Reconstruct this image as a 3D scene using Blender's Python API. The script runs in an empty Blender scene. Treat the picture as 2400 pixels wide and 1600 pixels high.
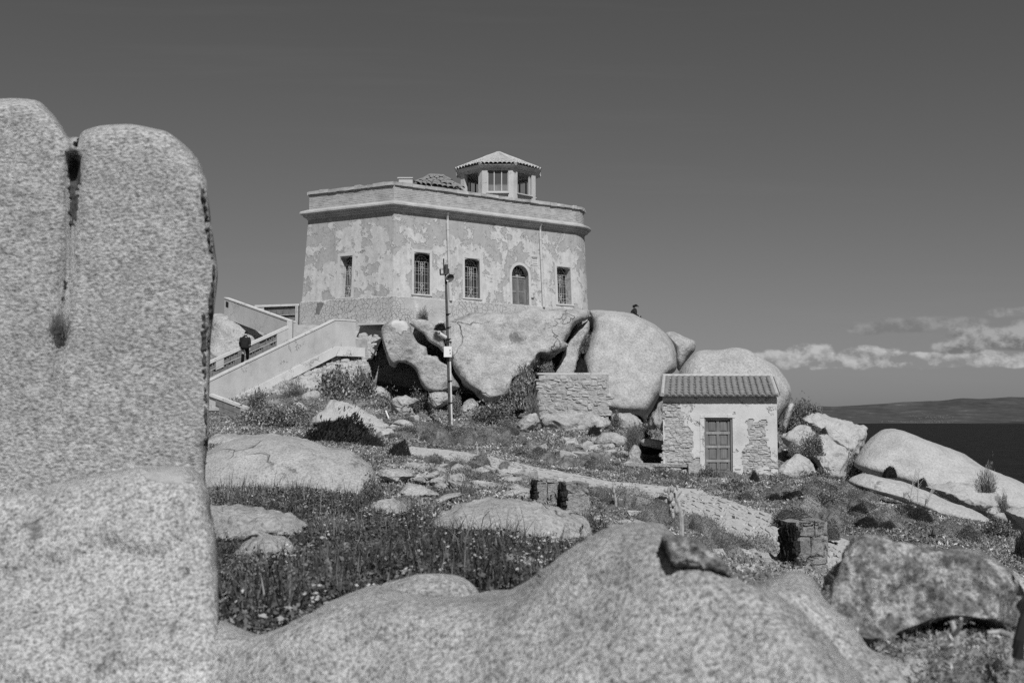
import bpy, math, random
import numpy as np
from mathutils import Vector, Matrix, noise as MN

R = math.radians
SC = bpy.context.scene
COL = SC.collection
random.seed(7)
np.random.seed(7)

# ------------------------------------------------------------------ camera
F = 2667.0                      # focal length in pixels of the 2400-wide photograph
TH = math.atan(178.0 / F)       # the camera looks slightly up
cam_d = bpy.data.cameras.new('camera')
cam = bpy.data.objects.new('camera', cam_d)
COL.objects.link(cam)
cam.location = (0, 0, 0)
cam.rotation_euler = (math.pi / 2 + TH, 0, 0)
cam_d.sensor_width = 36.0
cam_d.lens = 36.0 * F / 2400.0
cam_d.clip_start = 0.1
cam_d.clip_end = 40000
cam_d.dof.use_dof = True
cam_d.dof.focus_distance = 48.0
cam_d.dof.aperture_fstop = 4.0
SC.camera = cam

# ------------------------------------------------------------------ light
SUN_EL, SUN_AZ = R(47), R(13)   # behind the camera, a little to the right
to_sun = Vector((math.sin(SUN_AZ) * math.cos(SUN_EL), -math.cos(SUN_AZ) * math.cos(SUN_EL), math.sin(SUN_EL)))
sun_d = bpy.data.lights.new('sun', 'SUN')
sun_d.energy = 4.4
sun_d.angle = R(0.5)
sun_d.color = (1.0, 1.0, 1.0)   # black-and-white photograph
sun = bpy.data.objects.new('sun', sun_d)
COL.objects.link(sun)
sun.rotation_euler = to_sun.to_track_quat('Z', 'Y').to_euler()
sun.location = (20, -40, 60)

SC.view_settings.view_transform = 'Standard'
SC.view_settings.look = 'None'
SC.view_settings.exposure = 0.0
SC.view_settings.gamma = 1.0
SC.view_settings.use_curve_mapping = False
SC.render.engine = 'CYCLES'
SC.cycles.max_bounces = 5
SC.cycles.diffuse_bounces = 3
SC.cycles.use_denoising = False


class G:
    """small node-graph helper; floats are greys"""
    def __init__(s, nt):
        s.nt = nt
        s.L = nt.links

    def new(s, t, **kw):
        n = s.nt.nodes.new(t)
        for k, v in kw.items():
            setattr(n, k, v)
        return n

    def put(s, sock, v):
        if v is None:
            return
        if hasattr(v, 'is_output'):
            s.L.new(v, sock)
        elif isinstance(v, (int, float)) and sock.type == 'RGBA':
            sock.default_value = (v, v, v, 1)
        else:
            sock.default_value = v

    def pos(s):
        return s.new('ShaderNodeNewGeometry').outputs['Position']

    def obj(s):
        return s.new('ShaderNodeTexCoord').outputs['Object']

    def island(s):
        return s.new('ShaderNodeNewGeometry').outputs['Random Per Island']

    def objrand(s):
        return s.new('ShaderNodeObjectInfo').outputs['Random']

    def noise(s, vec, scale, detail=3, rough=.55, dist=0.0):
        n = s.new('ShaderNodeTexNoise')
        s.put(n.inputs['Vector'], vec)
        s.put(n.inputs['Scale'], scale)
        s.put(n.inputs['Detail'], detail)
        s.put(n.inputs['Roughness'], rough)
        s.put(n.inputs['Distortion'], dist)
        return n.outputs[0]

    def vor(s, vec, scale, feature='F1', out='Distance', rnd=1.0):
        n = s.new('ShaderNodeTexVoronoi', feature=feature)
        s.put(n.inputs['Vector'], vec)
        s.put(n.inputs['Scale'], scale)
        s.put(n.inputs['Randomness'], rnd)
        return n.outputs[out]

    def ramp(s, fac, stops, mode='LINEAR'):
        n = s.new('ShaderNodeValToRGB')
        n.color_ramp.interpolation = mode
        e = n.color_ramp.elements
        while len(e) < len(stops):
            e.new(0.5)
        for el, (p, v) in zip(e, stops):
            el.position = p
            el.color = (v, v, v, 1)
        s.put(n.inputs[0], fac)
        return n.outputs[0]

    def math(s, op, a, b=None, c=None):
        n = s.new('ShaderNodeMath', operation=op)
        s.put(n.inputs[0], a)
        s.put(n.inputs[1], b)
        s.put(n.inputs[2], c)
        return n.outputs[0]

    def mix(s, fac, a, b):
        n = s.new('ShaderNodeMix', data_type='FLOAT')
        s.put(n.inputs[0], fac)
        s.put(n.inputs[2], a)
        s.put(n.inputs[3], b)
        return n.outputs[0]

    def vmath(s, op, a, b=None):
        n = s.new('ShaderNodeVectorMath', operation=op)
        s.put(n.inputs[0], a)
        if b is not None:
            s.put(n.inputs[1], b)
        return n.outputs[0]

    def sep(s, v):
        n = s.new('ShaderNodeSeparateXYZ')
        s.put(n.inputs[0], v)
        return n.outputs

    def comb(s, x, y, z):
        n = s.new('ShaderNodeCombineXYZ')
        for i, v in enumerate((x, y, z)):
            s.put(n.inputs[i], v)
        return n.outputs[0]

    def bump(s, h, strength, dist, normal=None):
        n = s.new('ShaderNodeBump')
        s.put(n.inputs['Height'], h)
        s.put(n.inputs['Strength'], strength)
        s.put(n.inputs['Distance'], dist)
        if normal is not None:
            s.put(n.inputs['Normal'], normal)
        return n.outputs[0]


# ------------------------------------------------------------------ sky (grey, as a red-filtered film would see it)
world = bpy.data.worlds.new('World')
SC.world = world
world.use_nodes = True
wnt = world.node_tree
for n in list(wnt.nodes):
    wnt.nodes.remove(n)
g = G(wnt)
sky = g.new('ShaderNodeTexSky', sky_type='NISHITA')
sky.sun_disc = False
sky.sun_elevation = SUN_EL
sky.sun_rotation = math.pi - SUN_AZ
sky.altitude = 60
sky.air_density = 1.0
sky.dust_density = 0.6
sky.ozone_density = 1.0
sc_ = g.new('ShaderNodeSeparateColor')
g.put(sc_.inputs[0], sky.outputs[0])
SKY_R, SKY_G = 0.10, 0.58      # weights of a yellow-red filter on black-and-white film
SKY_STRENGTH = 0.05
grey = g.math('ADD', g.math('MULTIPLY', sc_.outputs[0], SKY_R), g.math('MULTIPLY', sc_.outputs[1], SKY_G))
# cumulus bank low over the sea, as functions of the direction looked in
d = g.new('ShaderNodeTexCoord').outputs['Generated']
dx, dy, dz = g.sep(d)
dys = g.math('MAXIMUM', dy, 0.02)
az = g.math('DIVIDE', dx, dys)
el = g.math('DIVIDE', dz, dys)
front = g.math('GREATER_THAN', dy, 0.05)
pv = g.comb(az, g.math('MULTIPLY', el, 1.5), 3.3)
warp1 = g.math('MULTIPLY', g.math('SUBTRACT', g.noise(pv, 40, 7, .6), .5), 1.0)
fine = g.noise(pv, 60, 6, .6)


def puff(cx, cy, rx, ry_up, ry_dn):
    """an elongated cloud with a flat base; 1 in its middle, 0 at its edge"""
    ux = g.math('DIVIDE', g.math('SUBTRACT', az, cx), rx)
    dv = g.math('SUBTRACT', el, cy)
    up = g.math('DIVIDE', g.math('MAXIMUM', dv, 0.0), ry_up)
    dn = g.math('DIVIDE', g.math('MINIMUM', dv, 0.0), ry_dn)
    rr = g.math('ADD', g.math('MULTIPLY', ux, ux), g.math('ADD', g.math('MULTIPLY', up, up), g.math('MULTIPLY', dn, dn)))
    return g.math('SUBTRACT', 1.0, rr)


def px_az(x):
    return (x - 1200) / F


def px_el(y):
    return (978 - y) / F


def cloud_layer(base, puffs, bright, dark, soft, base_fade, amp=1.5):
    global base_sky
    dens = None
    for (x, y, rx, ryu, ryd) in puffs:
        q = puff(px_az(x), px_el(y), rx / F, ryu / F, ryd / F)
        dens = q if dens is None else g.math('MAXIMUM', dens, q)
    dens = g.math('ADD', dens, g.math('MULTIPLY', warp1, amp))
    dens = g.math('ADD', dens, g.math('MULTIPLY', g.math('SUBTRACT', fine, .5), .9))
    m = g.new('ShaderNodeMapRange', interpolation_type='SMOOTHSTEP')
    g.put(m.inputs[0], dens)
    m.inputs[1].default_value = 0.05
    m.inputs[2].default_value = 0.05 + soft
    # tops lit, bases grey: the shading is painted in by height and noise slope
    pv2 = g.vmath('ADD', pv, (0.003, 0.009, 0.0))
    rel = g.math('SUBTRACT', g.noise(pv, 40, 7, .6), g.noise(pv2, 40, 7, .6))
    t = g.math('DIVIDE', g.math('SUBTRACT', el, px_el(base)), 55 / F)
    t = g.math('MULTIPLY_ADD', t, .8, g.math('MULTIPLY', rel, 4.0))
    t = g.math('MINIMUM', g.math('MAXIMUM', t, 0.0), 1.0)
    c = g.mix(t, dark, bright)
    a = g.math('MULTIPLY', g.math('MULTIPLY', m.outputs[0], front), base_fade)
    return a, c


cur = g.math('MULTIPLY', grey, SKY_STRENGTH)
for args in (
        (795, [(2110, 768, 120, 26, 16), (2040, 775, 60, 22, 14), (2230, 758, 110, 22, 14)], .30, .19, .7, .8),
        (868, [(1900, 846, 80, 46, 22), (1815, 850, 80, 34, 18), (2040, 848, 110, 40, 22), (2170, 850, 110, 26, 18),
               (1960, 852, 70, 22, 14), (2330, 842, 150, 26, 22)], .50, .25, .45, .95),
        (835, [(2310, 795, 120, 36, 26), (2400, 800, 140, 46, 30), (2250, 815, 70, 24, 18), (2500, 780, 150, 60, 40)], .39, .17, .6, .9),
        (752, [(2370, 733, 70, 18, 14), (2480, 735, 120, 26, 18)], .36, .23, .7, .85)):
    a, c = cloud_layer(*args)
    cur = g.mix(a, cur, c)
# a faint high cirrus streak
cv = g.comb(g.math('ADD', g.math('MULTIPLY', az, 2.0), g.math('MULTIPLY', el, 6.0)), g.math('MULTIPLY', el, 34.0), 0.7)
cir = g.ramp(g.noise(cv, 1.0, 5, .6), [(.56, 0), (.85, 1)])
cur = g.math('ADD', cur, g.math('MULTIPLY', g.math('MULTIPLY', cir, front), .012))
bgn = g.new('ShaderNodeBackground')
g.put(bgn.inputs['Color'], cur)
bgn.inputs['Strength'].default_value = 1.0
wout = g.new('ShaderNodeOutputWorld')
g.L.new(bgn.outputs[0], wout.inputs[0])

# ------------------------------------------------------------------ helpers: picture rays, meshes, tags
WL = {}       # world location of every parent


def ray(px, py):
    u, v = (px - 1200) / F, (800 - py) / F
    return Vector((u, math.cos(TH) - v * math.sin(TH), math.sin(TH) + v * math.cos(TH)))


def P(px, py, D):
    r = ray(px, py)
    return r * (D / r.y)


def tag(o, label=None, cat=None, group=None, kind=None):
    if label:
        o['label'] = label
    if cat:
        o['category'] = cat
    if group:
        o['group'] = group
    if kind:
        o['kind'] = kind
    return o


def thing(name, label, cat, loc, group=None):
    o = bpy.data.objects.new(name, None)
    COL.objects.link(o)
    o.location = loc
    WL[o.name] = Vector(loc)
    return tag(o, label, cat, group)


def link(me, name, mat, parent=None, loc=(0, 0, 0)):
    o = bpy.data.objects.new(name, me)
    COL.objects.link(o)
    if mat is not None and len(me.materials) == 0:
        me.materials.append(mat)
    loc = Vector(loc)
    if parent is not None:
        o.parent = parent
        o.location = loc - WL[parent.name]
    else:
        o.location = loc
    WL[o.name] = loc
    return o


def np_mesh(name, V, Q, smooth=False):
    """mesh from arrays; Q is (m,4) or (m,3)"""
    V = np.asarray(V, np.float32)
    Q = np.asarray(Q, np.int32)
    me = bpy.data.meshes.new(name)
    k = Q.shape[1]
    me.vertices.add(len(V))
    me.vertices.foreach_set('co', V.ravel())
    me.loops.add(Q.size)
    me.loops.foreach_set('vertex_index', Q.ravel())
    me.polygons.add(len(Q))
    me.polygons.foreach_set('loop_start', np.arange(len(Q), dtype=np.int32) * k)
    me.update(calc_edges=True)
    if smooth:
        me.polygons.foreach_set('use_smooth', np.ones(len(Q), bool))
    return me


class MB:
    def __init__(s):
        s.v, s.f = [], []

    def add(s, vs, fs):
        b = len(s.v)
        s.v += [Vector(v) for v in vs]
        s.f += [tuple(b + i for i in f) for f in fs]
        return s

    def hexa(s, p):
        """8 corners: bottom 4 then top 4, both counter-clockwise seen from above"""
        return s.add(p, [(3, 2, 1, 0), (4, 5, 6, 7), (0, 1, 5, 4), (1, 2, 6, 5), (2, 3, 7, 6), (3, 0, 4, 7)])

    def box(s, c, size, M=None):
        hx, hy, hz = size[0] / 2, size[1] / 2, size[2] / 2
        p = [Vector((x * hx, y * hy, z * hz)) for z in (-1, 1) for x, y in ((-1, -1), (1, -1), (1, 1), (-1, 1))]
        c = Vector(c)
        return s.hexa([c + (M @ q if M is not None else q) for q in p])

    def wallpanel(s, a, b, za, zb, zta, ztb, n):
        """slab over the line a-b (Vectors xy); bottom z za..zb, top zta..ztb, thickness vector n"""
        q = []
        for (z0, z1) in ((za, zb), (zta, ztb)):
            q += [Vector((a.x, a.y, z0)), Vector((b.x, b.y, z1)), Vector((b.x + n.x, b.y + n.y, z1)), Vector((a.x + n.x, a.y + n.y, z0))]
        return s.hexa(q)

    def prism(s, poly, ext):
        """polygon (list of Vectors) pushed along ext"""
        n = len(poly)
        ext = Vector(ext)
        vs = [Vector(p) for p in poly] + [Vector(p) + ext for p in poly]
        fs = [tuple(range(n)), tuple(range(2 * n - 1, n - 1, -1))]
        fs += [((i + 1) % n, i, n + i, n + (i + 1) % n) for i in range(n)]
        return s.add(vs, fs)

    def tube(s, path, r, n=6, cap=True):
        path = [Vector(p) for p in path]
        rs = r if isinstance(r, (list, tuple)) else [r] * len(path)
        rings = []
        up = Vector((0, 0, 1))
        for i, p in enumerate(path):
            t = (path[min(i + 1, len(path) - 1)] - path[max(i - 1, 0)]).normalized()
            a = t.cross(up)
            if a.length < 1e-3:
                a = t.cross(Vector((1, 0, 0)))
            a.normalize()
            b = t.cross(a)
            rings.append([p + (a * math.cos(2 * math.pi * k / n) + b * math.sin(2 * math.pi * k / n)) * rs[i] for k in range(n)])
        vs = [v for rg in rings for v in rg]
        fs = []
        for i in range(len(path) - 1):
            for k in range(n):
                fs.append((i * n + k, i * n + (k + 1) % n, (i + 1) * n + (k + 1) % n, (i + 1) * n + k))
        if cap:
            fs.append(tuple(range(n - 1, -1, -1)))
            fs.append(tuple((len(path) - 1) * n + k for k in range(n)))
        return s.add(vs, fs)

    def build(s, name, mat, parent=None, origin=None, smooth=False):
        A = np.array([tuple(v) for v in s.v])
        if origin is None:
            c = (A.min(0) + A.max(0)) / 2
            if parent is None:
                c[2] = A[:, 2].min()
            origin = Vector(c)
        origin = Vector(origin)
        me = bpy.data.meshes.new(name)
        me.from_pydata([tuple(v - origin) for v in s.v], [], s.f)
        me.update()
        if smooth:
            for p in me.polygons:
                p.use_smooth = True
        return link(me, name, mat, parent, origin)


def recalc(o):
    import bmesh
    bm = bmesh.new()
    bm.from_mesh(o.data)
    bmesh.ops.recalc_face_normals(bm, faces=bm.faces)
    bm.to_mesh(o.data)
    bm.free()
    return o


# ------------------------------------------------------------------ materials (all grey)
def mat_new(name, rough=.85, spec=.25):
    m = bpy.data.materials.new(name)
    m.use_nodes = True
    nt = m.node_tree
    for n in list(nt.nodes):
        nt.nodes.remove(n)
    g = G(nt)
    b = g.new('ShaderNodeBsdfPrincipled')
    b.inputs['Roughness'].default_value = rough
    b.inputs['Specular IOR Level'].default_value = spec
    o = g.new('ShaderNodeOutputMaterial')
    g.L.new(b.outputs[0], o.inputs[0])
    return m, g, b


def granite(name, base, grain, con=.35, patch=.15, lichen=0.0, bump=.6, lich_scale=1.2, coarse=0.0, stretch=None, crack=0.0, crack_w=.03, streak=0.0, pits=0.0):
    m, g, b = mat_new(name, .9, .2)
    p = g.pos()
    if stretch:
        mp = g.new('ShaderNodeMapping')
        g.put(mp.inputs[0], p)
        mp.inputs['Rotation'].default_value = stretch[0]
        mp.inputs['Scale'].default_value = stretch[1]
        p1 = mp.outputs[0]
    else:
        p1 = p
    a = g.noise(p1, 1 / grain, 6, .74)
    v = g.ramp(a, [(.28, 1 - con * 1.5), (.44, 1 - con * .35), (.56, 1 + con * .25), (.74, 1 + con * .8)])
    q = g.noise(p, .45 / (grain ** .5), 4, .6)
    w = g.ramp(q, [(.25, 1 - patch * 1.6), (.5, 1.0), (.75, 1 + patch)])
    col = g.math('MULTIPLY', g.math('MULTIPLY', v, w), base)
    if coarse:
        k = g.noise(p, .25 / grain, 3, .6)
        col = g.math('MULTIPLY', col, g.ramp(k, [(.32, 1 - coarse), (.5, 1), (.7, 1 + coarse * .4)]))
    if lichen:
        l = g.noise(p, lich_scale, 6, .72, .3)
        lm = g.ramp(l, [(.62 - lichen * .3, 0), (.68 - lichen * .3, 1)])
        col = g.mix(g.math('MULTIPLY', lm, .78), col, g.math('MULTIPLY', v, base * .33))
    g.put(b.inputs['Base Color'], col)
    # single crystals: dark mica and pale feldspar
    cell = g.vor(p1, 1.15 / grain, 'F1', 'Color')
    cx_ = g.sep(cell)[0]
    col = g.math('MULTIPLY', col, g.ramp(cx_, [(0, 1 - con * .9), (.13, 1 - con * .7), (.20, 1.0), (.86, 1.0), (.95, 1 + con * .45)]))
    h = g.math('ADD', a, g.math('MULTIPLY', g.noise(p, .2 / grain, 4, .6), 2.0))
    if streak:      # rain-water stains running down
        px_, py_, pz_ = g.sep(p)
        st = g.noise(g.comb(g.math('MULTIPLY', px_, .9), g.math('MULTIPLY', py_, .9), g.math('MULTIPLY', pz_, .16)), 1.0, 5, .62, .4)
        col = g.math('MULTIPLY', col, g.ramp(st, [(.30, 1 - streak), (.46, 1.0), (.6, 1.0), (.72, 1 - streak * .6)]))
    if pits:
        pd = g.vor(p, pits, 'F1', 'Distance')
        pr = g.sep(g.vor(p, pits, 'F1', 'Color'))[1]
        pm = g.math('MULTIPLY', g.ramp(pd, [(.07, 1), (.13, 0)]), g.math('GREATER_THAN', pr, .8))
        col = g.mix(g.math('MULTIPLY', pm, .7), col, base * .2)
        h = g.math('SUBTRACT', h, g.math('MULTIPLY', pm, 2.5))
    if crack:
        wn = g.new('ShaderNodeTexNoise')
        g.put(wn.inputs['Vector'], p)
        wn.inputs['Scale'].default_value = crack * 2.2
        wn.inputs['Detail'].default_value = 5
        wp = g.vmath('ADD', p, g.vmath('MULTIPLY', wn.outputs['Color'], (.5 / crack, .5 / crack, .9 / crack)))
        ce = g.vor(wp, crack, 'DISTANCE_TO_EDGE')
        cm = g.math('MULTIPLY', g.ramp(ce, [(0, 1), (crack_w * crack, 0)]), g.ramp(g.noise(p, crack * .9, 3, .5), [(.555, 0), (.62, 1)]))
        col = g.mix(g.math('MULTIPLY', cm, .75), col, base * .22)
        h = g.math('SUBTRACT', h, g.math('MULTIPLY', cm, 3.0))
    g.put(b.inputs['Normal'], g.bump(h, bump, grain * .8))
    return m


def simple(name, base, var=.2, scale=3.0, rough=.8, spec=.3, bump=0.0, bscale=30, bdist=.01, metal=0.0, detail=5):
    m, g, b = mat_new(name, rough, spec)
    p = g.pos()
    a = g.noise(p, scale, detail, .6)
    g.put(b.inputs['Base Color'], g.ramp(a, [(.25, base * (1 - var)), (.5, base), (.75, base * (1 + var * .8))]))
    b.inputs['Metallic'].default_value = metal
    if bump:
        g.put(b.inputs['Normal'], g.bump(g.noise(p, bscale, 4, .6), bump, bdist))
    return m


M = {}
M['granite_far'] = granite('granite_far', .38, .085, .36, .24, .05, bump=.9, lich_scale=.8, crack=.22, crack_w=.05, streak=.48, pits=.5)
M['granite_dome'] = granite('granite_dome', .38, .085, .38, .18, .05, bump=.7, lich_scale=.5, crack=.12, crack_w=.05, streak=.36, pits=.4)
M['granite_mid'] = granite('granite_mid', .355, .035, .45, .18, .10, bump=.8, lich_scale=2.2, crack=.7, crack_w=.025, pits=1.5)
M['granite_slab'] = granite('granite_slab', .40, .07, .26, .12, .02, bump=.7, lich_scale=.7, crack=.32, crack_w=.04, streak=.2, pits=.7)
M['granite_tall'] = granite('granite_tall', .38, .0145, 1.05, .14, .0, bump=1.0, coarse=.10, stretch=((0, R(20), 0), (.6, .8, 1.3)))
M['granite_near'] = granite('granite_near', .40, .0155, .95, .2, .02, bump=1.0, coarse=.16, lich_scale=3.5, crack=1.1, crack_w=.010, pits=4)
M['granite_lichen'] = granite('granite_lichen', .36, .022, .9, .2, .50, bump=1.0, lich_scale=11, coarse=.5)
M['granite_black'] = granite('granite_black', .09, .05, .6, .3, .0, bump=.8)
M['pillar_stone'] = granite('pillar_stone', .26, .035, .5, .3, .12, bump=1.0, lich_scale=5, crack=2.2, crack_w=.03)
M['crust'] = granite('black_crust_shade', .028, .03, .5, .3, .0, bump=.8)  # crust blackened further to paint in shade on the pillars' left sides
M['stone'] = granite('stone', .36, .06, .35, .2, .05, bump=.8, lich_scale=3)


def stone_mat():
    m, g, b = mat_new('wall_stone', .9, .2)
    p = g.pos()
    a = g.noise(p, 14, 5, .7)
    r = g.objrand()
    c = g.math('MULTIPLY', g.ramp(a, [(.3, .6), (.5, 1.0), (.7, 1.15)]), g.ramp(r, [(0, .32), (.5, .38), (1, .44)]))
    g.put(b.inputs['Base Color'], c)
    g.put(b.inputs['Normal'], g.bump(g.noise(p, 11, 5, .7), .9, .05))
    return m


M['wall_stone'] = stone_mat()


def plaster_mat():
    m, g, b = mat_new('peeling_plaster', .9, .15)
    p = g.pos()
    n = g.noise(p, .85, 9, .68, .25)
    # more render is left low on the wall and less just under the cornice
    zz = g.sep(p)[2]
    n = g.math('SUBTRACT', n, g.math('MULTIPLY', g.math('MAXIMUM', g.math('SUBTRACT', zz, 10.6), 0.0), .055))
    mask = g.ramp(n, [(.465, 0), (.485, 1)])
    n2 = g.noise(p, 1.6, 8, .7, .2)
    hole = g.ramp(n2, [(.36, 1), (.375, 0)])
    n3 = g.noise(p, 2.6, 9, .72, .15)
    mid = g.ramp(n3, [(.52, 0), (.535, 1)])
    pale = g.ramp(g.noise(p, 2.2, 5, .6), [(.3, .44), (.6, .53)])
    grey_ = g.ramp(g.noise(p, 5, 6, .7), [(.3, .31), (.7, .40)])
    sx, sy, sz = g.sep(p)
    streak = g.noise(g.comb(g.math('MULTIPLY', sx, 4.0), g.math('MULTIPLY', sy, 4.0), g.math('MULTIPLY', sz, .35)), 1.0, 4, .6)
    c = g.mix(mask, grey_, pale)
    c = g.mix(g.math('MULTIPLY', g.math('MULTIPLY', mid, mask), .38), c, grey_)
    c = g.mix(g.math('MULTIPLY', hole, .85), c, grey_)
    c = g.math('MULTIPLY', c, g.ramp(streak, [(.25, .82), (.55, 1.0)]))
    g.put(b.inputs['Base Color'], c)
    h = g.math('ADD', g.math('MULTIPLY', g.math('SUBTRACT', mask, hole), .02), g.math('MULTIPLY', g.noise(p, 9, 5, .7), .012))
    g.put(b.inputs['Normal'], g.bump(h, 1.0, 1.0))
    return m


M['plaster'] = plaster_mat()


def cracked_mat():
    m, g, b = mat_new('cracked_stucco', .9, .15)
    p = g.pos()
    wv = g.vmath('ADD', p, g.vmath('MULTIPLY', g.new('ShaderNodeTexNoise').outputs['Color'], (.0, .0, .0)))
    nz = g.new('ShaderNodeTexNoise')
    g.put(nz.inputs['Vector'], p)
    nz.inputs['Scale'].default_value = 2.5
    wv = g.vmath('ADD', p, g.vmath('MULTIPLY', nz.outputs['Color'], (.35, .35, .35)))
    e = g.vor(wv, 3.8, 'DISTANCE_TO_EDGE')
    cr = g.ramp(e, [(.0, 1), (.04, 0)])
    where = g.ramp(g.noise(p, .33, 3, .5), [(.44, 0), (.56, 1)])
    cr = g.math('MULTIPLY', cr, where)
    base = g.ramp(g.noise(p, 1.1, 7, .65), [(.3, .36), (.5, .41), (.62, .44), (.66, .55)])
    g.put(b.inputs['Base Color'], g.mix(g.math('MULTIPLY', cr, .38), base, .16))
    h = g.math('SUBTRACT', g.math('MULTIPLY', g.noise(p, 8, 6, .7), .03), g.math('MULTIPLY', cr, .05))
    g.put(b.inputs['Normal'], g.bump(h, 1.0, 1.0))
    return m


M['cracked'] = cracked_mat()
M['trim'] = simple('pale_trim', .47, .12, 3, bump=.4, bscale=20, bdist=.01)
M['cornice'] = simple('weathered_cornice', .40, .3, 1.3, bump=.7, bscale=12, bdist=.03)
M['brick'] = simple('old_brick', .38, .3, 1.8, bump=.8, bscale=18, bdist=.02)


def stained(name, base):
    """old render: rain streaks, damp patches, hairline cracks and small chips"""
    m, g, b = mat_new(name, .9, .15)
    p = g.pos()
    x, y, z = g.sep(p)
    st = g.noise(g.comb(g.math('MULTIPLY', x, 1.7), g.math('MULTIPLY', y, 1.7), g.math('MULTIPLY', z, .5)), 1.0, 6, .65, .3)
    pt = g.noise(p, 1.1, 7, .65)
    c = g.math('MULTIPLY', g.ramp(st, [(.26, .84), (.45, .97), (.6, 1.02)]), g.ramp(pt, [(.3, .84), (.5, 1.0), (.7, 1.05)]))
    ch = g.noise(p, 4.5, 8, .75)
    cm = g.ramp(ch, [(.665, 0), (.68, 1)])
    ed = g.vor(g.vmath('ADD', p, g.vmath('MULTIPLY', g.comb(pt, st, ch), (1.2, 1.2, 1.2))), .9, 'DISTANCE_TO_EDGE')
    hair = g.math('MULTIPLY', g.ramp(ed, [(0, 1), (.016, 0)]), g.ramp(g.noise(p, .7, 3), [(.5, 0), (.58, 1)]))
    c = g.mix(g.math('MULTIPLY', g.math('MAXIMUM', cm, hair), .5), g.math('MULTIPLY', c, base), base * .4)
    g.put(b.inputs['Base Color'], c)
    h = g.math('SUBTRACT', g.math('MULTIPLY', g.noise(p, 12, 5, .7), .012), g.math('MULTIPLY', g.math('MAXIMUM', cm, hair), .02))
    g.put(b.inputs['Normal'], g.bump(h, 1.0, 1.0))
    return m


M['concrete'] = stained('rendered_parapet', .46)
M['coping'] = stained('pale_coping', .56)
M['block'] = simple('concrete_block', .17, .35, 5, bump=.7, bscale=30, bdist=.01)
M['recess'] = simple('dark_recess', .16, .4, 6, bump=.6, bscale=25, bdist=.02)  # dark base for the wall cores behind the blocks and the plinth hole
M['step'] = simple('stair_step', .36, .3, 3, bump=.5, bscale=20, bdist=.01)
M['tile'] = simple('roof_tile', .20, .35, 9, bump=.4, bscale=40, bdist=.006)
M['tile_pale'] = simple('pale_roof_tile', .40, .25, 7, bump=.4, bscale=40, bdist=.006)
M['white_iron'] = simple('white_painted_iron', .5, .15, 20)
M['dark_iron'] = simple('dark_iron', .025, .3, 10, rough=.5)
M['rust'] = simple('rusted_pole', .07, .6, 6, rough=.6)
M['pipe'] = simple('galvanised_pipe', .62, .2, 8, rough=.45, spec=.5)
M['pipe_grey'] = simple('downpipe_zinc', .46, .2, 3, rough=.6, spec=.4)
M['white_box'] = simple('white_plastic', .72, .06, 10, rough=.5)
M['grey_plastic'] = simple('grey_plastic', .40, .1, 10, rough=.5)
M['dark_plastic'] = simple('dark_plastic', .09, .1, 10, rough=.5)
M['painted_shade'] = simple('dark_interior', .02, .3, 5)  # near-black base stands in for the shade inside hollows and openings
M['black_cloth'] = simple('black_cloth', .022, .4, 9, rough=.9, spec=.1)
M['trouser'] = simple('dark_trousers', .014, .4, 9, rough=.9, spec=.1)
M['skin'] = simple('skin', .42, .08, 12, rough=.6)
M['white'] = simple('white_print', .75, .04, 10)
M['plaster_white'] = stained('white_plaster', .54)
M['paver'] = simple('paving_granite', .42, .22, 7, bump=.8, bscale=22, bdist=.015)
M['masonry'] = simple('rough_masonry', .36, .3, 6, bump=1.0, bscale=9, bdist=.05)
M['bark'] = simple('grey_bark', .12, .4, 8, bump=.8, bscale=30, bdist=.01)
M['dry_stalk'] = simple('dry_stalk', .34, .4, 30, bump=.6, bscale=60, bdist=.005)


def wood_mat(name, base):
    m, g, b = mat_new(name, .75, .25)
    p = g.pos()
    sx, sy, sz = g.sep(p)
    a = g.noise(g.comb(g.math('MULTIPLY', sx, 42.0), g.math('MULTIPLY', sy, 42.0), g.math('MULTIPLY', sz, 1.6)), 1.0, 4, .6)
    q = g.noise(p, 1.7, 4, .6)
    g.put(b.inputs['Base Color'], g.math('MULTIPLY', g.ramp(a, [(.25, base * .6), (.5, base), (.75, base * 1.35)]), g.ramp(q, [(.3, .75), (.7, 1.2)])))
    g.put(b.inputs['Normal'], g.bump(a, .4, .004))
    return m


M['wood'] = wood_mat('weathered_door_wood', .165)
M['wood_lit'] = wood_mat('lit_rail_wood', .26)  # paler copy of the door wood; light on the rail tops is painted in
M['wood_dark'] = wood_mat('dark_door_wood', .11)


def glass_mat():
    m, g, b = mat_new('old_window_glass', .12, .5)
    p = g.pos()
    g.put(b.inputs['Base Color'], g.ramp(g.noise(p, 2, 3, .5), [(.3, .02), (.7, .05)]))
    return m


M['glass'] = glass_mat()


def reflection_glass_mat():
    m, g, b = mat_new('reflection_glass', .35, .4)
    p = g.pos()
    sx, sy, sz = g.sep(p)
    s = g.noise(g.comb(g.math('MULTIPLY', sx, 6.0), sy, g.math('MULTIPLY', sz, .8)), 1.0, 3, .6)
    lower = g.ramp(g.math('ADD', g.math('MULTIPLY', g.math('SUBTRACT', sz, 14.2), .5), g.math('MULTIPLY', s, .12)), [(.42, 1), (.48, 0)])  # paler lower part paints in the light reflected by the pane
    g.put(b.inputs['Base Color'], g.mix(lower, .07, g.ramp(s, [(.3, .13), (.7, .24)])))
    return m


M['reflection_glass'] = reflection_glass_mat()


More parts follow.
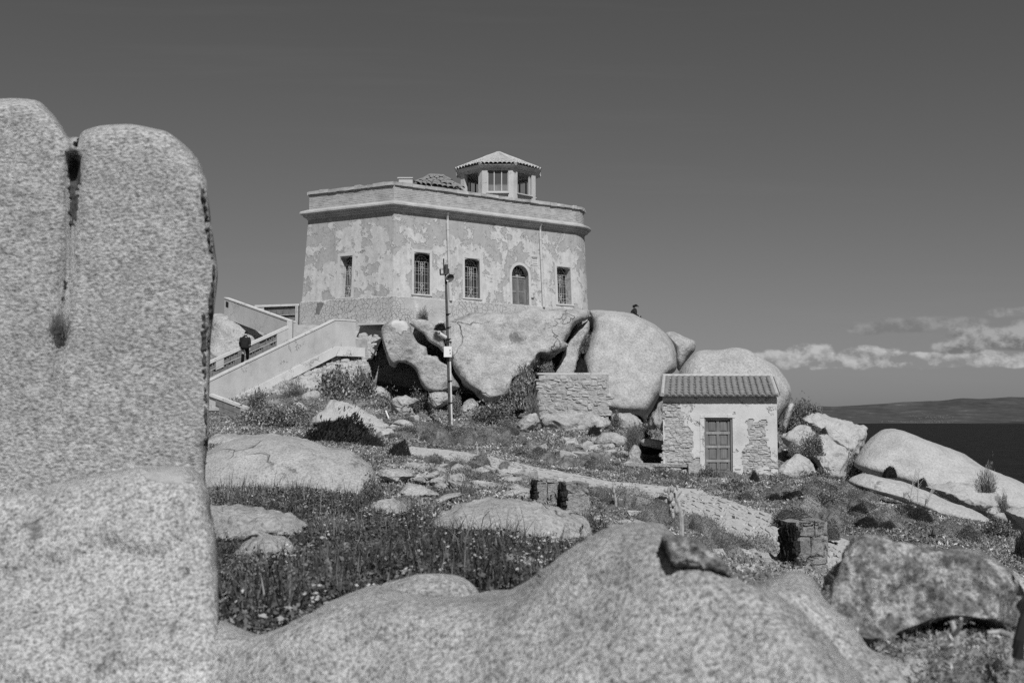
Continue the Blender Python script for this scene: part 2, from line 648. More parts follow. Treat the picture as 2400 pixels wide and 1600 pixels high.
def leaf_mat(name, lo, hi, rough=.7, tr=.25, clump=.35, cscale=1.3):
    m = bpy.data.materials.new(name)
    m.use_nodes = True
    nt = m.node_tree
    for n in list(nt.nodes):
        nt.nodes.remove(n)
    g = G(nt)
    r = g.island()
    q = g.noise(g.pos(), cscale, 3, .6)
    c = g.math('MULTIPLY', g.ramp(r, [(0, lo), (.6, (lo + hi) / 2), (.9, hi), (1, hi * 1.5)]), g.ramp(q, [(.3, 1 - clump), (.7, 1 + clump)]))
    c = g.math('MULTIPLY', c, g.math('MULTIPLY_ADD', g.objrand(), .5, .75))
    b = g.new('ShaderNodeBsdfPrincipled')
    b.inputs['Roughness'].default_value = rough
    b.inputs['Specular IOR Level'].default_value = .25
    g.put(b.inputs['Base Color'], c)
    t = g.new('ShaderNodeBsdfTranslucent')
    g.put(t.inputs['Color'], c)
    mx = g.new('ShaderNodeMixShader')
    mx.inputs[0].default_value = tr
    g.L.new(b.outputs[0], mx.inputs[1])
    g.L.new(t.outputs[0], mx.inputs[2])
    o = g.new('ShaderNodeOutputMaterial')
    g.L.new(mx.outputs[0], o.inputs[0])
    return m


M['leaf_pale'] = leaf_mat('pale_cushion_leaf', .16, .36)
M['leaf_mid'] = leaf_mat('scrub_leaf', .10, .32)
M['leaf_dark'] = leaf_mat('dark_needle', .016, .05, clump=.4)
M['leaf_gloss'] = leaf_mat('glossy_leaf', .06, .32, rough=.35)
M['leaf_ground'] = leaf_mat('ground_cover_leaf', .09, .46, clump=.6, cscale=.5)
M['grass'] = leaf_mat('meadow_grass', .028, .17, clump=.6, cscale=1.6)
M['meadow_leaf'] = leaf_mat('meadow_leaf', .03, .20, clump=.6, cscale=1.2)
M['petal'] = leaf_mat('pale_petal', .5, .8, tr=.3, clump=.1)
M['twig'] = simple('shrub_twigs', .03, .4, 12)


def ground_mat():
    m, g, b = mat_new('dry_soil', .95, .1)
    p = g.pos()
    a = g.noise(p, .9, 6, .65)
    f = g.noise(p, 14, 4, .7)
    g.put(b.inputs['Base Color'], g.math('MULTIPLY', g.ramp(a, [(.3, .11), (.5, .17), (.65, .28)]), g.ramp(f, [(.3, .65), (.7, 1.25)])))
    g.put(b.inputs['Normal'], g.bump(g.noise(p, 9, 6, .7), .9, .06))
    return m


M['ground'] = ground_mat()


def sea_mat():
    m, g, b = mat_new('sea_water', .45, .10)
    p = g.pos()
    sx, sy, sz = g.sep(p)
    a = g.noise(g.comb(g.math('MULTIPLY', sx, .05), g.math('MULTIPLY', sy, .02), 0.0), 1.0, 6, .65)
    g.put(b.inputs['Base Color'], g.ramp(a, [(.3, .004), (.55, .009), (.75, .02)]))
    b.inputs['IOR'].default_value = 1.33
    g.put(b.inputs['Normal'], g.bump(g.noise(p, .25, 5, .65), .7, 1.2))
    return m


M['sea'] = sea_mat()


def hill_mat():
    m, g, b = mat_new('far_hillside', .95, .1)
    p = g.pos()
    a = g.noise(p, .0022, 8, .68)
    f = g.noise(p, .009, 6, .7)
    c = g.ramp(a, [(.35, .050), (.52, .066), (.62, .082), (.72, .17)])
    g.put(b.inputs['Base Color'], g.math('MULTIPLY', c, g.ramp(f, [(.35, .8), (.6, 1.1), (.70, 1.9)])))
    return m


M['hill'] = hill_mat()
# ------------------------------------------------------------------ terrain: heights read off the photograph, joined by a smooth surface
ctrl_px = [(2300, 1545, 3.8), (2070, 1540, 4.0), (2200, 1500, 4.3), (560, 1500, 5.2), (700, 1440, 6.0), (1000, 1370, 7), (1250, 1340, 7.5),
           (600, 1290, 9), (900, 1260, 9.8), (1150, 1320, 8.2), (560, 1180, 14), (850, 1210, 12.5), (1000, 1240, 11.5), (1400, 1260, 12.5),
           (1350, 1235, 16), (1600, 1240, 16), (1880, 1345, 14.5), (1750, 1340, 13), (1950, 1290, 18), (2350, 1400, 14), (2300, 1265, 22),
           (2200, 1230, 26), (1720, 1260, 19), (1640, 1160, 31), (1680, 1115, 39.5), (1480, 1110, 37), (1300, 1105, 34), (1140, 1090, 36),
           (955, 1052, 43), (900, 1090, 30), (950, 1140, 22), (600, 1030, 40), (510, 1010, 50), (1055, 1013, 50), (800, 990, 52),
           (700, 960, 55), (600, 960, 56), (820, 905, 58), (920, 940, 59), (1100, 975, 57), (1200, 1000, 54), (1300, 1040, 48),
           (1430, 1045, 46), (1500, 1088, 42), (1900, 1128, 41), (1990, 1130, 38), (2150, 1195, 31), (2350, 1245, 26), (1830, 1060, 46),
           (1880, 985, 52),
           (1300, 1012, 56.5), (1430, 1005, 57.5), (1500, 1010, 55), (1500, 990, 62), (1400, 995, 62), (1200, 990, 62), (1060, 968, 63.5), (950, 945, 64), (860, 925, 62),
           (1250, 985, 58), (1350, 1000, 59)]
ctrl = [tuple(P(*c)) for c in ctrl_px]
ctrl += [(.9, 3.2, -1.2), (1.5, 3.2, -1.0), (0, 3.3, -1.25), (-1.2, 3.5, -1.25), (.8, 4.6, -1.15), (0, 0, -1.4), (-6, 2, -1.4), (6, 1, -1.5), (-12, 20, -1), (-15, 40, -.5), (-20, 60, 1), (-16, 66, 3.2), (0, 72, 4.0), (-5, 75, 5.0),
         (6, 75, 5.2), (-14, 76, 5), (10, 70, 2), (16, 56, -4), (20, 45, -7), (22, 36, -7), (24, 28, -6), (18, 65, -8), (0, 90, 0),
         (15, 85, -10), (-25, 85, 0), (30, 20, -8), (20, 12, -4.5), (14, 6, -3), (-12, 5, -1.4), (-2, -4, -1.5)]
CT = np.array(ctrl)


def _fit():
    n = len(CT)
    d = np.sqrt(((CT[:, None, :2] - CT[None, :, :2]) ** 2).sum(-1))
    A = np.zeros((n + 3, n + 3))
    A[:n, :n] = d - np.eye(n) * .12
    A[:n, n] = 1
    A[:n, n + 1:] = CT[:, :2]
    A[n:, :n] = A[:n, n:].T
    return np.linalg.solve(A, np.concatenate([CT[:, 2], [0, 0, 0]]))


_W = _fit()


def vnoise(x, y, s=0.0):
    """cheap smooth wave noise, about -1..1"""
    r = 0
    for k, (f, a) in enumerate(((.9, .5), (2.1, .3), (4.3, .2))):
        r = r + a * np.sin(x * f + 1.7 * np.sin(y * f * .8 + k + s) + k * 2.1 + s) * np.cos(y * f * 1.1 + 1.3 * np.sin(x * f * .7 + 2 * k) - s)
    return r


def gz(x, y):
    x = np.atleast_1d(np.asarray(x, float))
    y = np.atleast_1d(np.asarray(y, float))
    sh = x.shape
    x, y = x.ravel(), y.ravel()
    out = np.empty_like(x)
    xc, yc = np.clip(x, -24, 30), np.clip(y, -4, 92)
    n = len(CT)
    for i in range(0, len(x), 20000):
        s = slice(i, i + 20000)
        d = np.sqrt((xc[s, None] - CT[None, :, 0]) ** 2 + (yc[s, None] - CT[None, :, 1]) ** 2)
        out[s] = d @ _W[:n] + _W[n] + xc[s] * _W[n + 1] + yc[s] * _W[n + 2]
    dd = np.hypot(x - xc, y - yc)
    out = out + .04 * vnoise(x, y) * np.clip(y / 12, .3, 1) - .25 * dd - .012 * dd ** 2
    return np.maximum(out, -58).reshape(sh)


def gz1(x, y):
    return float(gz(x, y)[0])


def hit(px, py, lo=2.0, hi=95.0):
    """where the line of sight through a point of the photograph meets the ground"""
    r = ray(px, py)
    D = np.exp(np.linspace(math.log(lo), math.log(hi), 700))
    x, z = r.x / r.y * D, r.z / r.y * D
    below = np.nonzero(gz(x, D) >= z)[0]
    if len(below) == 0:
        D1 = hi
    else:
        D1 = D[below[0]]
    return Vector((r.x / r.y * D1, D1, r.z / r.y * D1))


def axis(*segs):
    a = []
    for lo, hi, st in segs:
        a.append(np.arange(lo, hi, st))
    return np.concatenate(a)


gx = axis((-190, -40, 10), (-40, -24, 1.5), (-24, 30, .32), (30, 60, 2), (60, 200, 10))
gy = axis((-60, -4, 4), (-4, 2, .8), (2, 24, .2), (24, 62, .32), (62, 94, .9), (94, 200, 8), (200, 320, 20))
GX, GY = np.meshgrid(gx, gy)
GZ = gz(GX, GY)
nx, ny = len(gx), len(gy)
idx = np.arange(nx * ny).reshape(ny, nx)
Q = np.stack([idx[:-1, :-1], idx[:-1, 1:], idx[1:, 1:], idx[1:, :-1]], -1).reshape(-1, 4)
tag(link(np_mesh('ground', np.stack([GX, GY, GZ], -1).reshape(-1, 3), Q, True), 'ground', M['ground']), kind='structure')

# ------------------------------------------------------------------ sea, far coast
SEA = -50.0
sx = np.concatenate([np.linspace(-16000, -400, 14), np.linspace(-300, 300, 9), np.linspace(400, 16000, 14)])
sy = np.concatenate([np.linspace(-3000, -200, 6), np.linspace(0, 9000, 30), [12000, 20000, 30000]])
X_, Y_ = np.meshgrid(sx, sy)
idx = np.arange(len(sx) * len(sy)).reshape(len(sy), len(sx))
Q = np.stack([idx[:-1, :-1], idx[:-1, 1:], idx[1:, 1:], idx[1:, :-1]], -1).reshape(-1, 4)
tag(link(np_mesh('sea', np.stack([X_, Y_, X_ * 0 + SEA], -1).reshape(-1, 3), Q), 'sea', M['sea']), kind='structure')

ridge_px = [(1500, 962), (1700, 955), (1869, 950), (1953, 949), (2014, 947), (2068, 944), (2144, 938), (2202, 935), (2252, 931), (2298, 933), (2366, 929.5),
            (2400, 931), (2520, 927), (2700, 938), (2900, 946)]
DR, DS = 11500.0, 9600.0      # ridge and shore distances


def far_coast():
    xs = np.linspace(1150, 6200, 300)
    rp = [P(a, b, DR) for a, b in ridge_px]
    ridge = np.interp(xs * 1.0, [p.x for p in rp], [p.z for p in rp])
    rows = 60
    V = []
    for j in range(rows):
        t = j / (rows - 1)
        y = DS + (DR + 1500 - DS) * t
        for i, x in enumerate(xs):
            x2 = x * y / DR
            f = min(1, t / .56)
            prof = (f ** 1.25) if t <= .56 else 1 - ((t - .56) / .44) ** 1.5 * .8
            n = MN.fractal(Vector((x2 * .0011, y * .0011, 3)), 1.0, 2.1, 6)
            h = (ridge[i] - SEA) * prof
            z = SEA - 3 + h + n * 32 * min(1, f * 1.5) * (1 - .45 * math.exp(-((t - .56) / .1) ** 2))
            if t < .02:
                z = SEA - 5
            V.append((x2, y, z))
    idx = np.arange(rows * len(xs)).reshape(rows, len(xs))
    Q = np.stack([idx[:-1, :-1], idx[:-1, 1:], idx[1:, 1:], idx[1:, :-1]], -1).reshape(-1, 4)
    tag(link(np_mesh('far_hills', V, Q, True), 'far_hills', M['hill']), kind='structure')
    # the low dark headland in front on the right
    V = []
    xs = np.linspace(3700, 6200, 90)
    for j in range(10):
        t = j / 9
        for i, x in enumerate(xs):
            y = 9050 + 700 * t
            e = max(0, min(1, (x - 3700) / 900))
            V.append((x * y / 9400, y, SEA - 3 + (e * 34 + 6 * MN.noise(Vector((x * .004, y * .004, 0)))) * math.sin(math.pi * t) ** .6))
    idx = np.arange(10 * 90).reshape(10, 90)
    Q = np.stack([idx[:-1, :-1], idx[:-1, 1:], idx[1:, 1:], idx[1:, :-1]], -1).reshape(-1, 4)
    tag(link(np_mesh('far_headland', V, Q, True), 'far_headland', simple('dark_headland', .028, .4, .01)), kind='structure')


far_coast()


def far_town():
    b = MB()
    rnd = random.Random(5)
    spots = [(rnd.gauss(2165, 22), rnd.gauss(977, 4)) for _ in range(60)] + [(rnd.gauss(2215, 14), rnd.gauss(977, 2.5)) for _ in range(30)] + \
            [(rnd.uniform(2060, 2240), rnd.gauss(988, 1.3)) for _ in range(60)] + [(rnd.gauss(2197, 6), rnd.gauss(989.5, .6)) for _ in range(14)]
    dg = bpy.context.evaluated_depsgraph_get()
    from mathutils.bvhtree import BVHTree
    o = bpy.data.objects['far_hills']
    bv = BVHTree.FromPolygons([v.co[:] for v in o.data.vertices], [tuple(p.vertices) for p in o.data.polygons])
    for px, py in spots:
        h = bv.ray_cast(Vector((0, 0, 0)), ray(px, py).normalized())[0]
        if h is None:
            continue
        s = rnd.uniform(4, 9)
        b.box(h, (s * rnd.uniform(.8, 2.2), s, s * rnd.uniform(.7, 1.3)))
    b.build('distant_town', simple('far_house', .12, .3, .05))
    tag(bpy.data.objects['distant_town'], 'pale specks of a small town at the foot of the far hills', 'town', kind='stuff')


far_town()

# ------------------------------------------------------------------ boulders
BOULDERS = []


def catmull(pts, n):
    pts = [Vector((a, b, 0)) for a, b in pts]
    m = len(pts)
    fine = []
    for i in range(m):
        p0, p1, p2, p3 = pts[i - 1], pts[i], pts[(i + 1) % m], pts[(i + 2) % m]
        for k in range(12):
            t = k / 12
            # centripetal-like damped tangents keep corners from overshooting
            m1, m2 = (p2 - p0) * .42, (p3 - p1) * .42
            l = (p2 - p1).length
            for q in (m1, m2):
                if q.length > l:
                    q *= l / q.length
            h = ((2 * t ** 3 - 3 * t ** 2 + 1) * p1 + (t ** 3 - 2 * t ** 2 + t) * m1 + (-2 * t ** 3 + 3 * t ** 2) * p2 + (t ** 3 - t ** 2) * m2)
            fine.append(h)
    L = [0]
    for i in range(len(fine)):
        L.append(L[-1] + (fine[(i + 1) % len(fine)] - fine[i]).length)
    out = []
    j = 0
    for i in range(n):
        t = L[-1] * i / n
        while L[j + 1] < t:
            j += 1
        a, b = fine[j], fine[(j + 1) % len(fine)]
        out.append(a.lerp(b, (t - L[j]) / max(1e-9, L[j + 1] - L[j])))
    return out


def finish_rock(me, origin, S, amp, lam, seed, name, mat, label, cat, group, parent, strata=0.0):
    nor = [v.normal.copy() for v in me.vertices]
    l1, l2, l3 = S * .55 * lam, S * .17 * lam, S * .055 * lam
    a1, a2, a3 = S * .045 * amp, S * .014 * amp, S * .0045 * amp
    facet = .16 * amp if S < 3.2 and amp > .95 else 0
    co = []
    sv = Vector((seed * 1.37, seed * .71, seed * 2.3))
    for v, nn in zip(me.vertices, nor):
        q = v.co
        dd = a1 * MN.noise(q / l1 + sv) + a2 * MN.noise(q / l2 + sv) + a3 * MN.noise(q / l3 + sv)
        if facet:       # broken faces: the nearest of a few flat cuts through the rock
            dd -= facet * S * min(.35, abs(MN.noise(q / (S * .42) + sv * 2)) + .5 * abs(MN.noise(q / (S * .2) + sv)))
        if strata:      # low ledges where sheets of rock have split away
            t = q.z * 2.6 - q.x * .75 + .8 * MN.noise(q * .9 + sv) + .15 * MN.noise(q * 5)
            f = t - math.floor(t)
            dd += strata * max(0.0, -nn.y) ** 1.5 * (min(1, f * 9) * (1 - f) ** .8) * (.35 + abs(MN.noise(Vector((math.floor(t) * 3.1, q.x * .6, 1)))) * 1.6)
        co.append(q + nn * dd)
    me.vertices.foreach_set('co', np.array([tuple(v) for v in co], np.float32).ravel())
    me.update()
    me.polygons.foreach_set('use_smooth', np.ones(len(me.polygons), bool))
    o = link(me, name, M[mat], parent, origin)
    if parent is None:
        tag(o, label, cat, group)
    BOULDERS.append(o)
    return o


def inflate(label, pts, D, T, TB, q, lean, side, mat, cat, name, group, amp, lam, seed, cx, cy, S, parent, strata=0.0, groove=None):
    """rock with hollows in its outline: its thickness is a membrane blown up over the outline"""
    poly = np.array([(v.x, v.y) for v in catmull(pts, 400)])
    A = abs(np.sum(np.roll(poly[:, 0], 1) * poly[:, 1] - poly[:, 0] * np.roll(poly[:, 1], 1)) / 2)
    st = max(1.6, math.sqrt(A) / 75)
    xs = np.arange(poly[:, 0].min() - 2 * st, poly[:, 0].max() + 3 * st, st)
    ys = np.arange(poly[:, 1].min() - 2 * st, poly[:, 1].max() + 3 * st, st)
    X, Y = np.meshgrid(xs, ys)
    ins = np.zeros(X.shape, bool)
    for i in range(len(poly)):
        x1, y1 = poly[i - 1]
        x2, y2 = poly[i]
        ins ^= ((y1 > Y) != (y2 > Y)) & (X < (x2 - x1) * (Y - y1) / (y2 - y1 + 1e-12) + x1)
    u = np.zeros(X.shape)
    for _ in range(2500):
        v = np.zeros_like(u)
        v[1:-1, 1:-1] = (u[:-2, 1:-1] + u[2:, 1:-1] + u[1:-1, :-2] + u[1:-1, 2:] + 1.0) / 4
        u = np.where(ins, v, 0)
    prof = ((1 - np.exp(-u / (q * u.max()))) / (1 - math.exp(-1 / q))) ** .5
    cut = np.zeros(X.shape)
    if groove:          # an open joint: deep and wide at its first point, closing towards its last
        gp, gw, gd = groove
        L_ = sum(math.dist(a_, b_) for a_, b_ in zip(gp, gp[1:]))
        done = 0.0
        for (xa, ya), (xb, yb) in zip(gp, gp[1:]):
            l = math.dist((xa, ya), (xb, yb))
            t = np.clip(((X - xa) * (xb - xa) + (Y - ya) * (yb - ya)) / l ** 2, 0, 1)
            dd_ = np.hypot(X - xa - t * (xb - xa), Y - ya - t * (yb - ya))
            f_ = 1 - (done + t * l) / L_
            cut = np.maximum(cut, gd * f_ ** .8 * np.exp(-(dd_ / (gw * (.35 + .65 * f_))) ** 2))
            done += l
    cell = ins[:-1, :-1] | ins[1:, :-1] | ins[:-1, 1:] | ins[1:, 1:]
    used = np.zeros(X.shape, bool)
    for a_ in (0, 1):
        for b_ in (0, 1):
            used[a_:a_ + cell.shape[0], b_:b_ + cell.shape[1]] |= cell
    edge = used & ~ins
    ex, ey = X[edge], Y[edge]
    d2 = (ex[:, None] - poly[None, :, 0]) ** 2 + (ey[:, None] - poly[None, :, 1]) ** 2
    near = poly[d2.argmin(1)]
    X[edge], Y[edge] = near[:, 0], near[:, 1]
    cdir = P(cx, cy, 1.0)
    V, fid, bid = [], -np.ones(X.shape, int), -np.ones(X.shape, int)
    for j, i in zip(*np.nonzero(used)):
        px, py = X[j, i], Y[j, i]
        dep = D + lean * (cy - py) / F * D + side * (px - cx) / F * D
        fid[j, i] = len(V)
        V.append(tuple(P(px, py, dep - T * prof[j, i] + cut[j, i])))
        if ins[j, i]:
            bid[j, i] = len(V)
            w = P(px, py, dep)
            w = w + cdir * (TB * prof[j, i])
            V.append(tuple(w))
        else:
            bid[j, i] = fid[j, i]
    fs = []
    for j, i in zip(*np.nonzero(cell)):
        fs.append((fid[j, i], fid[j + 1, i], fid[j + 1, i + 1], fid[j, i + 1]))
        bq = (bid[j, i], bid[j, i + 1], bid[j + 1, i + 1], bid[j + 1, i])
        if len(set(bq)) == 4 and not all(b_ == f_ for b_, f_ in zip(sorted(bq), sorted(fs[-1]))):
            fs.append(bq)
    V = np.array(V)
    origin = Vector((float(P(cx, cy, D).x), D, float(V[:, 2].min())))
    V = V - np.array(tuple(origin))
    me = bpy.data.meshes.new(name)
    me.from_pydata([tuple(v) for v in V], [], fs)
    me.update()
    return finish_rock(me, origin, S, amp, lam, seed, name, mat, label, cat, group, parent, strata)


def boulder(label, pts, D=None, T=None, TB=None, p=2.3, lean=0.0, side=0.0, n=96, m=44, mat='granite_far', cat='boulder', name='boulder', group=None,
            amp=1.0, c=None, lam=1.0, ridges=None, parent=None, flow=False, plat=.16, strata=0.0, groove=None):
    """a rounded rock whose outline in the photograph is PTS, standing D metres away and T metres thick in front of its outline (TB behind)"""
    A = sum(pts[i - 1][0] * pts[i][1] - pts[i][0] * pts[i - 1][1] for i in range(len(pts))) / 2
    if c is None:
        cx = sum((pts[i - 1][0] + pts[i][0]) * (pts[i - 1][0] * pts[i][1] - pts[i][0] * pts[i - 1][1]) for i in range(len(pts))) / (6 * A)
        cy = sum((pts[i - 1][1] + pts[i][1]) * (pts[i - 1][0] * pts[i][1] - pts[i][0] * pts[i - 1][1]) for i in range(len(pts))) / (6 * A)
    else:
        cx, cy = c
    ymax, ymin = max(q[1] for q in pts), min(q[1] for q in pts)
    auto = D is None
    if auto:
        hh = hit(cx, ymax - .12 * (ymax - ymin))
        D = hh.y
    size = math.sqrt(abs(A)) * D / F
    if T is None:
        T = .42 * size
    if TB is None:
        TB = T
    if auto:
        D += .4 * T + lean * (ymax - cy) / F * D * .95
    S = abs(size)
    seed = (hash(label) % 997) * 1.0 if False else (sum(ord(ch) * (i + 1) for i, ch in enumerate(label)) % 997)
    if flow:
        return inflate(label, pts, D, T, TB, plat, lean, side, mat, cat, name, group, amp, lam, seed, cx, cy, S, parent, strata, groove)
    out = catmull(pts, n)

    def dep(px, py):
        return D + lean * (cy - py) / F * D + side * (px - cx) / F * D

    W = np.array([tuple(P(q.x, q.y, dep(q.x, q.y))) for q in out])
    C = np.array(tuple(P(cx, cy, D)))
    V = []
    e = 2.0 / p
    for k in range(1, m):
        t = math.pi * k / m
        r = math.sin(t) ** e
        cc = math.cos(t)
        off = -(T if cc > 0 else -TB) * abs(cc) ** e
        if off < 0:         # the front narrows towards the viewer and swells along the line of sight
            q_ = (D + off) / D
            ringp = C * q_ + r * (W - C) * q_
        else:
            ringp = C * ((D + off) / D) + r * (W - C)
        V.append(ringp)
    V = [C * ((D - T) / D)] + [row for rg in V for row in rg] + [C * ((D + TB) / D)]
    V = np.array(V)
    fs = []
    cw = A > 0      # image y is down
    for k in range(m - 2):
        for i in range(n):
            a, b_ = 1 + k * n + i, 1 + k * n + (i + 1) % n
            q = (a, b_, b_ + n, a + n)
            fs.append(q if cw else q[::-1])
    last = len(V) - 1
    for i in range(n):
        a, b_ = 1 + i, 1 + (i + 1) % n
        fs.append((0, b_, a) if cw else (0, a, b_))
        a, b_ = 1 + (m - 2) * n + i, 1 + (m - 2) * n + (i + 1) % n
        fs.append((last, a, b_) if cw else (last, b_, a))
    origin = Vector((C[0], D, V[:, 2].min()))
    V = V - np.array(tuple(origin))
    me = bpy.data.meshes.new(name)
    me.from_pydata([tuple(v) for v in V], [], fs)
    me.update()
    nor = [v.normal.copy() for v in me.vertices]
    # outward check
    if nor[0].y > 0:
        me.flip_normals()
        me.update()
    return finish_rock(me, origin, S, amp, lam, seed, name, mat, label, cat, group, parent, strata)


# --- the outcrop under the building
boulder('hollowed granite boulder forming the roof of the dark cave, left of the pole',
        [(891, 782), (901, 759), (925, 748), (950, 750), (960, 762), (964, 776), (980, 802), (1001, 813), (1003, 830), (1026, 835), (1030, 845), (1050, 858), (1061, 884), (1075, 908),
         (1046, 918), (1008, 918), (990, 904), (980, 874), (967, 857), (950, 850), (934, 849), (927, 860), (914, 855), (904, 833), (895, 807)],
        D=60.8, T=1.4, TB=8, amp=.9, flow=True, plat=.09)
boulder('slab of granite wedged above the black diagonal crack beside the white patch',
        [(961, 757), (985, 747), (1010, 755), (1022, 772), (1036, 792), (1043, 812), (1046, 828), (1036, 824), (1028, 813), (1006, 800), (992, 782), (972, 768)],
        D=61.2, T=.9, TB=6, p=4.0, amp=.9, flow=True)
boulder('huge smooth granite mass in the middle beneath the arched door',
        [(1036, 792), (1030, 770), (1046, 752), (1085, 745), (1130, 736), (1200, 728), (1290, 722), (1372, 730), (1378, 742), (1352, 760), (1334, 784), (1324, 800), (1328, 812), (1310, 826),
         (1290, 840), (1264, 832), (1260, 852), (1247, 866), (1240, 884), (1215, 888), (1204, 897), (1208, 920), (1203, 932), (1180, 938), (1150, 943), (1127, 934), (1110, 916),
         (1092, 904), (1070, 874), (1060, 846), (1047, 818)],
        D=62.8, T=2.0, TB=8, lean=.42, amp=1.1, lam=.62, flow=True, plat=.10)
boulder('narrow granite wedge between two clefts over the rubble wall',
        [(1380, 750), (1360, 764), (1343, 780), (1329, 803), (1313, 838), (1298, 872), (1300, 885), (1346, 885), (1353, 850), (1362, 838), (1362, 818), (1371, 795), (1382, 772)],
        D=63.6, T=1.0, TB=6, p=4.2, lean=.35, amp=.8, flow=True)
boulder('great round granite dome on the right where the hooded figure sits',
        [(1382, 726), (1437, 727), (1478, 733), (1495, 741), (1529, 758), (1557, 779), (1574, 800), (1586, 828), (1589, 856), (1581, 872), (1560, 885), (1550, 920), (1512, 992), (1496, 976),
         (1440, 970), (1390, 965), (1368, 900), (1370, 850), (1368, 826), (1376, 800), (1388, 772), (1386, 748)],
        D=64.2, T=3.0, TB=8, p=3.1, lean=.45, mat='granite_dome', amp=.6, flow=True)
boulder('small shaded boulder wedged behind the round dome, above the hut roof',
        [(1560, 781), (1578, 777), (1602, 789), (1626, 798), (1631, 808), (1627, 824), (1608, 846), (1594, 870), (1586, 860), (1580, 822), (1570, 800)],
        D=69, T=1.2, TB=3, p=2.5, n=80, amp=.8)
boulder('broad whaleback boulder rising behind the tiled hut',
        [(1580, 900), (1600, 855), (1627, 827), (1650, 820), (1689, 822), (1724, 817), (1750, 822), (1785, 841), (1822, 864), (1853, 903), (1857, 925), (1849, 955), (1822, 996), (1800, 1060), (1600, 1060),
         (1560, 980)],
        D=50, T=2.2, TB=4, p=2.5, lean=.3, n=150, m=60, mat='granite_dome', amp=.6)
boulder('thin upright slab leaning on the whaleback behind the hut corner',
        [(1832, 1000), (1838, 970), (1850, 944), (1862, 948), (1856, 970), (1846, 1000), (1838, 1020)], D=46.5, T=.4, n=50, m=24)
boulder('sloping granite face between the dome and the hut wall',
        [(1555, 930), (1535, 960), (1514, 994), (1522, 1015), (1532, 1040), (1580, 1046), (1640, 1030), (1640, 930)], D=52, T=1.2, TB=3, p=2.6, n=80)
boulder('boulder under the stone wall corner, beside the hut',
        [(1432, 970), (1465, 966), (1490, 972), (1507, 990), (1508, 1010), (1480, 1022), (1452, 1016), (1432, 1000)], D=58, T=1.0, n=80, p=2.6)

# --- mass that carries the building (behind the named rocks)
boulder('broad rock core of the outcrop under the lighthouse walls',
        [(700, 790), (800, 775), (900, 768), (1050, 752), (1200, 745), (1330, 740), (1450, 745), (1520, 790), (1560, 860), (1540, 980), (1400, 1010), (1200, 1000), (1050, 965), (900, 950), (760, 930), (690, 880)],
        D=69, T=3.0, TB=14, p=3.4, n=140, m=50, amp=.35, cat='rock outcrop', name='rock_outcrop', c=(1140, 870))

# --- around the cave and pole
boulder('flat-topped boulder with a crack, at the mouth of the cave',
        [(914, 946), (922, 931), (952, 926), (978, 931), (983, 940), (968, 951), (975, 972), (966, 982), (930, 980), (918, 965)], T=.6, n=80, amp=1.3, p=2.8)
boulder('small boulder left of the cave mouth under the leafy bush',
        [(866, 918), (876, 903), (899, 907), (913, 920), (916, 938), (888, 936)], T=.6, n=60)
boulder('low pale boulder lying on the scrub left of the pole',
        [(920, 992), (932, 983), (950, 982), (967, 990), (975, 1005), (945, 1007)], T=.5, n=60)
boulder('cracked boulder propping the cave roof, left of the pole foot',
        [(1003, 934), (1008, 920), (1044, 917), (1068, 927), (1066, 938), (1040, 954), (1013, 963)], D=58.2, T=.8, n=80, amp=1.6, p=2.7)
boulder('wedge-shaped boulder right of the pole, below the overhang',
        [(1077, 957), (1093, 936), (1108, 933), (1129, 955), (1122, 974), (1100, 988), (1075, 985)], T=.6, n=80, amp=1.2, p=2.7)
boulder('smooth boulder at the left foot of the rubble wall',
        [(1209, 996), (1232, 973), (1256, 967), (1267, 988), (1250, 1006), (1224, 1019)], T=.7, n=80, p=2.5)
boulder('bedrock mass carrying the rubble wall',
        [(1258, 976), (1300, 962), (1380, 962), (1432, 974), (1437, 1000), (1424, 1012), (1378, 1028), (1352, 1046), (1322, 1042), (1306, 1022), (1280, 1012), (1262, 998)],
        D=55.5, T=1.1, n=120, m=50, amp=1.6, p=2.6, c=(1350, 998))
boulder('rounded boulder in the scrub below the rubble wall',
        [(1390, 1036), (1410, 1015), (1445, 1013), (1474, 1029), (1476, 1040), (1455, 1053), (1430, 1051), (1402, 1047)], T=.6, n=80)
boulder('long sunlit slab sloping down from the leafy bushes to the pole',
        [(757, 958), (776, 937), (800, 936), (836, 951), (890, 980), (936, 1010), (938, 1018), (900, 1013), (850, 1008), (800, 993), (728, 992), (735, 970)],
        T=.8, n=120, p=2.6, lean=.8, c=(825, 975), mat='granite_slab')
boulder('boulder sitting in the bushes under the stair wall',
        [(678, 957), (692, 939), (710, 946), (726, 962), (720, 978), (690, 978)], T=.5, n=60)
boulder('rock ledge just under the stair rubble, above the sloping slab',
        [(704, 930), (722, 916), (745, 915), (756, 930), (742, 944), (715, 946)], D=57.2, T=.5, n=60)

# --- behind the stairs, left
boulder('rounded granite hump behind the walking man',
        [(490, 745), (515, 733), (555, 744), (605, 770), (640, 800), (620, 830), (560, 850), (480, 850)], D=69, T=2, TB=5, n=90, p=2.6, lean=.4)
boulder('lower granite hump behind the stair wall on the far left',
        [(480, 815), (520, 808), (560, 812), (590, 830), (560, 870), (480, 880)], D=66.5, T=1.2, n=70, p=2.6)

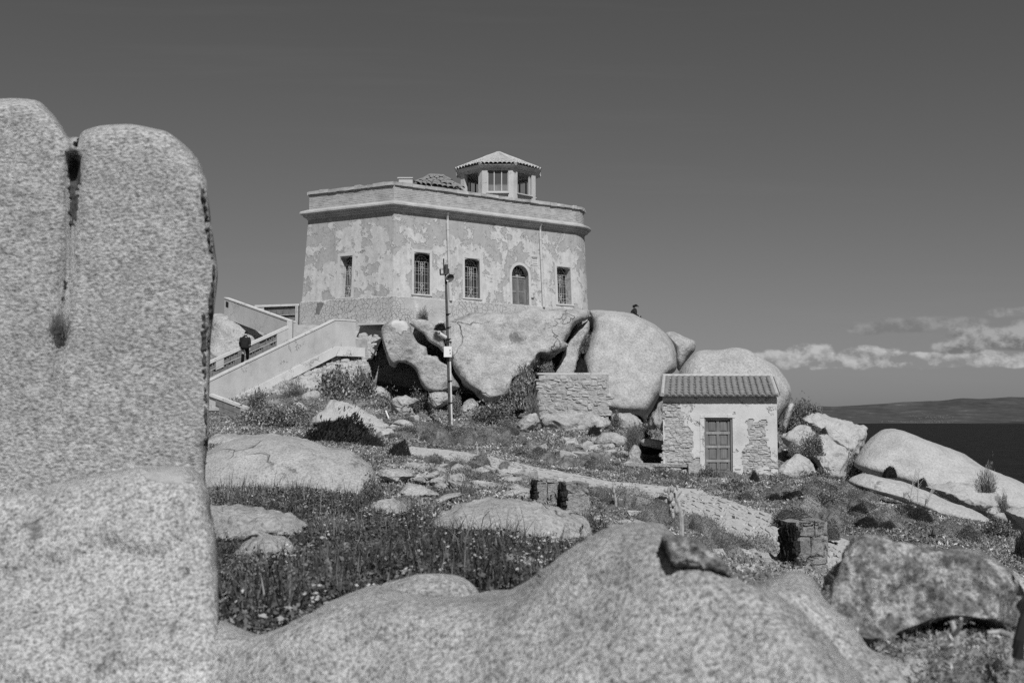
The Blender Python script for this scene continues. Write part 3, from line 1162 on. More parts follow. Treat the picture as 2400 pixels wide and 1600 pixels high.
# --- right side slope
boulder('tilted granite block by the shrubs, topmost on the right slope',
        [(1880, 984), (1906, 965), (1942, 968), (1980, 981), (2007, 995), (2030, 998), (2036, 1026), (2024, 1055), (2010, 1072), (1987, 1068), (1934, 1030), (1903, 1004)],
        D=47, T=1.0, TB=2, p=2.7, lean=.5, n=110, amp=1.2, mat='granite_slab', c=(1975, 1020))
boulder('granite hump between the hut and the tilted block',
        [(1829, 1026), (1850, 1001), (1888, 993), (1913, 1013), (1944, 1020), (1984, 1053), (2004, 1070), (1990, 1101), (1980, 1128), (1930, 1130), (1900, 1080), (1850, 1050)],
        D=44.5, T=1.0, TB=2, p=2.6, lean=.5, n=110, amp=1.2, mat='granite_slab', c=(1930, 1055))
boulder('low pointed rock against the right foot of the hut',
        [(1818, 1100), (1842, 1078), (1869, 1062), (1897, 1074), (1909, 1093), (1914, 1108), (1876, 1130), (1818, 1116)], D=42, T=.7, n=90, p=2.5, lean=.5, mat='granite_slab')
boulder('small flat stone in grass at the right foot of the hut', [(1834, 1122), (1852, 1114), (1876, 1117), (1873, 1131), (1846, 1133)], D=40.5, T=.4, n=50)
boulder('huge sloping granite slab running down to the sea on the right',
        [(2003, 1090), (2016, 1062), (2037, 1032), (2068, 1009), (2099, 1006), (2144, 1020), (2206, 1041), (2259, 1062), (2309, 1093), (2400, 1135), (2560, 1212), (2560, 1262), (2400, 1215), (2330, 1190), (2230, 1190), (2150, 1150), (2060, 1118)],
        D=37, T=1.5, TB=3, p=2.7, lean=.9, n=170, m=60, amp=.8, mat='granite_slab', c=(2215, 1115))
boulder('rounded swelling at the foot of the great slab, right of the dark cleft',
        [(2165, 1140), (2198, 1130), (2240, 1127), (2290, 1135), (2328, 1160), (2346, 1188), (2312, 1199), (2267, 1195), (2213, 1166)], D=33.4, T=.7, n=100, p=2.5, lean=.6, mat='granite_slab')
boulder('long low slab bordering the scrub below the great slab',
        [(1989, 1130), (2020, 1110), (2066, 1118), (2129, 1133), (2183, 1156), (2236, 1181), (2298, 1203), (2333, 1228), (2320, 1240), (2278, 1232), (2229, 1221), (2144, 1187), (2066, 1158)],
        D=32, T=.8, p=2.5, lean=1.0, n=130, amp=.9, mat='granite_slab', c=(2170, 1178), side=-.15)
boulder('flat rock at the right edge below the great slab',
        [(2352, 1195), (2400, 1184), (2520, 1200), (2520, 1290), (2440, 1270), (2400, 1247), (2374, 1217)], D=26, T=.9, n=80, p=2.6, lean=.5, mat='granite_slab')
boulder('small pale block in the cleft below the great slab', [(2308, 1200), (2330, 1186), (2350, 1196), (2362, 1222), (2338, 1224)], D=30, T=.4, n=50, mat='granite_slab')

# --- middle ground
boulder('big low whale-shaped boulder in front of the dark juniper',
        [(440, 1090), (495, 1050), (540, 1032), (600, 1022), (660, 1020), (720, 1034), (770, 1050), (812, 1050), (845, 1066), (872, 1092), (880, 1122), (872, 1150), (850, 1174), (800, 1182), (740, 1172),
         (640, 1170), (560, 1172), (460, 1168)], T=.9, TB=1.5, p=2.4, lean=1.1, n=170, m=70, mat='granite_mid', amp=.7)
boulder('low rock ledge behind the whale-shaped boulder, beside the lowest steps',
        [(480, 1040), (500, 1016), (540, 1014), (580, 1020), (640, 1014), (700, 1022), (740, 1040), (700, 1056), (560, 1060), (490, 1060)], T=1.0, n=90, p=2.6, lean=.8)
boulder('lichened rock in the flowers beside the tall standing boulder',
        [(470, 1196), (520, 1184), (580, 1182), (640, 1189), (690, 1204), (728, 1230), (704, 1262), (620, 1282), (520, 1290), (470, 1270)], T=.55, TB=1, n=120, p=2.4, lean=.9, mat='granite_mid', amp=1.3)
boulder('lower lichened rock half sunk in the flower meadow',
        [(540, 1300), (575, 1270), (605, 1251), (645, 1250), (682, 1266), (702, 1300), (690, 1340), (620, 1350), (560, 1336)], T=.4, n=100, p=2.4, lean=.8, mat='granite_mid', amp=1.2)
boulder('wide flat dome of granite before the two ruined pillars',
        [(985, 1240), (1010, 1212), (1048, 1186), (1100, 1170), (1150, 1163), (1220, 1168), (1300, 1184), (1355, 1202), (1388, 1238), (1392, 1268), (1340, 1292), (1270, 1290), (1200, 1290), (1120, 1276), (1040, 1262)],
        T=.9, TB=1.4, p=2.4, lean=1.0, n=150, m=60, mat='granite_mid', amp=1.0)
boulder('pale tongue of rock under the flat dome, edged with grass',
        [(1105, 1268), (1150, 1238), (1200, 1236), (1280, 1242), (1350, 1256), (1360, 1275), (1290, 1290), (1220, 1294), (1150, 1284)], T=.5, n=90, p=2.4, lean=1.0, mat='granite_mid', amp=1.1)
boulder('small rounded rock in the grass right of the meadow',
        [(1165, 1318), (1180, 1296), (1215, 1292), (1245, 1302), (1272, 1324), (1250, 1350), (1190, 1346)], T=.3, n=70, mat='granite_mid')
boulder('tapering rock at the left end of the stone heap, dark hollow on top',
        [(884, 1115), (892, 1098), (930, 1097), (955, 1100), (974, 1116), (950, 1126), (952, 1140), (930, 1142), (905, 1128)], T=.5, n=80, amp=1.3, mat='granite_mid', p=2.7)
boulder('flat broken rock below the stone heap',
        [(928, 1164), (940, 1146), (956, 1129), (1000, 1140), (1034, 1158), (1030, 1164), (1000, 1170), (950, 1174)], T=.5, n=90, amp=1.5, p=2.9, lean=.8, mat='granite_mid')
boulder('upper loose stone balanced on the stone heap', [(990, 1116), (1010, 1106), (1024, 1103), (1031, 1112), (1020, 1124), (1002, 1128), (992, 1124)], D=22.8, T=.25, n=50, amp=1.6, p=3, mat='stone')
boulder('middle loose stone of the stone heap', [(1004, 1130), (1014, 1120), (1036, 1116), (1046, 1124), (1042, 1134), (1018, 1136)], D=22.4, T=.24, n=50, amp=1.6, p=3, mat='stone')
boulder('lowest rounded stone of the stone heap', [(1016, 1138), (1030, 1127), (1048, 1134), (1056, 1148), (1034, 1152), (1018, 1148)], D=22.0, T=.26, n=50, amp=1.5, mat='stone')
boulder('left flat stone of the stone heap', [(968, 1124), (984, 1116), (996, 1120), (1000, 1132), (984, 1136), (970, 1130)], D=22.6, T=.24, n=50, amp=1.5, mat='stone')
boulder('angular block right of the stone heap', [(1048, 1126), (1066, 1127), (1104, 1135), (1100, 1146), (1078, 1150), (1058, 1150)], D=22.0, T=.32, n=60, amp=1.6, p=3.2, mat='stone')
boulder('long low rock in the grass left of the flat dome', [(975, 1192), (1000, 1180), (1040, 1160), (1076, 1152), (1082, 1162), (1050, 1172), (1016, 1196)], T=.4, n=80, amp=1.2, mat='granite_mid', lean=1)
boulder('low rock hidden in flowers right of the whale-shaped boulder', [(850, 1210), (868, 1180), (900, 1166), (940, 1172), (962, 1196), (960, 1222), (880, 1226)], T=.45, n=80, amp=1.1, mat='granite_mid')
boulder('low rounded rock behind the lichened crest', [(1392, 1248), (1412, 1232), (1440, 1226), (1475, 1232), (1480, 1256), (1410, 1262)], T=.4, n=60, mat='granite_mid')
boulder('reddish low rock beneath the left ruined pillar', [(1165, 1164), (1195, 1146), (1235, 1142), (1252, 1156), (1252, 1178), (1200, 1176)], T=.35, n=60, mat='granite_mid')
boulder('mossy lump at the left pillar foot', [(1225, 1176), (1240, 1164), (1256, 1166), (1254, 1180), (1238, 1184)], T=.2, n=40, mat='granite_black')

# --- foreground, out of focus
TALL = boulder('massive tall standing boulder split by a crack from the top, at the left edge',
        [(-420, 400), (-250, 270), (-100, 236), (0, 226), (60, 227), (96, 236), (125, 262), (148, 292), (164, 322), (172, 346), (178, 346), (184, 318), (192, 306), (210, 298), (240, 291), (300, 289), (350, 297), (392, 308), (425, 334),
         (456, 368), (473, 405), (482, 460), (490, 530), (500, 600), (509, 650), (505, 720), (498, 850), (493, 1000), (484, 1130), (490, 1300), (470, 1450), (300, 1500), (0, 1520), (-300, 1500), (-450, 1000)],
        D=6.3, T=.42, TB=1.6, flow=True, plat=.022, mat='granite_tall', amp=.25, lam=.6, groove=([(174, 372), (172, 430), (168, 520), (158, 640), (148, 760), (138, 900), (134, 1020)], 12, .22))
boulder('layered boulder filling the lower left corner, close to the lens',
        [(-400, 1240), (-200, 1200), (0, 1165), (150, 1135), (260, 1108), (330, 1092), (400, 1088), (455, 1098), (488, 1150), (498, 1230), (508, 1330), (512, 1420), (512, 1520), (506, 1640), (480, 1900), (0, 2000), (-400, 1900)],
        D=4.75, T=.3, TB=1.0, flow=True, plat=.032, lean=.72, mat='granite_near', amp=.4, lam=.6, strata=.10)
boulder('broad rounded boulder across the bottom middle, close to the lens',
        [(60, 1640), (250, 1530), (420, 1478), (510, 1462), (560, 1472), (620, 1480), (700, 1446), (780, 1412), (880, 1378), (1000, 1392), (1120, 1396), (1170, 1388), (1215, 1374), (1243, 1350), (1275, 1318), (1320, 1290), (1380, 1254), (1430, 1235), (1495, 1227), (1545, 1240),
         (1590, 1290), (1640, 1330), (1700, 1352), (1760, 1370), (1830, 1392), (1900, 1440), (1970, 1510), (2030, 1620), (2040, 1960), (1200, 2060), (400, 2000), (80, 1900)],
        D=4.3, T=.6, TB=.9, flow=True, plat=.13, lean=.55, side=-.55, mat='granite_near', amp=.7, lam=.45, strata=.075)
boulder('small hump of rock rising behind the broad bottom boulder',
        [(860, 1400), (900, 1370), (960, 1353), (1010, 1345), (1060, 1345), (1098, 1362), (1122, 1392), (1130, 1430), (1000, 1450), (880, 1440)], D=5.2, T=.3, n=100, mat='granite_near', amp=.9)
boulder('dark lichened crest on top of the broad bottom boulder',
        [(1545, 1262), (1552, 1248), (1582, 1254), (1625, 1256), (1660, 1280), (1690, 1306), (1716, 1336), (1722, 1358), (1704, 1360), (1660, 1344), (1610, 1336), (1575, 1336), (1555, 1300)], D=3.74, T=.16, TB=.5, flow=True, plat=.2, mat='granite_lichen', amp=1.5, strata=.03)
boulder('right-hand near boulder in the bottom edge, peaked at its left',
        [(1290, 1640), (1340, 1560), (1430, 1500), (1540, 1460), (1640, 1434), (1740, 1396), (1800, 1366), (1858, 1340), (1898, 1352), (1930, 1398), (1990, 1440), (2022, 1484), (2040, 1516), (2092, 1530), (2130, 1512), (2156, 1503), (2192, 1540),
         (2230, 1580), (2240, 1750), (2000, 1950), (1400, 1950)],
        D=4.16, T=.45, TB=.6, flow=True, plat=.16, lean=.5, mat='granite_near', amp=.7, lam=.6, strata=.045)
boulder('dark mottled lichened boulder at the lower right, out of focus',
        [(1900, 1420), (1930, 1360), (1952, 1310), (1980, 1256), (2010, 1243), (2060, 1246), (2120, 1260), (2200, 1270), (2290, 1274), (2345, 1300), (2376, 1328), (2384, 1370), (2392, 1440), (2380, 1490), (2330, 1492), (2290, 1474), (2230, 1472),
         (2180, 1484), (2120, 1508), (2040, 1530), (1950, 1500)],
        D=4.6, T=.36, TB=.9, flow=True, plat=.12, lean=.35, mat='granite_lichen', amp=1.0, strata=.05)
boulder('pale rounded rock at the right edge behind the mottled boulder',
        [(2366, 1340), (2400, 1350), (2470, 1370), (2520, 1420), (2500, 1520), (2400, 1500), (2372, 1430)], D=5.6, T=.4, n=80, mat='granite_near')



def on_rock(rock, label, pts, mat, name, cat=None, thick=.03, st=None, rough=.5, part=True, ragged=0.0):
    """a crust lying on the face of ROCK inside the outline PTS of the photograph"""
    from mathutils.bvhtree import BVHTree
    w = rock.matrix_world if rock.parent is None else Matrix.Translation(WL[rock.name])
    o0 = WL[rock.name]
    bv = BVHTree.FromPolygons([tuple(v.co + o0) for v in rock.data.vertices], [tuple(f.vertices) for f in rock.data.polygons])
    poly = [(v.x, v.y) for v in catmull(pts, 160)]
    xs, ys = [q[0] for q in poly], [q[1] for q in poly]
    st = st or max(2.0, math.sqrt((max(xs) - min(xs)) * (max(ys) - min(ys))) / 22)
    nx_, ny_ = int((max(xs) - min(xs)) / st) + 2, int((max(ys) - min(ys)) / st) + 2
    vid, V = {}, []
    keep = {}
    for j in range(ny_):
        for i in range(nx_):
            x, y = min(xs) + i * st, min(ys) + j * st
            rg = ragged * st * 3 * MN.noise(Vector((x / st * .31, y / st * .31, 5)))
            if not in_poly2(x + rg, y + rg, poly):
                continue
            d_ = ray(x, y).normalized()
            h = bv.ray_cast(Vector((0, 0, 0)), d_)[0]
            if h is None:
                continue
            keep[(i, j)] = (h, d_)
    for (i, j), (h, d_) in keep.items():
        full = all((i + a, j + b) in keep for a in (-1, 0, 1) for b in (-1, 0, 1))
        t = thick * (1 + rough * MN.noise(h * (1.6 / thick * .05)) + rough * MN.noise(h * 37)) if full else -.01
        vid[(i, j)] = len(V)
        V.append(h - d_ * max(t, -.01))
    fs = [(vid[(i, j)], vid[(i, j + 1)], vid[(i + 1, j + 1)], vid[(i + 1, j)]) for (i, j) in keep if (i + 1, j) in keep and (i, j + 1) in keep and (i + 1, j + 1) in keep]
    mb = MB()
    mb.add(V, fs)
    o = mb.build(name, M[mat], rock if part else None, smooth=True)
    if not part:
        tag(o, label, cat)
    return o


def in_poly2(x, y, poly):
    c = False
    for i in range(len(poly)):
        x1, y1 = poly[i - 1]
        x2, y2 = poly[i]
        if (y1 > y) != (y2 > y) and x < (x2 - x1) * (y - y1) / (y2 - y1) + x1:
            c = not c
    return c


def rock_called(label):
    return next(o for o in BOULDERS if o.get('label') == label)


# dark lichen that roughens the right flank of the tall boulder and the crack between the two
on_rock(TALL, '', [(470, 400), (482, 440), (490, 500), (500, 570), (509, 640), (504, 720), (498, 800), (490, 760), (488, 690), (494, 640), (486, 580), (478, 520), (470, 460)], 'granite_black', 'lichen_crust', thick=.02, rough=1.2, ragged=1.0, st=3)
on_rock(TALL, '', [(474, 700), (484, 740), (490, 800), (488, 900), (490, 1000), (484, 1080), (476, 1000), (474, 900), (468, 800)], 'granite_black', 'lichen_crust', thick=.015, rough=1.2, ragged=1.2, st=3)
on_rock(TALL, '', [(160, 372), (176, 368), (190, 374), (194, 410), (188, 450), (182, 520), (174, 560), (162, 520), (158, 460), (154, 400)], 'granite_black', 'lichen_crust', thick=.014, rough=.6, ragged=1.6, st=3)
on_rock(TALL, '', [(150, 640), (160, 645), (156, 690), (150, 730), (142, 720)], 'granite_black', 'lichen_crust', thick=.010, rough=.6, ragged=1.4, st=2.5)
on_rock(rock_called('layered boulder filling the lower left corner, close to the lens'), '', [(325, 1112), (345, 1098), (390, 1094), (425, 1100), (440, 1116), (432, 1134), (400, 1138), (350, 1130)], 'granite_slab', 'pale_patch', thick=.004, rough=.2)
# ================================================================== the building on the rock
def V2(v):
    return Vector((v.x, v.y))


BASE_Z, CORN_Z, PAR_Z, TOP_Z = 7.05, 12.12, 12.75, 13.68
pA, pB = Vector((-12.86, 69.3)), Vector((-6.93, 66.0))
dF = Vector((.818, .576)).normalized()
pC = pB + dF * 13.6
RAD = 2.2
foot = [Vector((-11.0, 79.5)), pA, pB]
cen = pC + Vector((-dF.y, dF.x)) * RAD
a0 = math.atan2(dF.y, dF.x)
arc_n = 14
for k in range(arc_n + 1):
    h = a0 + R(105) * k / arc_n
    foot.append(cen + Vector((math.sin(h), -math.cos(h))) * RAD)
hd = a0 + R(105)
foot.append(foot[-1] + Vector((math.cos(hd), math.sin(hd))) * 6.0)


def seg_n(a, b):
    d = (b - a).normalized()
    return Vector((-d.y, d.x))


def offset_path(d):
    """footprint moved inwards by d (negative: outwards)"""
    out = []
    n = len(foot)
    for i in range(n):
        n1, n2 = seg_n(foot[i - 1], foot[i]), seg_n(foot[i], foot[(i + 1) % n])
        m = (n1 + n2)
        m = m / m.length
        out.append(foot[i] + m * (d / max(.3, m.dot(n1))))
    return out


def sweep(profile, mb=None, close=True):
    """profile: list of (outward distance, z) swept round the footprint"""
    mb = mb or MB()
    rings = [[Vector((p.x, p.y, z)) for p in offset_path(-o)] for o, z in profile]
    n = len(foot)
    vs = [v for r in rings for v in r]
    fs = []
    K = len(rings)
    for k in range(K if close else K - 1):
        for i in range(n):
            a, b = k * n + i, k * n + (i + 1) % n
            c, d = ((k + 1) % K) * n + (i + 1) % n, ((k + 1) % K) * n + i
            fs.append((a, b, c, d))
    return mb.add(vs, fs)


BAT = .055      # the walls lean inwards


def batter(z):
    return (z - BASE_Z) * BAT


def wall_pt(seg, s, z, out=0.0):
    """a point on wall seg (1: left face, 2: front) s metres along its base"""
    d = batter(z)
    op = offset_path(d - out)
    a, b = op[seg], op[(seg + 1)]
    L = (foot[seg + 1] - foot[seg]).length
    p = a.lerp(b, s / L)
    return Vector((p.x, p.y, z))


def px_on_wall(seg, px, py):
    r = ray(px, py)
    a, b = foot[seg], foot[seg + 1]
    z = 9.5
    for _ in range(6):
        n = seg_n(a, b)
        o = a + n * batter(z)
        t = (o.dot(n)) / (r.x * n.x + r.y * n.y)
        z = r.z * t
    q = Vector((r.x, r.y)) * t
    return (q - o).dot((b - a).normalized()), z


bld = thing('semaphore_building', 'old pale building with peeling plaster and a small octagonal lantern on the rock', 'building', (-2, 72, BASE_Z))

openings = {1: [], 2: []}
WIN = []
for seg, x0, x1, y0, y1 in ((1, 797, 827, 601, 696), (2, 968, 1004.5, 590, 688.5), (2, 1087, 1122, 604, 697.5), (2, 1304, 1336, 624, 712)):
    s0, zt = px_on_wall(seg, x0, y0)
    s1, _ = px_on_wall(seg, x1, y0)
    sm = (s0 + s1) / 2
    _, zb = px_on_wall(seg, (x0 + x1) / 2, y1)
    openings[seg].append((s0, s1, zb, zt))
    WIN.append((seg, s0, s1, zb, zt))
ds0, dzt = px_on_wall(2, 1198, 622)
ds1, _ = px_on_wall(2, 1237, 622)
dzt = px_on_wall(2, 1217, 621)[1]
DOOR = (ds0, ds1, BASE_Z + .02, dzt)
openings[2].append(DOOR)


def build_wall():
    mb = MB()
    n = len(foot)
    for seg in range(n):
        if seg not in (1, 2):
            a0_, a1_ = offset_path(0)[seg], offset_path(0)[(seg + 1) % n]
            b0_, b1_ = offset_path(batter(CORN_Z))[seg], offset_path(batter(CORN_Z))[(seg + 1) % n]
            mb.add([(a0_.x, a0_.y, BASE_Z), (a1_.x, a1_.y, BASE_Z), (b1_.x, b1_.y, CORN_Z + .1), (b0_.x, b0_.y, CORN_Z + .1)], [(0, 1, 2, 3)])
            continue
        L = (foot[seg + 1] - foot[seg]).length
        ss = sorted({0, L, *[v for o in openings[seg] for v in o[:2]]})
        zs = sorted({BASE_Z, CORN_Z + .1, *[v for o in openings[seg] for v in o[2:]]})
        for s0, s1 in zip(ss, ss[1:]):
            for z0, z1 in zip(zs, zs[1:]):
                sm, zm = (s0 + s1) / 2, (z0 + z1) / 2
                if any(o[0] < sm < o[1] and o[2] < zm < o[3] for o in openings[seg]):
                    continue
                mb.add([wall_pt(seg, s0, z0), wall_pt(seg, s1, z0), wall_pt(seg, s1, z1), wall_pt(seg, s0, z1)], [(0, 1, 2, 3)])
        for o in openings[seg]:
            s0, s1, z0, z1 = o
            dp = .62
            arch = o is DOOR
            if arch:
                r = (s1 - s0) / 2
                zc = z1 - r
                pts = [(s0, z0), (s1, z0)] + [((s0 + s1) / 2 + r * math.cos(t), zc + r * math.sin(t)) for t in np.linspace(0, math.pi, 17)]
                # spandrels
                for side in (0, 1):
                    rng = np.linspace(0, math.pi / 2, 9) if side == 0 else np.linspace(math.pi / 2, math.pi, 9)
                    cs = s1 if side == 0 else s0
                    arcp = [((s0 + s1) / 2 + r * math.cos(t), zc + r * math.sin(t)) for t in rng]
                    for a, b in zip(arcp, arcp[1:]):
                        mb.add([wall_pt(seg, cs, z1), wall_pt(seg, *a), wall_pt(seg, *b)], [(0, 2, 1)])
            else:
                rise = .10
                top = [(s1 + (s0 - s1) * t, z1 - rise * (2 * t - 1) ** 2) for t in np.linspace(0, 1, 9)]
                pts = [(s0, z0), (s1, z0)] + top
                for a, b in zip(top, top[1:]):
                    mb.add([wall_pt(seg, a[0], z1), wall_pt(seg, b[0], z1), wall_pt(seg, *b), wall_pt(seg, *a)], [(0, 1, 2, 3)])
            m = len(pts)
            vs = [wall_pt(seg, *q) for q in pts] + [wall_pt(seg, *q, out=-dp) for q in pts]
            mb.add(vs, [(i, (i + 1) % m, m + (i + 1) % m, m + i) for i in range(m)])
    o = mb.build('wall', M['plaster'], bld)
    return o


build_wall()


def rect_on_wall(mb, seg, s0, s1, z0, z1, out0, out1):
    p = [wall_pt(seg, s, z, o) for z in (z0, z1) for s, o in ((s0, out1), (s1, out1), (s1, out0), (s0, out0))]
    return mb.hexa(p)


def ring_path(seg, cs, cz, r, out, a=0, b=2 * math.pi, n=12, rz=None):
    return [wall_pt(seg, cs + r * math.cos(t), cz + (rz or r) * math.sin(t), out) for t in np.linspace(a, b, n)]


def grille(seg, s0, s1, z0, z1, parent):
    mb = MB()
    o = -.40
    w, h = s1 - s0, z1 - z0
    zt, zb = z1 - .17 * h, z0 + .16 * h
    r = .0095

    def bar(a, b, rr=r):
        mb.tube([wall_pt(seg, a[0], a[1], o), wall_pt(seg, b[0], b[1], o)], rr, 4)

    def S(t):
        return s0 + w * t

    def Z(t):
        return z0 + h * t
    for t in (.08, .30, .44, .56, .70, .92):
        bar((S(t), z0 + .02), (S(t), zt))
    for z in (zt, Z(.66), Z(.60), Z(.30), zb):
        bar((s0, z), (s1, z))
    cs = S(.5)
    # ornaments down the middle: diamonds, lyres and scrolls
    for z, rr, rz in ((Z(.74), .07, .09), (Z(.63), .09, .17), (Z(.52), .06, .09), (Z(.25), .08, .10), (Z(.20), .05, .05)):
        mb.tube(ring_path(seg, cs, z, rr, o, n=11, rz=rz), r, 4, cap=False)
    for sgn in (-1, 1):
        for z in (Z(.78), Z(.70), Z(.24)):
            mb.tube(ring_path(seg, cs + sgn * .09, z, .05, o, n=9), r, 4, cap=False)
        # crest scrolls above the top rail and feet below
        mb.tube(ring_path(seg, cs + sgn * w * .22, zt + .12, .10, o, n=12), r, 4, cap=False)
        mb.tube(ring_path(seg, cs + sgn * w * .40, zt + .10, .07, o, n=10), r, 4, cap=False)
        mb.tube(ring_path(seg, cs, zt, w * .36, o, a=math.pi / 2, b=math.pi / 2 - sgn * 1.4, n=8), r * 1.2, 4)
        mb.tube([wall_pt(seg, cs, zb, o), wall_pt(seg, cs + sgn * w * .2, z0 + .03, o)], r, 4)
        mb.tube(ring_path(seg, cs + sgn * w * .34, z0 + .12, .09, o, n=11), r, 4, cap=False)
        mb.tube(ring_path(seg, cs + sgn * w * .14, z0 + .10, .06, o, n=9), r, 4, cap=False)
    mb.tube(ring_path(seg, cs, zt + .22, .05, o, n=9), r, 4, cap=False)
    return mb.build('grille', M['white_iron'], parent)


def window(seg, s0, s1, z0, z1):
    dp = -.52
    mb = MB()
    rect_on_wall(mb, seg, s0 - .02, s0 + .07, z0, z1, dp - .06, dp)
    rect_on_wall(mb, seg, s1 - .07, s1 + .02, z0, z1, dp - .06, dp)
    for z in (z0, z1 - .08, (z0 + z1) / 2 - .03):
        rect_on_wall(mb, seg, s0 + .07, s1 - .07, z, z + .07, dp - .05, dp - .005)
    sm = (s0 + s1) / 2
    rect_on_wall(mb, seg, sm - .04, sm + .04, z0 + .07, z1 - .08, dp - .04, dp - .01)
    w = mb.build('window', M['wood_dark'], bld)
    mb = MB()
    mb.add([wall_pt(seg, s0, z0, dp - .04), wall_pt(seg, s1, z0, dp - .04), wall_pt(seg, s1, z1, dp - .04), wall_pt(seg, s0, z1, dp - .04)], [(0, 1, 2, 3)])
    mb.build('pane', M['glass'], w)
    grille(seg, s0, s1, z0, z1 - .1, w)
    mb = MB()
    tw = .17
    rect_on_wall(mb, seg, s0 - tw, s0, z0 - .02, z1, 0, .035)
    rect_on_wall(mb, seg, s1, s1 + tw, z0 - .02, z1, 0, .035)
    rect_on_wall(mb, seg, s0 - tw, s1 + tw, z1, z1 + tw, 0, .037)
    rect_on_wall(mb, seg, s0 - tw, s1 + tw, z0 - .10, z0 - .02, 0, .06)
    mb.build('surround', M['trim'], w)
    return w


for w_ in WIN:
    window(*w_)


def front_door():
    s0, s1, z0, z1 = DOOR
    seg = 2
    r = (s1 - s0) / 2
    zc = z1 - r
    sm = (s0 + s1) / 2
    dp = -.46
    zt = zc - .12
    mb = MB()
    for a, b in ((s0, sm - .01), (sm + .01, s1)):
        rect_on_wall(mb, seg, a, b, z0, zt, dp - .08, dp - .02)
        for t0, t1 in ((0, .14), (.86, 1)):
            rect_on_wall(mb, seg, a + (b - a) * t0, a + (b - a) * t1, z0, zt, dp - .02, dp + .012)
        for zz in (z0, z0 + (zt - z0) * .46, zt - .16):
            rect_on_wall(mb, seg, a + (b - a) * .14, a + (b - a) * .86, zz, zz + .15, dp - .02, dp + .01)
    rect_on_wall(mb, seg, sm - .05, sm + .05, z0, zt, dp + .013, dp + .045)
    dr = mb.build('door', M['wood'], bld)
    for a, b in ((s0, sm), (sm, s1)):
        for q0, q1 in ((.10, .42), (.55, .86)):
            mb = MB()
            w = b - a
            rect_on_wall(mb, seg, a + w * .24, a + w * .76, z0 + (zt - z0) * q0, z0 + (zt - z0) * q1, dp - .02, dp + .004)
            mb.build('panel', M['wood_dark'], dr)
    mb = MB()
    rect_on_wall(mb, seg, s0, s1, zt, zt + .10, dp - .08, dp + .06)
    mb.build('transom', M['wood_lit'], dr)
    mb = MB()
    o = dp - .03
    for k in range(7):
        t = math.pi * (k + .5) / 7
        mb.tube([wall_pt(seg, sm, zt + .12, o), wall_pt(seg, sm + r * .93 * math.cos(t), zt + .12 + r * .93 * math.sin(t), o)], .014, 4)
    mb.tube(ring_path(seg, sm, zt + .12, r * .42, o, 0, math.pi, 12), .014, 4)
    for k in range(5):
        t = math.pi * (k + 1) / 6
        mb.tube(ring_path(seg, sm + r * .6 * math.cos(t), zt + .12 + r * .6 * math.sin(t), .08, o, n=9), .012, 4, cap=False)
    mb.build('fan_grille', M['white_iron'], dr)
    mb = MB()
    pts = [(s0, zt)] + [(sm - r * math.cos(t), zc + r * math.sin(t)) for t in np.linspace(0, math.pi, 15)] + [(s1, zt)]
    mb.add([wall_pt(seg, *q, out=dp - .075) for q in pts], [tuple(range(len(pts) - 1, -1, -1))])
    mb.build('fanlight', M['painted_shade'], dr)
    mb = MB()
    tw = .17
    rect_on_wall(mb, seg, s0 - tw, s0, z0, zc, 0, .035)
    rect_on_wall(mb, seg, s1, s1 + tw, z0, zc, 0, .035)
    for t0, t1 in zip(np.linspace(0, math.pi, 15), np.linspace(0, math.pi, 15)[1:]):
        q = []
        for oo in (0, .035):
            for rr, t in ((r, t0), (r + tw, t0), (r + tw, t1), (r, t1)):
                q.append(wall_pt(seg, sm + rr * math.cos(t), zc + rr * math.sin(t), oo))
        mb.add(q, [(4, 5, 6, 7), (0, 1, 5, 4), (1, 2, 6, 5), (2, 3, 7, 6), (3, 0, 4, 7)])
    mb.build('surround', M['trim'], dr)


front_door()

# plinth, cornice, parapet, coping, roof
pl = MB()
sweep([(.10, 3.6), (.10, BASE_Z - .04), (.06, BASE_Z), (-.6, BASE_Z + .01), (-.6, 3.6)], pl)
pl.build('plinth', M['cracked'], bld)
bt = batter(CORN_Z)
cm = MB()
sweep([(-bt + z[0], z[1]) for z in ((-.2, CORN_Z), (.06, CORN_Z), (.10, CORN_Z + .10), (.10, CORN_Z + .14), (.26, CORN_Z + .15), (.28, CORN_Z + .28), (.40, CORN_Z + .29), (.45, CORN_Z + .34), (.45, CORN_Z + .44),
                                    (.38, CORN_Z + .49), (.06, CORN_Z + .62), (-.2, CORN_Z + .66))], cm)
cm.build('cornice', M['cornice'], bld)
pm = MB()
sweep([(-bt - .04, PAR_Z - .1), (-bt - .04, TOP_Z), (-bt - .42, TOP_Z), (-bt - .42, PAR_Z - .1)], pm)
pm.build('parapet', M['brick'], bld)
rf = MB()
op = offset_path(bt + .3)
rf.add([(p.x, p.y, PAR_Z + .15) for p in op], [tuple(range(len(op)))])
rf.build('flat_roof', M['cornice'], bld)


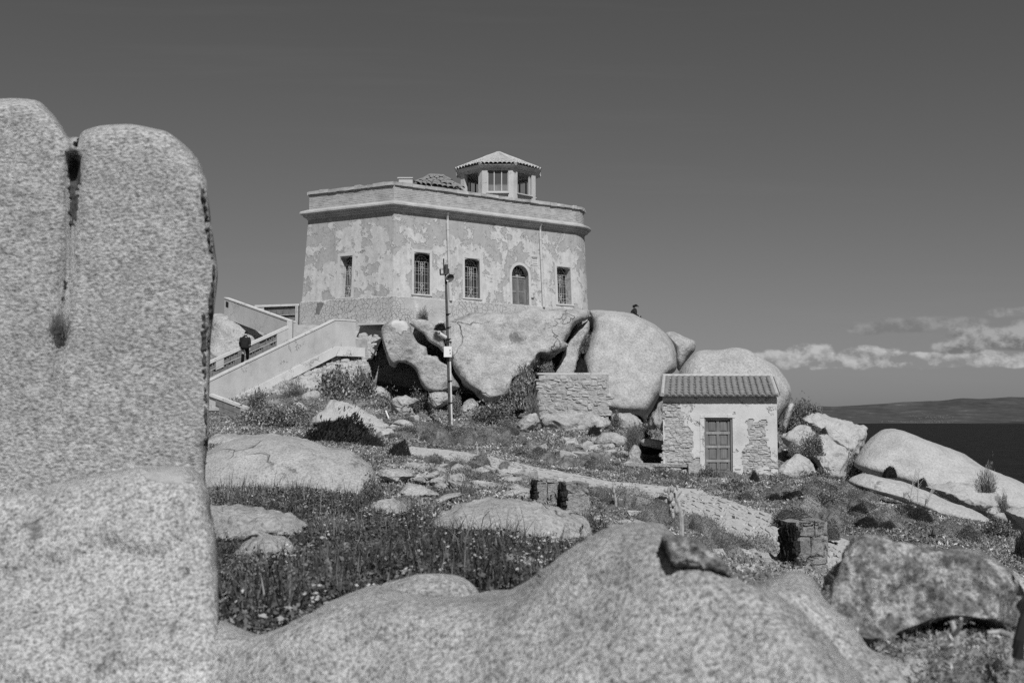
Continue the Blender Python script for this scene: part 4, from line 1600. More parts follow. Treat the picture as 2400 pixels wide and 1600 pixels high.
def brick_courses():
    """the exposed courses of the parapet, with gaps where bricks have weathered back, and the ragged capping"""
    rnd = random.Random(3)
    mb = MB()
    out = offset_path(bt + .04)
    n = len(out)
    for seg in range(1, n - 2):
        a, b = out[seg], out[seg + 1]
        L = (b - a).length
        d = (b - a).normalized()
        nn = Vector((-d.y, d.x))
        courses = 9
        ch = (TOP_Z - PAR_Z + .02) / courses
        for c in range(courses):
            s = -rnd.random() * .2
            while s < L:
                w = rnd.uniform(.2, .36)
                s1 = min(L, s + w)
                s0 = max(0, s)
                worn = MN.noise(Vector((seg * 7 + s * .8, c * .35, 2)))
                if s1 - s0 > .06 and worn < .33 and rnd.random() > .05:
                    pr = rnd.uniform(.004, .018)
                    z0 = PAR_Z - .02 + c * ch
                    p = []
                    for z in (z0 + .008, z0 + ch - .012):
                        for sx_, o in ((s0 + .012, pr), (s1 - .012, pr), (s1 - .012, -.06), (s0 + .012, -.06)):
                            q = a + d * sx_ - nn * o
                            p.append((q.x, q.y, z + rnd.uniform(-.006, .006)))
                    mb.hexa(p)
                s += w
    tag(mb.build('brick_courses', M['brick'], bld), kind='stuff')
    mb = MB()
    for seg in range(0, n - 1):
        a, b = out[seg], out[seg + 1]
        L = (b - a).length
        d = (b - a).normalized()
        nn = Vector((-d.y, d.x))
        s = 0
        while s < L:
            w = min(rnd.uniform(.35, .9), L - s + .02)
            if w < .05:
                break
            z0, hgt = TOP_Z + rnd.uniform(-.01, .01), rnd.uniform(.14, .22)
            p = []
            for z in (z0, z0 + hgt):
                for sx_, o in ((s, .13), (s + w - .015, .13), (s + w - .015, -.5), (s, -.5)):
                    q = a + d * sx_ - nn * (o + rnd.uniform(-.03, .02))
                    p.append((q.x, q.y, z + rnd.uniform(-.02, .02)))
            mb.hexa(p)
            s += w
    tag(mb.build('capping', M['brick'], bld), kind='stuff')


brick_courses()


def downpipe(pts):
    mb = MB()
    s0, z0 = px_on_wall(2, *pts[0])
    s1, z1 = px_on_wall(2, *pts[1])
    mb.tube([wall_pt(2, s0, CORN_Z + .28, .32), wall_pt(2, s0, CORN_Z + .08, .16), wall_pt(2, s0, CORN_Z - .3, .10), wall_pt(2, s1, BASE_Z - .05, .10)], .085, 8)
    mb.tube([wall_pt(2, s1, BASE_Z - .05, .12), wall_pt(2, s1, BASE_Z + .55, .12)], .105, 8)
    for t in (.3, .6, .85):
        z = BASE_Z + (CORN_Z - BASE_Z) * t
        s = s1 + (s0 - s1) * t
        mb.tube([wall_pt(2, s, z - .03, .10), wall_pt(2, s, z + .03, .10)], .1, 8)
    return mb.build('downpipe', M['pipe_grey'], bld, smooth=False)


downpipe(((1044, 500), (1055, 690)))
downpipe(((1263, 535), (1272, 708)))

# plaque with three rows of dark marks, to the right of the arched door
s0, zt = px_on_wall(2, 1245.5, 604)
s1, zb = px_on_wall(2, 1259.5, 622)
mb = MB()
rect_on_wall(mb, 2, s0, s1, zb, zt, 0, .03)
plq = mb.build('plaque', M['plaster_white'], bld)
mb = MB()
for row, cols in ((.86, 6), (.55, 4), (.22, 5)):
    for k in range(cols):
        s = s0 + (s1 - s0) * (.08 + .84 * (k + .5) / cols)
        z = zb + (zt - zb) * row
        rect_on_wall(mb, 2, s - .022, s + .022, z - .03, z + .03, .03, .034)
rect_on_wall(mb, 2, s0 - .02, s1 - .03, zt + .03, zt + .05, 0, .05)
tag(mb.build('lettering', M['dark_iron'], plq), kind='stuff')
# small bracketed meter box right of the door
s0, zt = px_on_wall(2, 1244, 690)
s1, zb = px_on_wall(2, 1249.5, 698)
mb = MB()
rect_on_wall(mb, 2, s0, s1, zb, zt, 0, .06)
mt = mb.build('meter_box', M['trim'], bld)
mb = MB()
rect_on_wall(mb, 2, s0, s1 + .02, zb - .03, zb, 0, .08)
rect_on_wall(mb, 2, s1, s1 + .03, zb, zb + .08, 0, .08)
rect_on_wall(mb, 2, s1, s1 + .03, zt - .04, zt + .03, 0, .08)
mb.build('bracket', M['dark_iron'], mt)

# low chimney stumps and the small tiled hip roof that show above the parapet
mb = MB()
c = P(952, 425, 69.5)
mb.box((c.x, c.y, 14.15), (.85, .7, 1.0))
mb.box((c.x - .03, c.y, 14.68), (.95, .8, .08))
mb.build('chimney', M['concrete'], bld)
mb = MB()
c = P(756, 446, 71)
mb.box((c.x, c.y, 13.95), (.75, .5, .5))
mb.build('chimney', M['cornice'], bld)


def half_tile(r0, r1, L, th=.014, n=6):
    """curved clay tile: axis along -Y (down the slope), humped upwards"""
    mb = MB()
    vs = []
    for y, r in ((0, r0), (-L, r1)):
        for rr in (r, r - th):
            for k in range(n + 1):
                t = math.pi * k / n
                vs.append((-rr * math.cos(t), y, rr * math.sin(t) * .8))
    m = n + 1
    fs = []
    for k in range(n):
        fs.append((k, k + 1, 2 * m + k + 1, 2 * m + k))
        fs.append((m + k + 1, m + k, 3 * m + k, 3 * m + k + 1))
        fs.append((2 * m + k, 2 * m + k + 1, 3 * m + k + 1, 3 * m + k))
        fs.append((k + 1, k, m + k, m + k + 1))
    return mb.add(vs, fs)


def slope_tiles(a, b, c, d, cols, rows, rnd, jit=.03):
    """tiles over the quad a-b (eave) c-d (ridge: c over b, d over a); returned as one MB"""
    mb = MB()
    for i in range(cols):
        for j in range(rows):
            u = (i + .5) / cols
            v0, v1 = j / rows, (j + 1.15) / rows
            e0 = a.lerp(b, u).lerp(d.lerp(c, u), v0)
            e1 = a.lerp(b, u).lerp(d.lerp(c, u), min(1.02, v1))
            wa = (a.lerp(b, 1 / cols) - a).length
            wr = (d.lerp(c, 1 / cols) - d).length
            w = wa + (wr - wa) * v0
            if w < .05:
                continue
            ax = (e0 - e1)
            L = ax.length
            yv = -ax.normalized()
            xv = (b - a).normalized()
            xv = (xv - yv * xv.dot(yv)).normalized()
            zv = xv.cross(yv)
            if zv.z < 0:
                zv = -zv
            t = half_tile(w * .47, w * .52, L)
            o = e1 + zv * (.012 + rnd.uniform(0, jit) * .5) + xv * rnd.uniform(-jit, jit) * .4
            tilt = .035 / max(.1, L)
            vs = [o + xv * v.x + yv * v.y + zv * (v.z + (-v.y) * tilt) for v in t.v]
            mb.add(vs, t.f)
    return mb


rnd = random.Random(11)
apx = P(1012, 409, 73.2)
hip = [P(972, 424, 71.2), P(1088, 440, 73.0), P(1090, 436, 77), P(990, 420, 76)]
a_, b_ = Vector((hip[0].x, hip[0].y, hip[0].z - .25)), Vector((hip[1].x, hip[1].y, hip[1].z - .25))
r1, r2 = P(1008, 412, 73.4), P(1040, 414, 74.2)
mbase = MB()
c_, d_ = Vector((hip[2].x, hip[2].y, a_.z)), Vector((hip[3].x, hip[3].y, a_.z))
b_.z = a_.z
mbase.add([a_, b_, c_, d_, r1, r2], [(0, 1, 5, 4), (1, 2, 5), (2, 3, 4, 5), (3, 0, 4), (3, 2, 1, 0)])
sr = mbase.build('stair_roof', M['tile_pale'], bld)
t1 = slope_tiles(a_, b_, r2, r1, 9, 5, rnd, .16)
t2 = slope_tiles(d_, a_, r1.lerp(a_, .02), r1, 8, 5, rnd, .05)
t1.add(t2.v, t2.f)
t1.tube([r1 + Vector((0, 0, .05)), r2 + Vector((0, 0, .05))], .1, 6)
t1.tube([a_ + Vector((0, 0, .05)), r1 + Vector((0, 0, .05))], .1, 6)
tag(t1.build('roof_tiles', M['tile'], sr), kind='stuff')
mb = MB()
mb.prism([a_ + Vector((.2, .15, 0)), b_ + Vector((-.2, .15, 0)), c_ + Vector((-.2, -.15, 0)), d_ + Vector((.2, -.15, 0))], (0, 0, -1.0))
recalc(mb.build('roof_base', M['cornice'], sr))


# ------------------------------------------------------------------ the lantern
def lantern():
    C = Vector((P(1168, 400, 74.95).x, 74.95))
    ap = 2.46
    side = 2 * ap * math.tan(math.pi / 8)
    zt, zwt, zsill, zb = 16.06, 15.90, 14.46, 12.9

    def pt(k, s, z, out=0.0):
        """face k (0 faces the camera, counted towards the right), s from -side/2..side/2"""
        a = math.pi / 4 * k
        n = Vector((math.sin(a), -math.cos(a)))
        t = Vector((math.cos(a), math.sin(a)))
        q = C + n * (ap + out) + t * s
        return Vector((q.x, q.y, z))

    def slab(mb, k, s0, s1, z0, z1, o0, o1):
        mb.hexa([pt(k, s, z, o) for z in (z0, z1) for s, o in ((s0, o1), (s1, o1), (s1, o0), (s0, o0))])
    mb = MB()
    pw = .35
    h = side / 2
    for k in range(8):
        slab(mb, k, -h, -h + pw, zb, zt, -.28, 0)
        slab(mb, k, h - pw, h, zb, zt, -.28, -.001)
        slab(mb, k, -h + pw, h - pw, zwt, zt, -.28, -.01)
        slab(mb, k, -h + pw, h - pw, zb, zsill - .38, -.28, -.012)
        slab(mb, k, -h + pw, h - pw, zsill - .38, zsill - .06, -.26, -.14)
    room = mb.build('lantern_room', M['concrete'], bld)
    mb = MB()
    for k in range(8):
        slab(mb, k, -h + pw - .06, h - pw + .06, zsill - .06, zsill, -.2, .07)
    mb.build('sill', M['trim'], room)
    # window frames: the front one is glazed, the others hold bare mullions
    for k in range(8):
        mb = MB()
        ks = {0: (-.24, .24), 7: (), 1: (.52,), 3: (-.3, .3), 4: (-.4, .1), 5: (-.1, .4)}.get(k, (-.3, .3))
        if k == 0:
            slab(mb, k, -h + pw, h - pw, zsill, zsill + .1, -.16, -.10)
            slab(mb, k, -h + pw, -h + pw + .05, zsill + .1, zwt, -.16, -.10)
            slab(mb, k, h - pw - .05, h - pw, zsill + .1, zwt, -.16, -.10)
        for s in ks:
            slab(mb, k, s - .03, s + .03, zsill + (.1 if k == 0 else 0), zwt, -.17, -.09)
        if mb.v:
            fr = mb.build('window_frame', M['trim'] if k in (0, 1) else M['wood_dark'], room)
    mb = MB()
    mb.add([pt(0, s, z, -.14) for s, z in ((-h + pw, zsill), (h - pw, zsill), (h - pw, zwt), (-h + pw, zwt))], [(0, 1, 2, 3)])
    mb.build('pane', M['reflection_glass'], room)
    mb = MB()
    ev = 16.20
    ring = [C + Vector((math.sin(math.pi / 4 * (k + .5)), -math.cos(math.pi / 4 * (k + .5)))) * ((ap + .30) / math.cos(math.pi / 8)) for k in range(8)]
    apex = Vector((C.x, C.y, 17.55))
    eave = [Vector((q.x, q.y, ev)) for q in ring]
    inner = [Vector((q.x, q.y, ev - .16)) for q in [C + (q - C) * .9 for q in ring]]
    mb.add(eave + [apex], [(i, (i + 1) % 8, 8) for i in range(8)])
    mb.add(eave + inner, [((i + 1) % 8, i, 8 + i, 8 + (i + 1) % 8) for i in range(8)])
    mb.add(inner, [tuple(range(7, -1, -1))])
    mb.build('lantern_roof', M['cornice'], room)
    rnd = random.Random(4)
    mb = MB()
    for i in range(8):
        t = slope_tiles(eave[i] * 1.0, eave[(i + 1) % 8] * 1.0, apex.lerp(eave[(i + 1) % 8], .03), apex.lerp(eave[i], .03), 8, 6, rnd)
        mb.add([v + Vector((0, 0, .02)) for v in t.v], t.f)
        path = [eave[i].lerp(apex, q) + Vector((0, 0, .07 + rnd.uniform(0, .02))) for q in np.linspace(-.02, .98, 9)]
        mb.tube(path, .11, 6)
    mb.tube([apex + Vector((0, 0, -.05)), apex + Vector((0, 0, .12))], [.3, .16], 8)
    tag(mb.build('roof_tiles', M['tile_pale'], room), kind='stuff')


lantern()
# pale patch of render on the rock, with a small round vent
pp = [(914, 748), (920, 738), (917, 730), (926, 727), (931, 733), (938, 726), (944, 733), (953, 727), (962, 731), (958, 740), (965, 747), (956, 752), (968, 758), (955, 764), (960, 772), (946, 768), (938, 780), (930, 772),
      (922, 778), (925, 764), (916, 760)]
MORTAR = on_rock(rock_called('hollowed granite boulder forming the roof of the dark cave, left of the pole'), 'pale ragged smear of mortar on the rock beneath the building corner', [(q[0] + 1, q[1] + 9) for q in pp], 'trim', 'mortar_patch', 'mortar patch', thick=.03, part=False, st=1.6)
mb = MB()
vp = P(938, 752, 59.6)
mb.tube([vp, vp + Vector((0, .25, 0))], .075, 12)
tag(mb.build('vent_pipe', M['painted_shade']), 'small dark round pipe end in the pale mortar smear', 'pipe')

# ================================================================== low corner opening under the building corner (brick in shade)
mb = MB()
a, b = P(838, 757, 66.0), P(906, 755, 65.6)
mb.wallpanel(V2(a), V2(b), a.z - .12, b.z - .12, a.z, b.z, Vector((.05, 1.2)))
q = mb.build('lintel_slab', M['concrete'])
tag(q, 'flat lintel slab over the dark recess at the building corner', 'lintel')


# ================================================================== stone pieces
def stone_proto(seed):
    """a rough squared stone, unit size, 44 faces"""
    rnd = random.Random(seed)
    import bmesh
    bm = bmesh.new()
    bmesh.ops.create_cube(bm, size=1.0)
    bmesh.ops.bevel(bm, geom=bm.edges[:] + bm.verts[:], offset=.16, segments=1, affect='EDGES', profile=.6)
    for v in bm.verts:
        v.co += Vector((rnd.uniform(-1, 1) * .12, rnd.uniform(-1, 1) * .10, rnd.uniform(-1, 1) * .15))
    me = bpy.data.meshes.new('stone')
    bm.to_mesh(me)
    bm.free()
    me.materials.append(M['wall_stone'])
    return me


PROTO = [stone_proto(s) for s in range(14)]


def put_stone(parent, loc, size, rot, rnd, name='stone'):
    o = bpy.data.objects.new(name, rnd.choice(PROTO))
    COL.objects.link(o)
    o.parent = parent
    o.location = Vector(loc) - WL[parent.name]
    o.rotation_euler = rot
    o.scale = size
    return o


def in_poly(x, y, poly):
    c = False
    for i in range(len(poly)):
        x1, y1 = poly[i - 1]
        x2, y2 = poly[i]
        if (y1 > y) != (y2 > y) and x < (x2 - x1) * (y - y1) / (y2 - y1) + x1:
            c = not c
    return c


def stone_rows(parent, a, b, z0, z1f, n, rnd, wh=(.22, .5), hh=(.12, .22), test=None, limit=300, proud=.04, depth=.3):
    """courses of rough stones over the vertical face from a to b (xy Vectors), z0 up to z1f(s)"""
    L = (b - a).length
    d = (b - a).normalized()
    ang = math.atan2(d.y, d.x)
    zmax = max(z1f(t * L / 10) for t in range(11))
    z = z0 if not callable(z0) else min(z0(t * L / 10) for t in range(11))
    cnt = 0
    while z < zmax:
        h = rnd.uniform(*hh)
        s = -rnd.uniform(0, .2)
        while s < L:
            w = rnd.uniform(*wh)
            sm = s + w / 2
            hj = h * rnd.uniform(.7, 1.45)
            if 0 <= sm <= L and z + h * .5 < z1f(sm) and (not callable(z0) or z + h * .5 > z0(sm)) and (test is None or test(sm, z + h / 2)) and cnt < limit:
                q = a + d * sm
                o = Vector((q.x, q.y, z + h / 2)) - Vector((n.x, n.y, 0)) * (rnd.uniform(-.7, 1) * proud - depth / 2)
                put_stone(parent, o, (w * 1.06, depth, hj * 1.04), (rnd.uniform(-.10, .10), rnd.uniform(-.20, .20), ang + rnd.uniform(-.08, .08)), rnd)
                cnt += 1
            s += w + rnd.uniform(0, .03)
        z += h
    return cnt


# ------------------------------------------------------------------ the rubble wall in front of the dome
rnd = random.Random(21)
a, b = P(1262, 970, 57.5), P(1429, 970, 57.0)
ztop = P(1345, 875, 57.3).z
zbot = a.z - .1
rw = thing('rubble_wall', 'square rubble stone wall built against the round granite dome', 'stone wall', (a.x + 1.7, a.y, zbot))
mb = MB()
mb.wallpanel(V2(a) + Vector((.03, .012)), V2(b) + Vector((-.03, .012)), zbot, zbot, ztop - .05, ztop - .05, Vector((0, 2.3)))
mb.build('core', M['masonry'], rw)
stone_rows(rw, V2(a), V2(b), zbot, lambda s: ztop - .04, Vector((0, 1)), rnd, wh=(.16, .5), hh=(.10, .20), limit=298, proud=.035)
mb = MB()
mb.box(((a.x + b.x) / 2 - .02, a.y + 1.0, ztop), (b.x - a.x + .06, 2.1, .09))
mb.build('cap', M['concrete'], rw)

# ------------------------------------------------------------------ the stairs
NA, NB = P(470, 900.9, 57.0), P(786, 748, 62.5)
NC = P(834, 749, 63.2)
up = (NB - NA)
stair = thing('staircase', 'long outdoor stone stair with pale rendered parapets climbing to the building', 'staircase', (NA.x + 3, NA.y + 1, 2))
dS = V2(up).normalized()
nS = Vector((-dS.y, dS.x))         # away from the camera
LS = V2(up).length
slope = up.z / LS
HB = 1.52


def flight(mb, base, s0, s1, h0, h1, o0, o1):
    """slab along the flight between s0..s1, h0..h1 relative to the sloping top line, o: offset across"""
    q = []
    for h in (h0, h1):
        for s, o in ((s0, o0), (s1, o0), (s1, o1), (s0, o1)):
            p = V2(base) + dS * s + nS * o
            q.append((p.x, p.y, base.z + slope * s + h))
    return mb.hexa(q)


mb = MB()
flight(mb, NA, 0, LS, -HB, -.06, 0, .3)
q = []
e = V2(NC) - V2(NB)
for h in (-HB, -.06):
    for p, o in ((V2(NB), 0), (V2(NC), 0), (V2(NC), .3), (V2(NB), .3)):
        p = p + nS * o
        q.append((p.x, p.y, NB.z + h))
mb.hexa(q)
mb.build('parapet', M['concrete'], stair)
mb = MB()
flight(mb, NA, 0, LS + .02, -.06, .02, -.03, .33)
q = []
for h in (-.06, .02):
    for p, o in ((V2(NB) + dS * .02, -.03), (V2(NC), -.03), (V2(NC), .33), (V2(NB) + dS * .02, .33)):
        p = p + nS * o
        q.append((p.x, p.y, NB.z + h))
mb.hexa(q)
mb.build('coping', M['coping'], stair)
mb = MB()
flight(mb, NA, 0, LS + .02, -HB - .52, -HB, -.07, .6)
q = []
for h in (-HB - .50, -HB):
    for p, o in ((V2(NB) + dS * .02, -.07), (V2(P(854, 810, 63.5)), -.07), (V2(P(854, 810, 63.5)), .6), (V2(NB) + dS * .02, .6)):
        p = p + nS * o
        q.append((p.x, p.y, NB.z + h))
mb.hexa(q)
mb.build('string_course', M['coping'], stair)
# treads between the parapets
WID = 2.3
nst = int(LS / .36)
for k in range(nst):
    s = LS * k / nst
    mb = MB()
    z = NA.z + slope * s - 1.0 + .0
    q = []
    for zz in (z - .9, z):
        for s_, o in ((s, .31), (s + LS / nst + .02, .31), (s + LS / nst + .02, WID - .01), (s, WID - .01)):
            p = V2(NA) + dS * s_ + nS * o
            q.append((p.x, p.y, zz))
    mb.hexa(q)
    mb.build('step', M['step'], stair)
# landing
mb = MB()
q = []
zL = NB.z - 1.0
for zz in (zL - 1.2, zL + .02):
    for s_, o in ((LS, .31), (LS + 2.4, .31), (LS + 2.4, 5.0), (LS, 5.0)):
        p = V2(NA) + dS * s_ + nS * o
        q.append((p.x, p.y, zz))
mb.hexa(q)
mb.build('landing', M['step'], stair)

# far parapet of the lower flight, its inner face stripped to the blocks
FA = P(470, 857, 60.2)
FB = P(676, 764, 63.8)
dF2 = (V2(FB) - V2(FA)).normalized()
nF2 = Vector((-dF2.y, dF2.x))
LF = (V2(FB) - V2(FA)).length
sF = (FB.z - FA.z) / LF
rnd = random.Random(8)


def slanted(mb, A, d, n, sl, s0, s1, h0, h1, o0, o1):
    q = []
    for h in (h0, h1):
        for s, o in ((s0, o0), (s1, o0), (s1, o1), (s0, o1)):
            p = V2(A) + d * s + n * o
            q.append((p.x, p.y, A.z + sl * s + h))
    return mb.hexa(q)


mb = MB()
slanted(mb, FA, dF2, nF2, sF, 0, LF, -1.9, -.13, .10, .3)
mb.build('far_parapet', M['recess'], stair)
mb = MB()
slanted(mb, FA, dF2, nF2, sF, 0, LF, -.13, .02, -.02, .33)
mb.build('coping', M['coping'], stair)
mb = MB()
slanted(mb, FA, dF2, nF2, sF, LF - .72, LF, -1.9, -.13, 0, .10)
mb.build('render_patch', M['concrete'], stair)
mb = MB()
slanted(mb, FA, dF2, nF2, sF, .9, 1.35, -.62, -.13, 0, .09)
mb.build('render_patch', M['concrete'], stair)
# block webs: each hollow block shows as two cheeks round a dark hollow
for row in range(4):
    s = .05 + (row % 2) * .25
    while s < LF - .75:
        w = .40
        keep = rnd.random()
        if 2.1 < s < 2.7 and row < 2:
            keep = 1
        h1 = -.16 - row * .36
        h0 = h1 - .33
        if keep > .82:          # whole block face
            mb = MB()
            slanted(mb, FA, dF2, nF2, sF, s, s + w, h0, h1, .01, .12)
            mb.build('block', M['block'], stair)
        else:                   # broken block: lower half and its webs still stand
            mb = MB()
            slanted(mb, FA, dF2, nF2, sF, s, s + w, h0, h0 + rnd.uniform(.10, .22), .02 + rnd.uniform(0, .03), .12)
            for t in (0, .5, .86):
                if rnd.random() < .8:
                    slanted(mb, FA, dF2, nF2, sF, s + w * t, s + w * (t + .13), h0 + .05, h1 - rnd.uniform(0, .08), .03, .12)
            mb.build('block', M['block'], stair)
        s += w + .03
    mb = MB()
    slanted(mb, FA, dF2, nF2, sF, 0, LF - .74, -.16 - row * .36 - .36, -.16 - row * .36 - .33, 0, .12)
    mb.build('mortar_bed', M['concrete'], stair)

# upper flight: parapet running back up to the left from its end pier
UA, UB = P(683, 753, 64.4), P(526, 697, 69.0)
dU = (V2(UB) - V2(UA)).normalized()
nU = Vector((dU.y, -dU.x))
if nU.y < 0:
    nU = -nU
LU = (V2(UB) - V2(UA)).length
sU = (UB.z - UA.z) / LU
mb = MB()
slanted(mb, UA, dU, nU, sU, .0, LU, -1.25, -.06, 0, .3)
mb.build('upper_parapet', M['concrete'], stair)
mb = MB()
slanted(mb, UA, dU, nU, sU, -.02, LU, -.06, .02, -.03, .33)
mb.build('coping', M['coping'], stair)
mb = MB()
p0 = P(680, 752, 64.3)
mb.box((p0.x, p0.y + .1, p0.z - 1.0), (.30, .42, 2.05))
mb.build('pier', M['concrete'], stair)
# flat dark slab painting in the shade of a cavity where the render has fallen off the far end
mb = MB()
slanted(mb, UA, dU, nU, sU, LU - .45, LU - .18, -.52, -.2, -.02, .01)
mb.build('hole', M['painted_shade'], stair)
# treads of the upper flight seen past the pier
for k in range(6):
    z = zL + .02 + k * .17
    a = P(684, 800 - k * 8, 65.2 + k * .35)
    mb = MB()
    mb.box((a.x + .75, a.y + .6, z - .02 + .10), (1.7, 1.3, .20 + k * .0))
    mb.build('step', M['step'], stair)
# back wall with stripped blocks at the top landing
a, b = P(600, 716, 70.5), P(700, 720, 69.5)
tz = a.z
mb = MB()
mb.wallpanel(V2(a), V2(b), tz - 2.2, tz - 2.2, tz - .12, tz - .12, Vector((0, .25)))
mb.build('back_wall', M['recess'], stair)
mb = MB()
mb.wallpanel(V2(a) - Vector((.05, .15)), V2(b) + Vector((.05, -.15)), tz - .12, tz - .12, tz + .02, tz + .0, Vector((0, .45)))
mb.build('coping', M['coping'], stair)
mb = MB()
mb.wallpanel(V2(a) - Vector((0, .12)), V2(a).lerp(V2(b), .2) - Vector((0, .12)), tz - 2.2, tz - 2.2, tz - .12, tz - .12, Vector((0, .12)))
mb.build('render_patch', M['concrete'], stair)
mb = MB()
mb.wallpanel(V2(a).lerp(V2(b), .93) - Vector((0, .13)), V2(b) - Vector((0, .13)), tz - 2.2, tz - 2.2, tz - .12, tz - .12, Vector((0, .13)))
mb.build('render_patch', M['concrete'], stair)
for row in range(2):
    for k in range(5):
        t0 = .22 + k * .142
        p, q = V2(a).lerp(V2(b), t0), V2(a).lerp(V2(b), t0 + .134)
        mb = MB()
        zz = tz - .48 - row * .42 + rnd.uniform(-.02, .02)
        mb.wallpanel(p - Vector((0, .1)), q - Vector((0, .1)), zz - .14, zz - .14, zz + rnd.uniform(.0, .16), zz + rnd.uniform(.0, .14), Vector((0, .1)))
        mb.build('block', M['block'], stair)
    mb = MB()
    zz = tz - .64 - row * .42
    mb.wallpanel(V2(a).lerp(V2(b), .2) - Vector((0, .11)), V2(a).lerp(V2(b), .93) - Vector((0, .11)), zz - .03, zz - .03, zz + .01, zz + .01, Vector((0, .11)))
    mb.build('mortar_bed', M['concrete'], stair)

# lowest wing wall at the foot of the stairs, bare blocks in three courses
WA, WB = P(488, 922, 55.2), P(573.5, 954, 54.2)
dW = (V2(WB) - V2(WA)).normalized()
nW = Vector((-dW.y, dW.x))
LW = (V2(WB) - V2(WA)).length
sW = (WB.z - WA.z) / LW
mb = MB()
slanted(mb, WA, dW, nW, sW, 0, LW, -1.45, -.1, .08, .3)
mb.build('wing_wall', M['concrete'], stair)
mb = MB()
slanted(mb, WA, dW, nW, sW, -.02, LW + .02, -.1, .02, -.02, .33)
mb.build('coping', M['coping'], stair)
mb = MB()
slanted(mb, WA, dW, nW, sW, LW - .24, LW, -1.35, -.1, -.01, .08)
mb.build('pier', M['concrete'], stair)
for row in range(3):
    s = .45 + row * .22
    first = True
    while s < LW - .26:
        w = min(.42, LW - .26 - s)
        if w > .08:
            mb = MB()
            slanted(mb, WA, dW, nW, sW, s, s + w, -.12 - (row + 1) * .31 + .012, -.12 - row * .31 - .004, .02, .1)
            mb.build('block', M['block'], stair)
        s += w + .014
for (x0, x1, y, D) in ((470, 516, 957, 55.0), (470, 518, 994, 53.6), (470, 536, 1005, 53.0)):
    a, b = P(x0, y, D), P(x1, y, D)
    mb = MB()
    mb.box(((a.x + b.x) / 2, a.y + .6, a.z - .04), (b.x - a.x, 1.3, .12))
    mb.box(((a.x + b.x) / 2, a.y + .65, a.z - .24), (b.x - a.x - .08, 1.2, .3))
    mb.build('step', M['step'], stair)
mb = MB()
slanted(mb, Vector((WA.x, WA.y + .31, WA.z)), dW, nW, sW * .8, 0, LW - .3, -1.7, -1.05, 0, .3)
mb.build('ramp', M['concrete'], stair)

# rubble base under the stair flight
rb = thing('stair_rubble_base', 'rough rubble masonry slope under the stair parapet', 'stone wall', (NA.x + 4, NA.y + 2, 1.0))
mb = MB()
ptsB = []
for px, py, D in ((560, 952, 57.6), (640, 908, 59.2), (700, 876, 60.6), (778, 836, 62.6), (858, 842, 63.4), (866, 870, 62.6), (842, 905, 60.6), (780, 925, 59), (700, 945, 57.8), (640, 968, 57), (560, 985, 56.6)):
    ptsB.append(P(px, py, D + (.55 if py < 960 and px < 860 else .2)))
top = ptsB[:5]
bot = ptsB[5:][::-1]
rows = 16
grid = []
for j in range(rows):
    t = j / (rows - 1)
    row = []
    for i in range(41):
        u = i / 40
        def along(pl):
            f = u * (len(pl) - 1)
            k = min(int(f), len(pl) - 2)
            return pl[k].lerp(pl[k + 1], f - k)
        p = along(top).lerp(along(bot), t)
        p = p + Vector((0, -.10 * MN.noise(p * 2.6) - .1 * abs(MN.noise(p * 5)), .06 * MN.noise(p * 3 + Vector((9, 0, 0)))))
        row.append(p)
    grid.append(row)
mb.add([p for r_ in grid for p in r_], [(j * 41 + i, (j + 1) * 41 + i, (j + 1) * 41 + i + 1, j * 41 + i + 1) for j in range(rows - 1) for i in range(40)])
mb.build('packing', M['masonry'], rb)
rnd = random.Random(33)
for k in range(270):
    u, t = rnd.random() * .99, rnd.random() ** 1.2 * .98
    f = u * 40
    i = int(f)
    j = min(rows - 2, int(t * (rows - 1)))
    p = grid[j][i].lerp(grid[j + 1][min(40, i + 1)], rnd.random())
    s = rnd.uniform(.14, .34)
    put_stone(rb, p, (s * rnd.uniform(1, 1.6), s * .8, s * rnd.uniform(.6, 1)), (rnd.uniform(-.5, .5), rnd.uniform(-.5, .5), .6 + rnd.uniform(-.5, .5)), rnd)
# loose stones stacked in the recess under the corner
rc = thing('dry_stone_fill', 'loose dark-jointed stones filling the gap under the building corner', 'stone wall', P(872, 840, 64))
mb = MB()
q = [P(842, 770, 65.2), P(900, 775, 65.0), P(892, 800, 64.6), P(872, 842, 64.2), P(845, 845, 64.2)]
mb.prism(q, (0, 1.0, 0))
recalc(mb.build('core', M['painted_shade'], rc))
rnd = random.Random(5)
for k in range(60):
    px, py = rnd.uniform(843, 897), rnd.uniform(787, 842)
    if in_poly(px, py, [(846, 786), (890, 784), (888, 800), (870, 842), (852, 842), (846, 815)]):
        s = rnd.uniform(.2, .36)
        put_stone(rc, P(px, py, 64.3 + (842 - py) * .012), (s * 1.4, s, s * .8), (rnd.uniform(-.3, .3), rnd.uniform(-.6, .6), rnd.uniform(-.4, .4)), rnd)

# ================================================================== the tiled hut
HD = 40.0
hx0, hx1 = P(1554, 1000, HD).x, P(1822, 1000, HD).x
hz0, hz1 = P(1700, 1118, HD).z, P(1700, 931, HD).z
hut = thing('tiled_hut', 'small white plastered hut with a curved-tile roof and a wooden panel door', 'hut', ((hx0 + hx1) / 2, HD, hz0))
dz0, dz1 = P(1650, 1113, HD).z, P(1650, 978, HD).z
dx0, dx1 = P(1650, 1000, HD).x, P(1717, 1000, HD).x
HB_ = 4.2


def hsk(y):
    return .145 * (y - HD)     # the side walls run slightly to the right


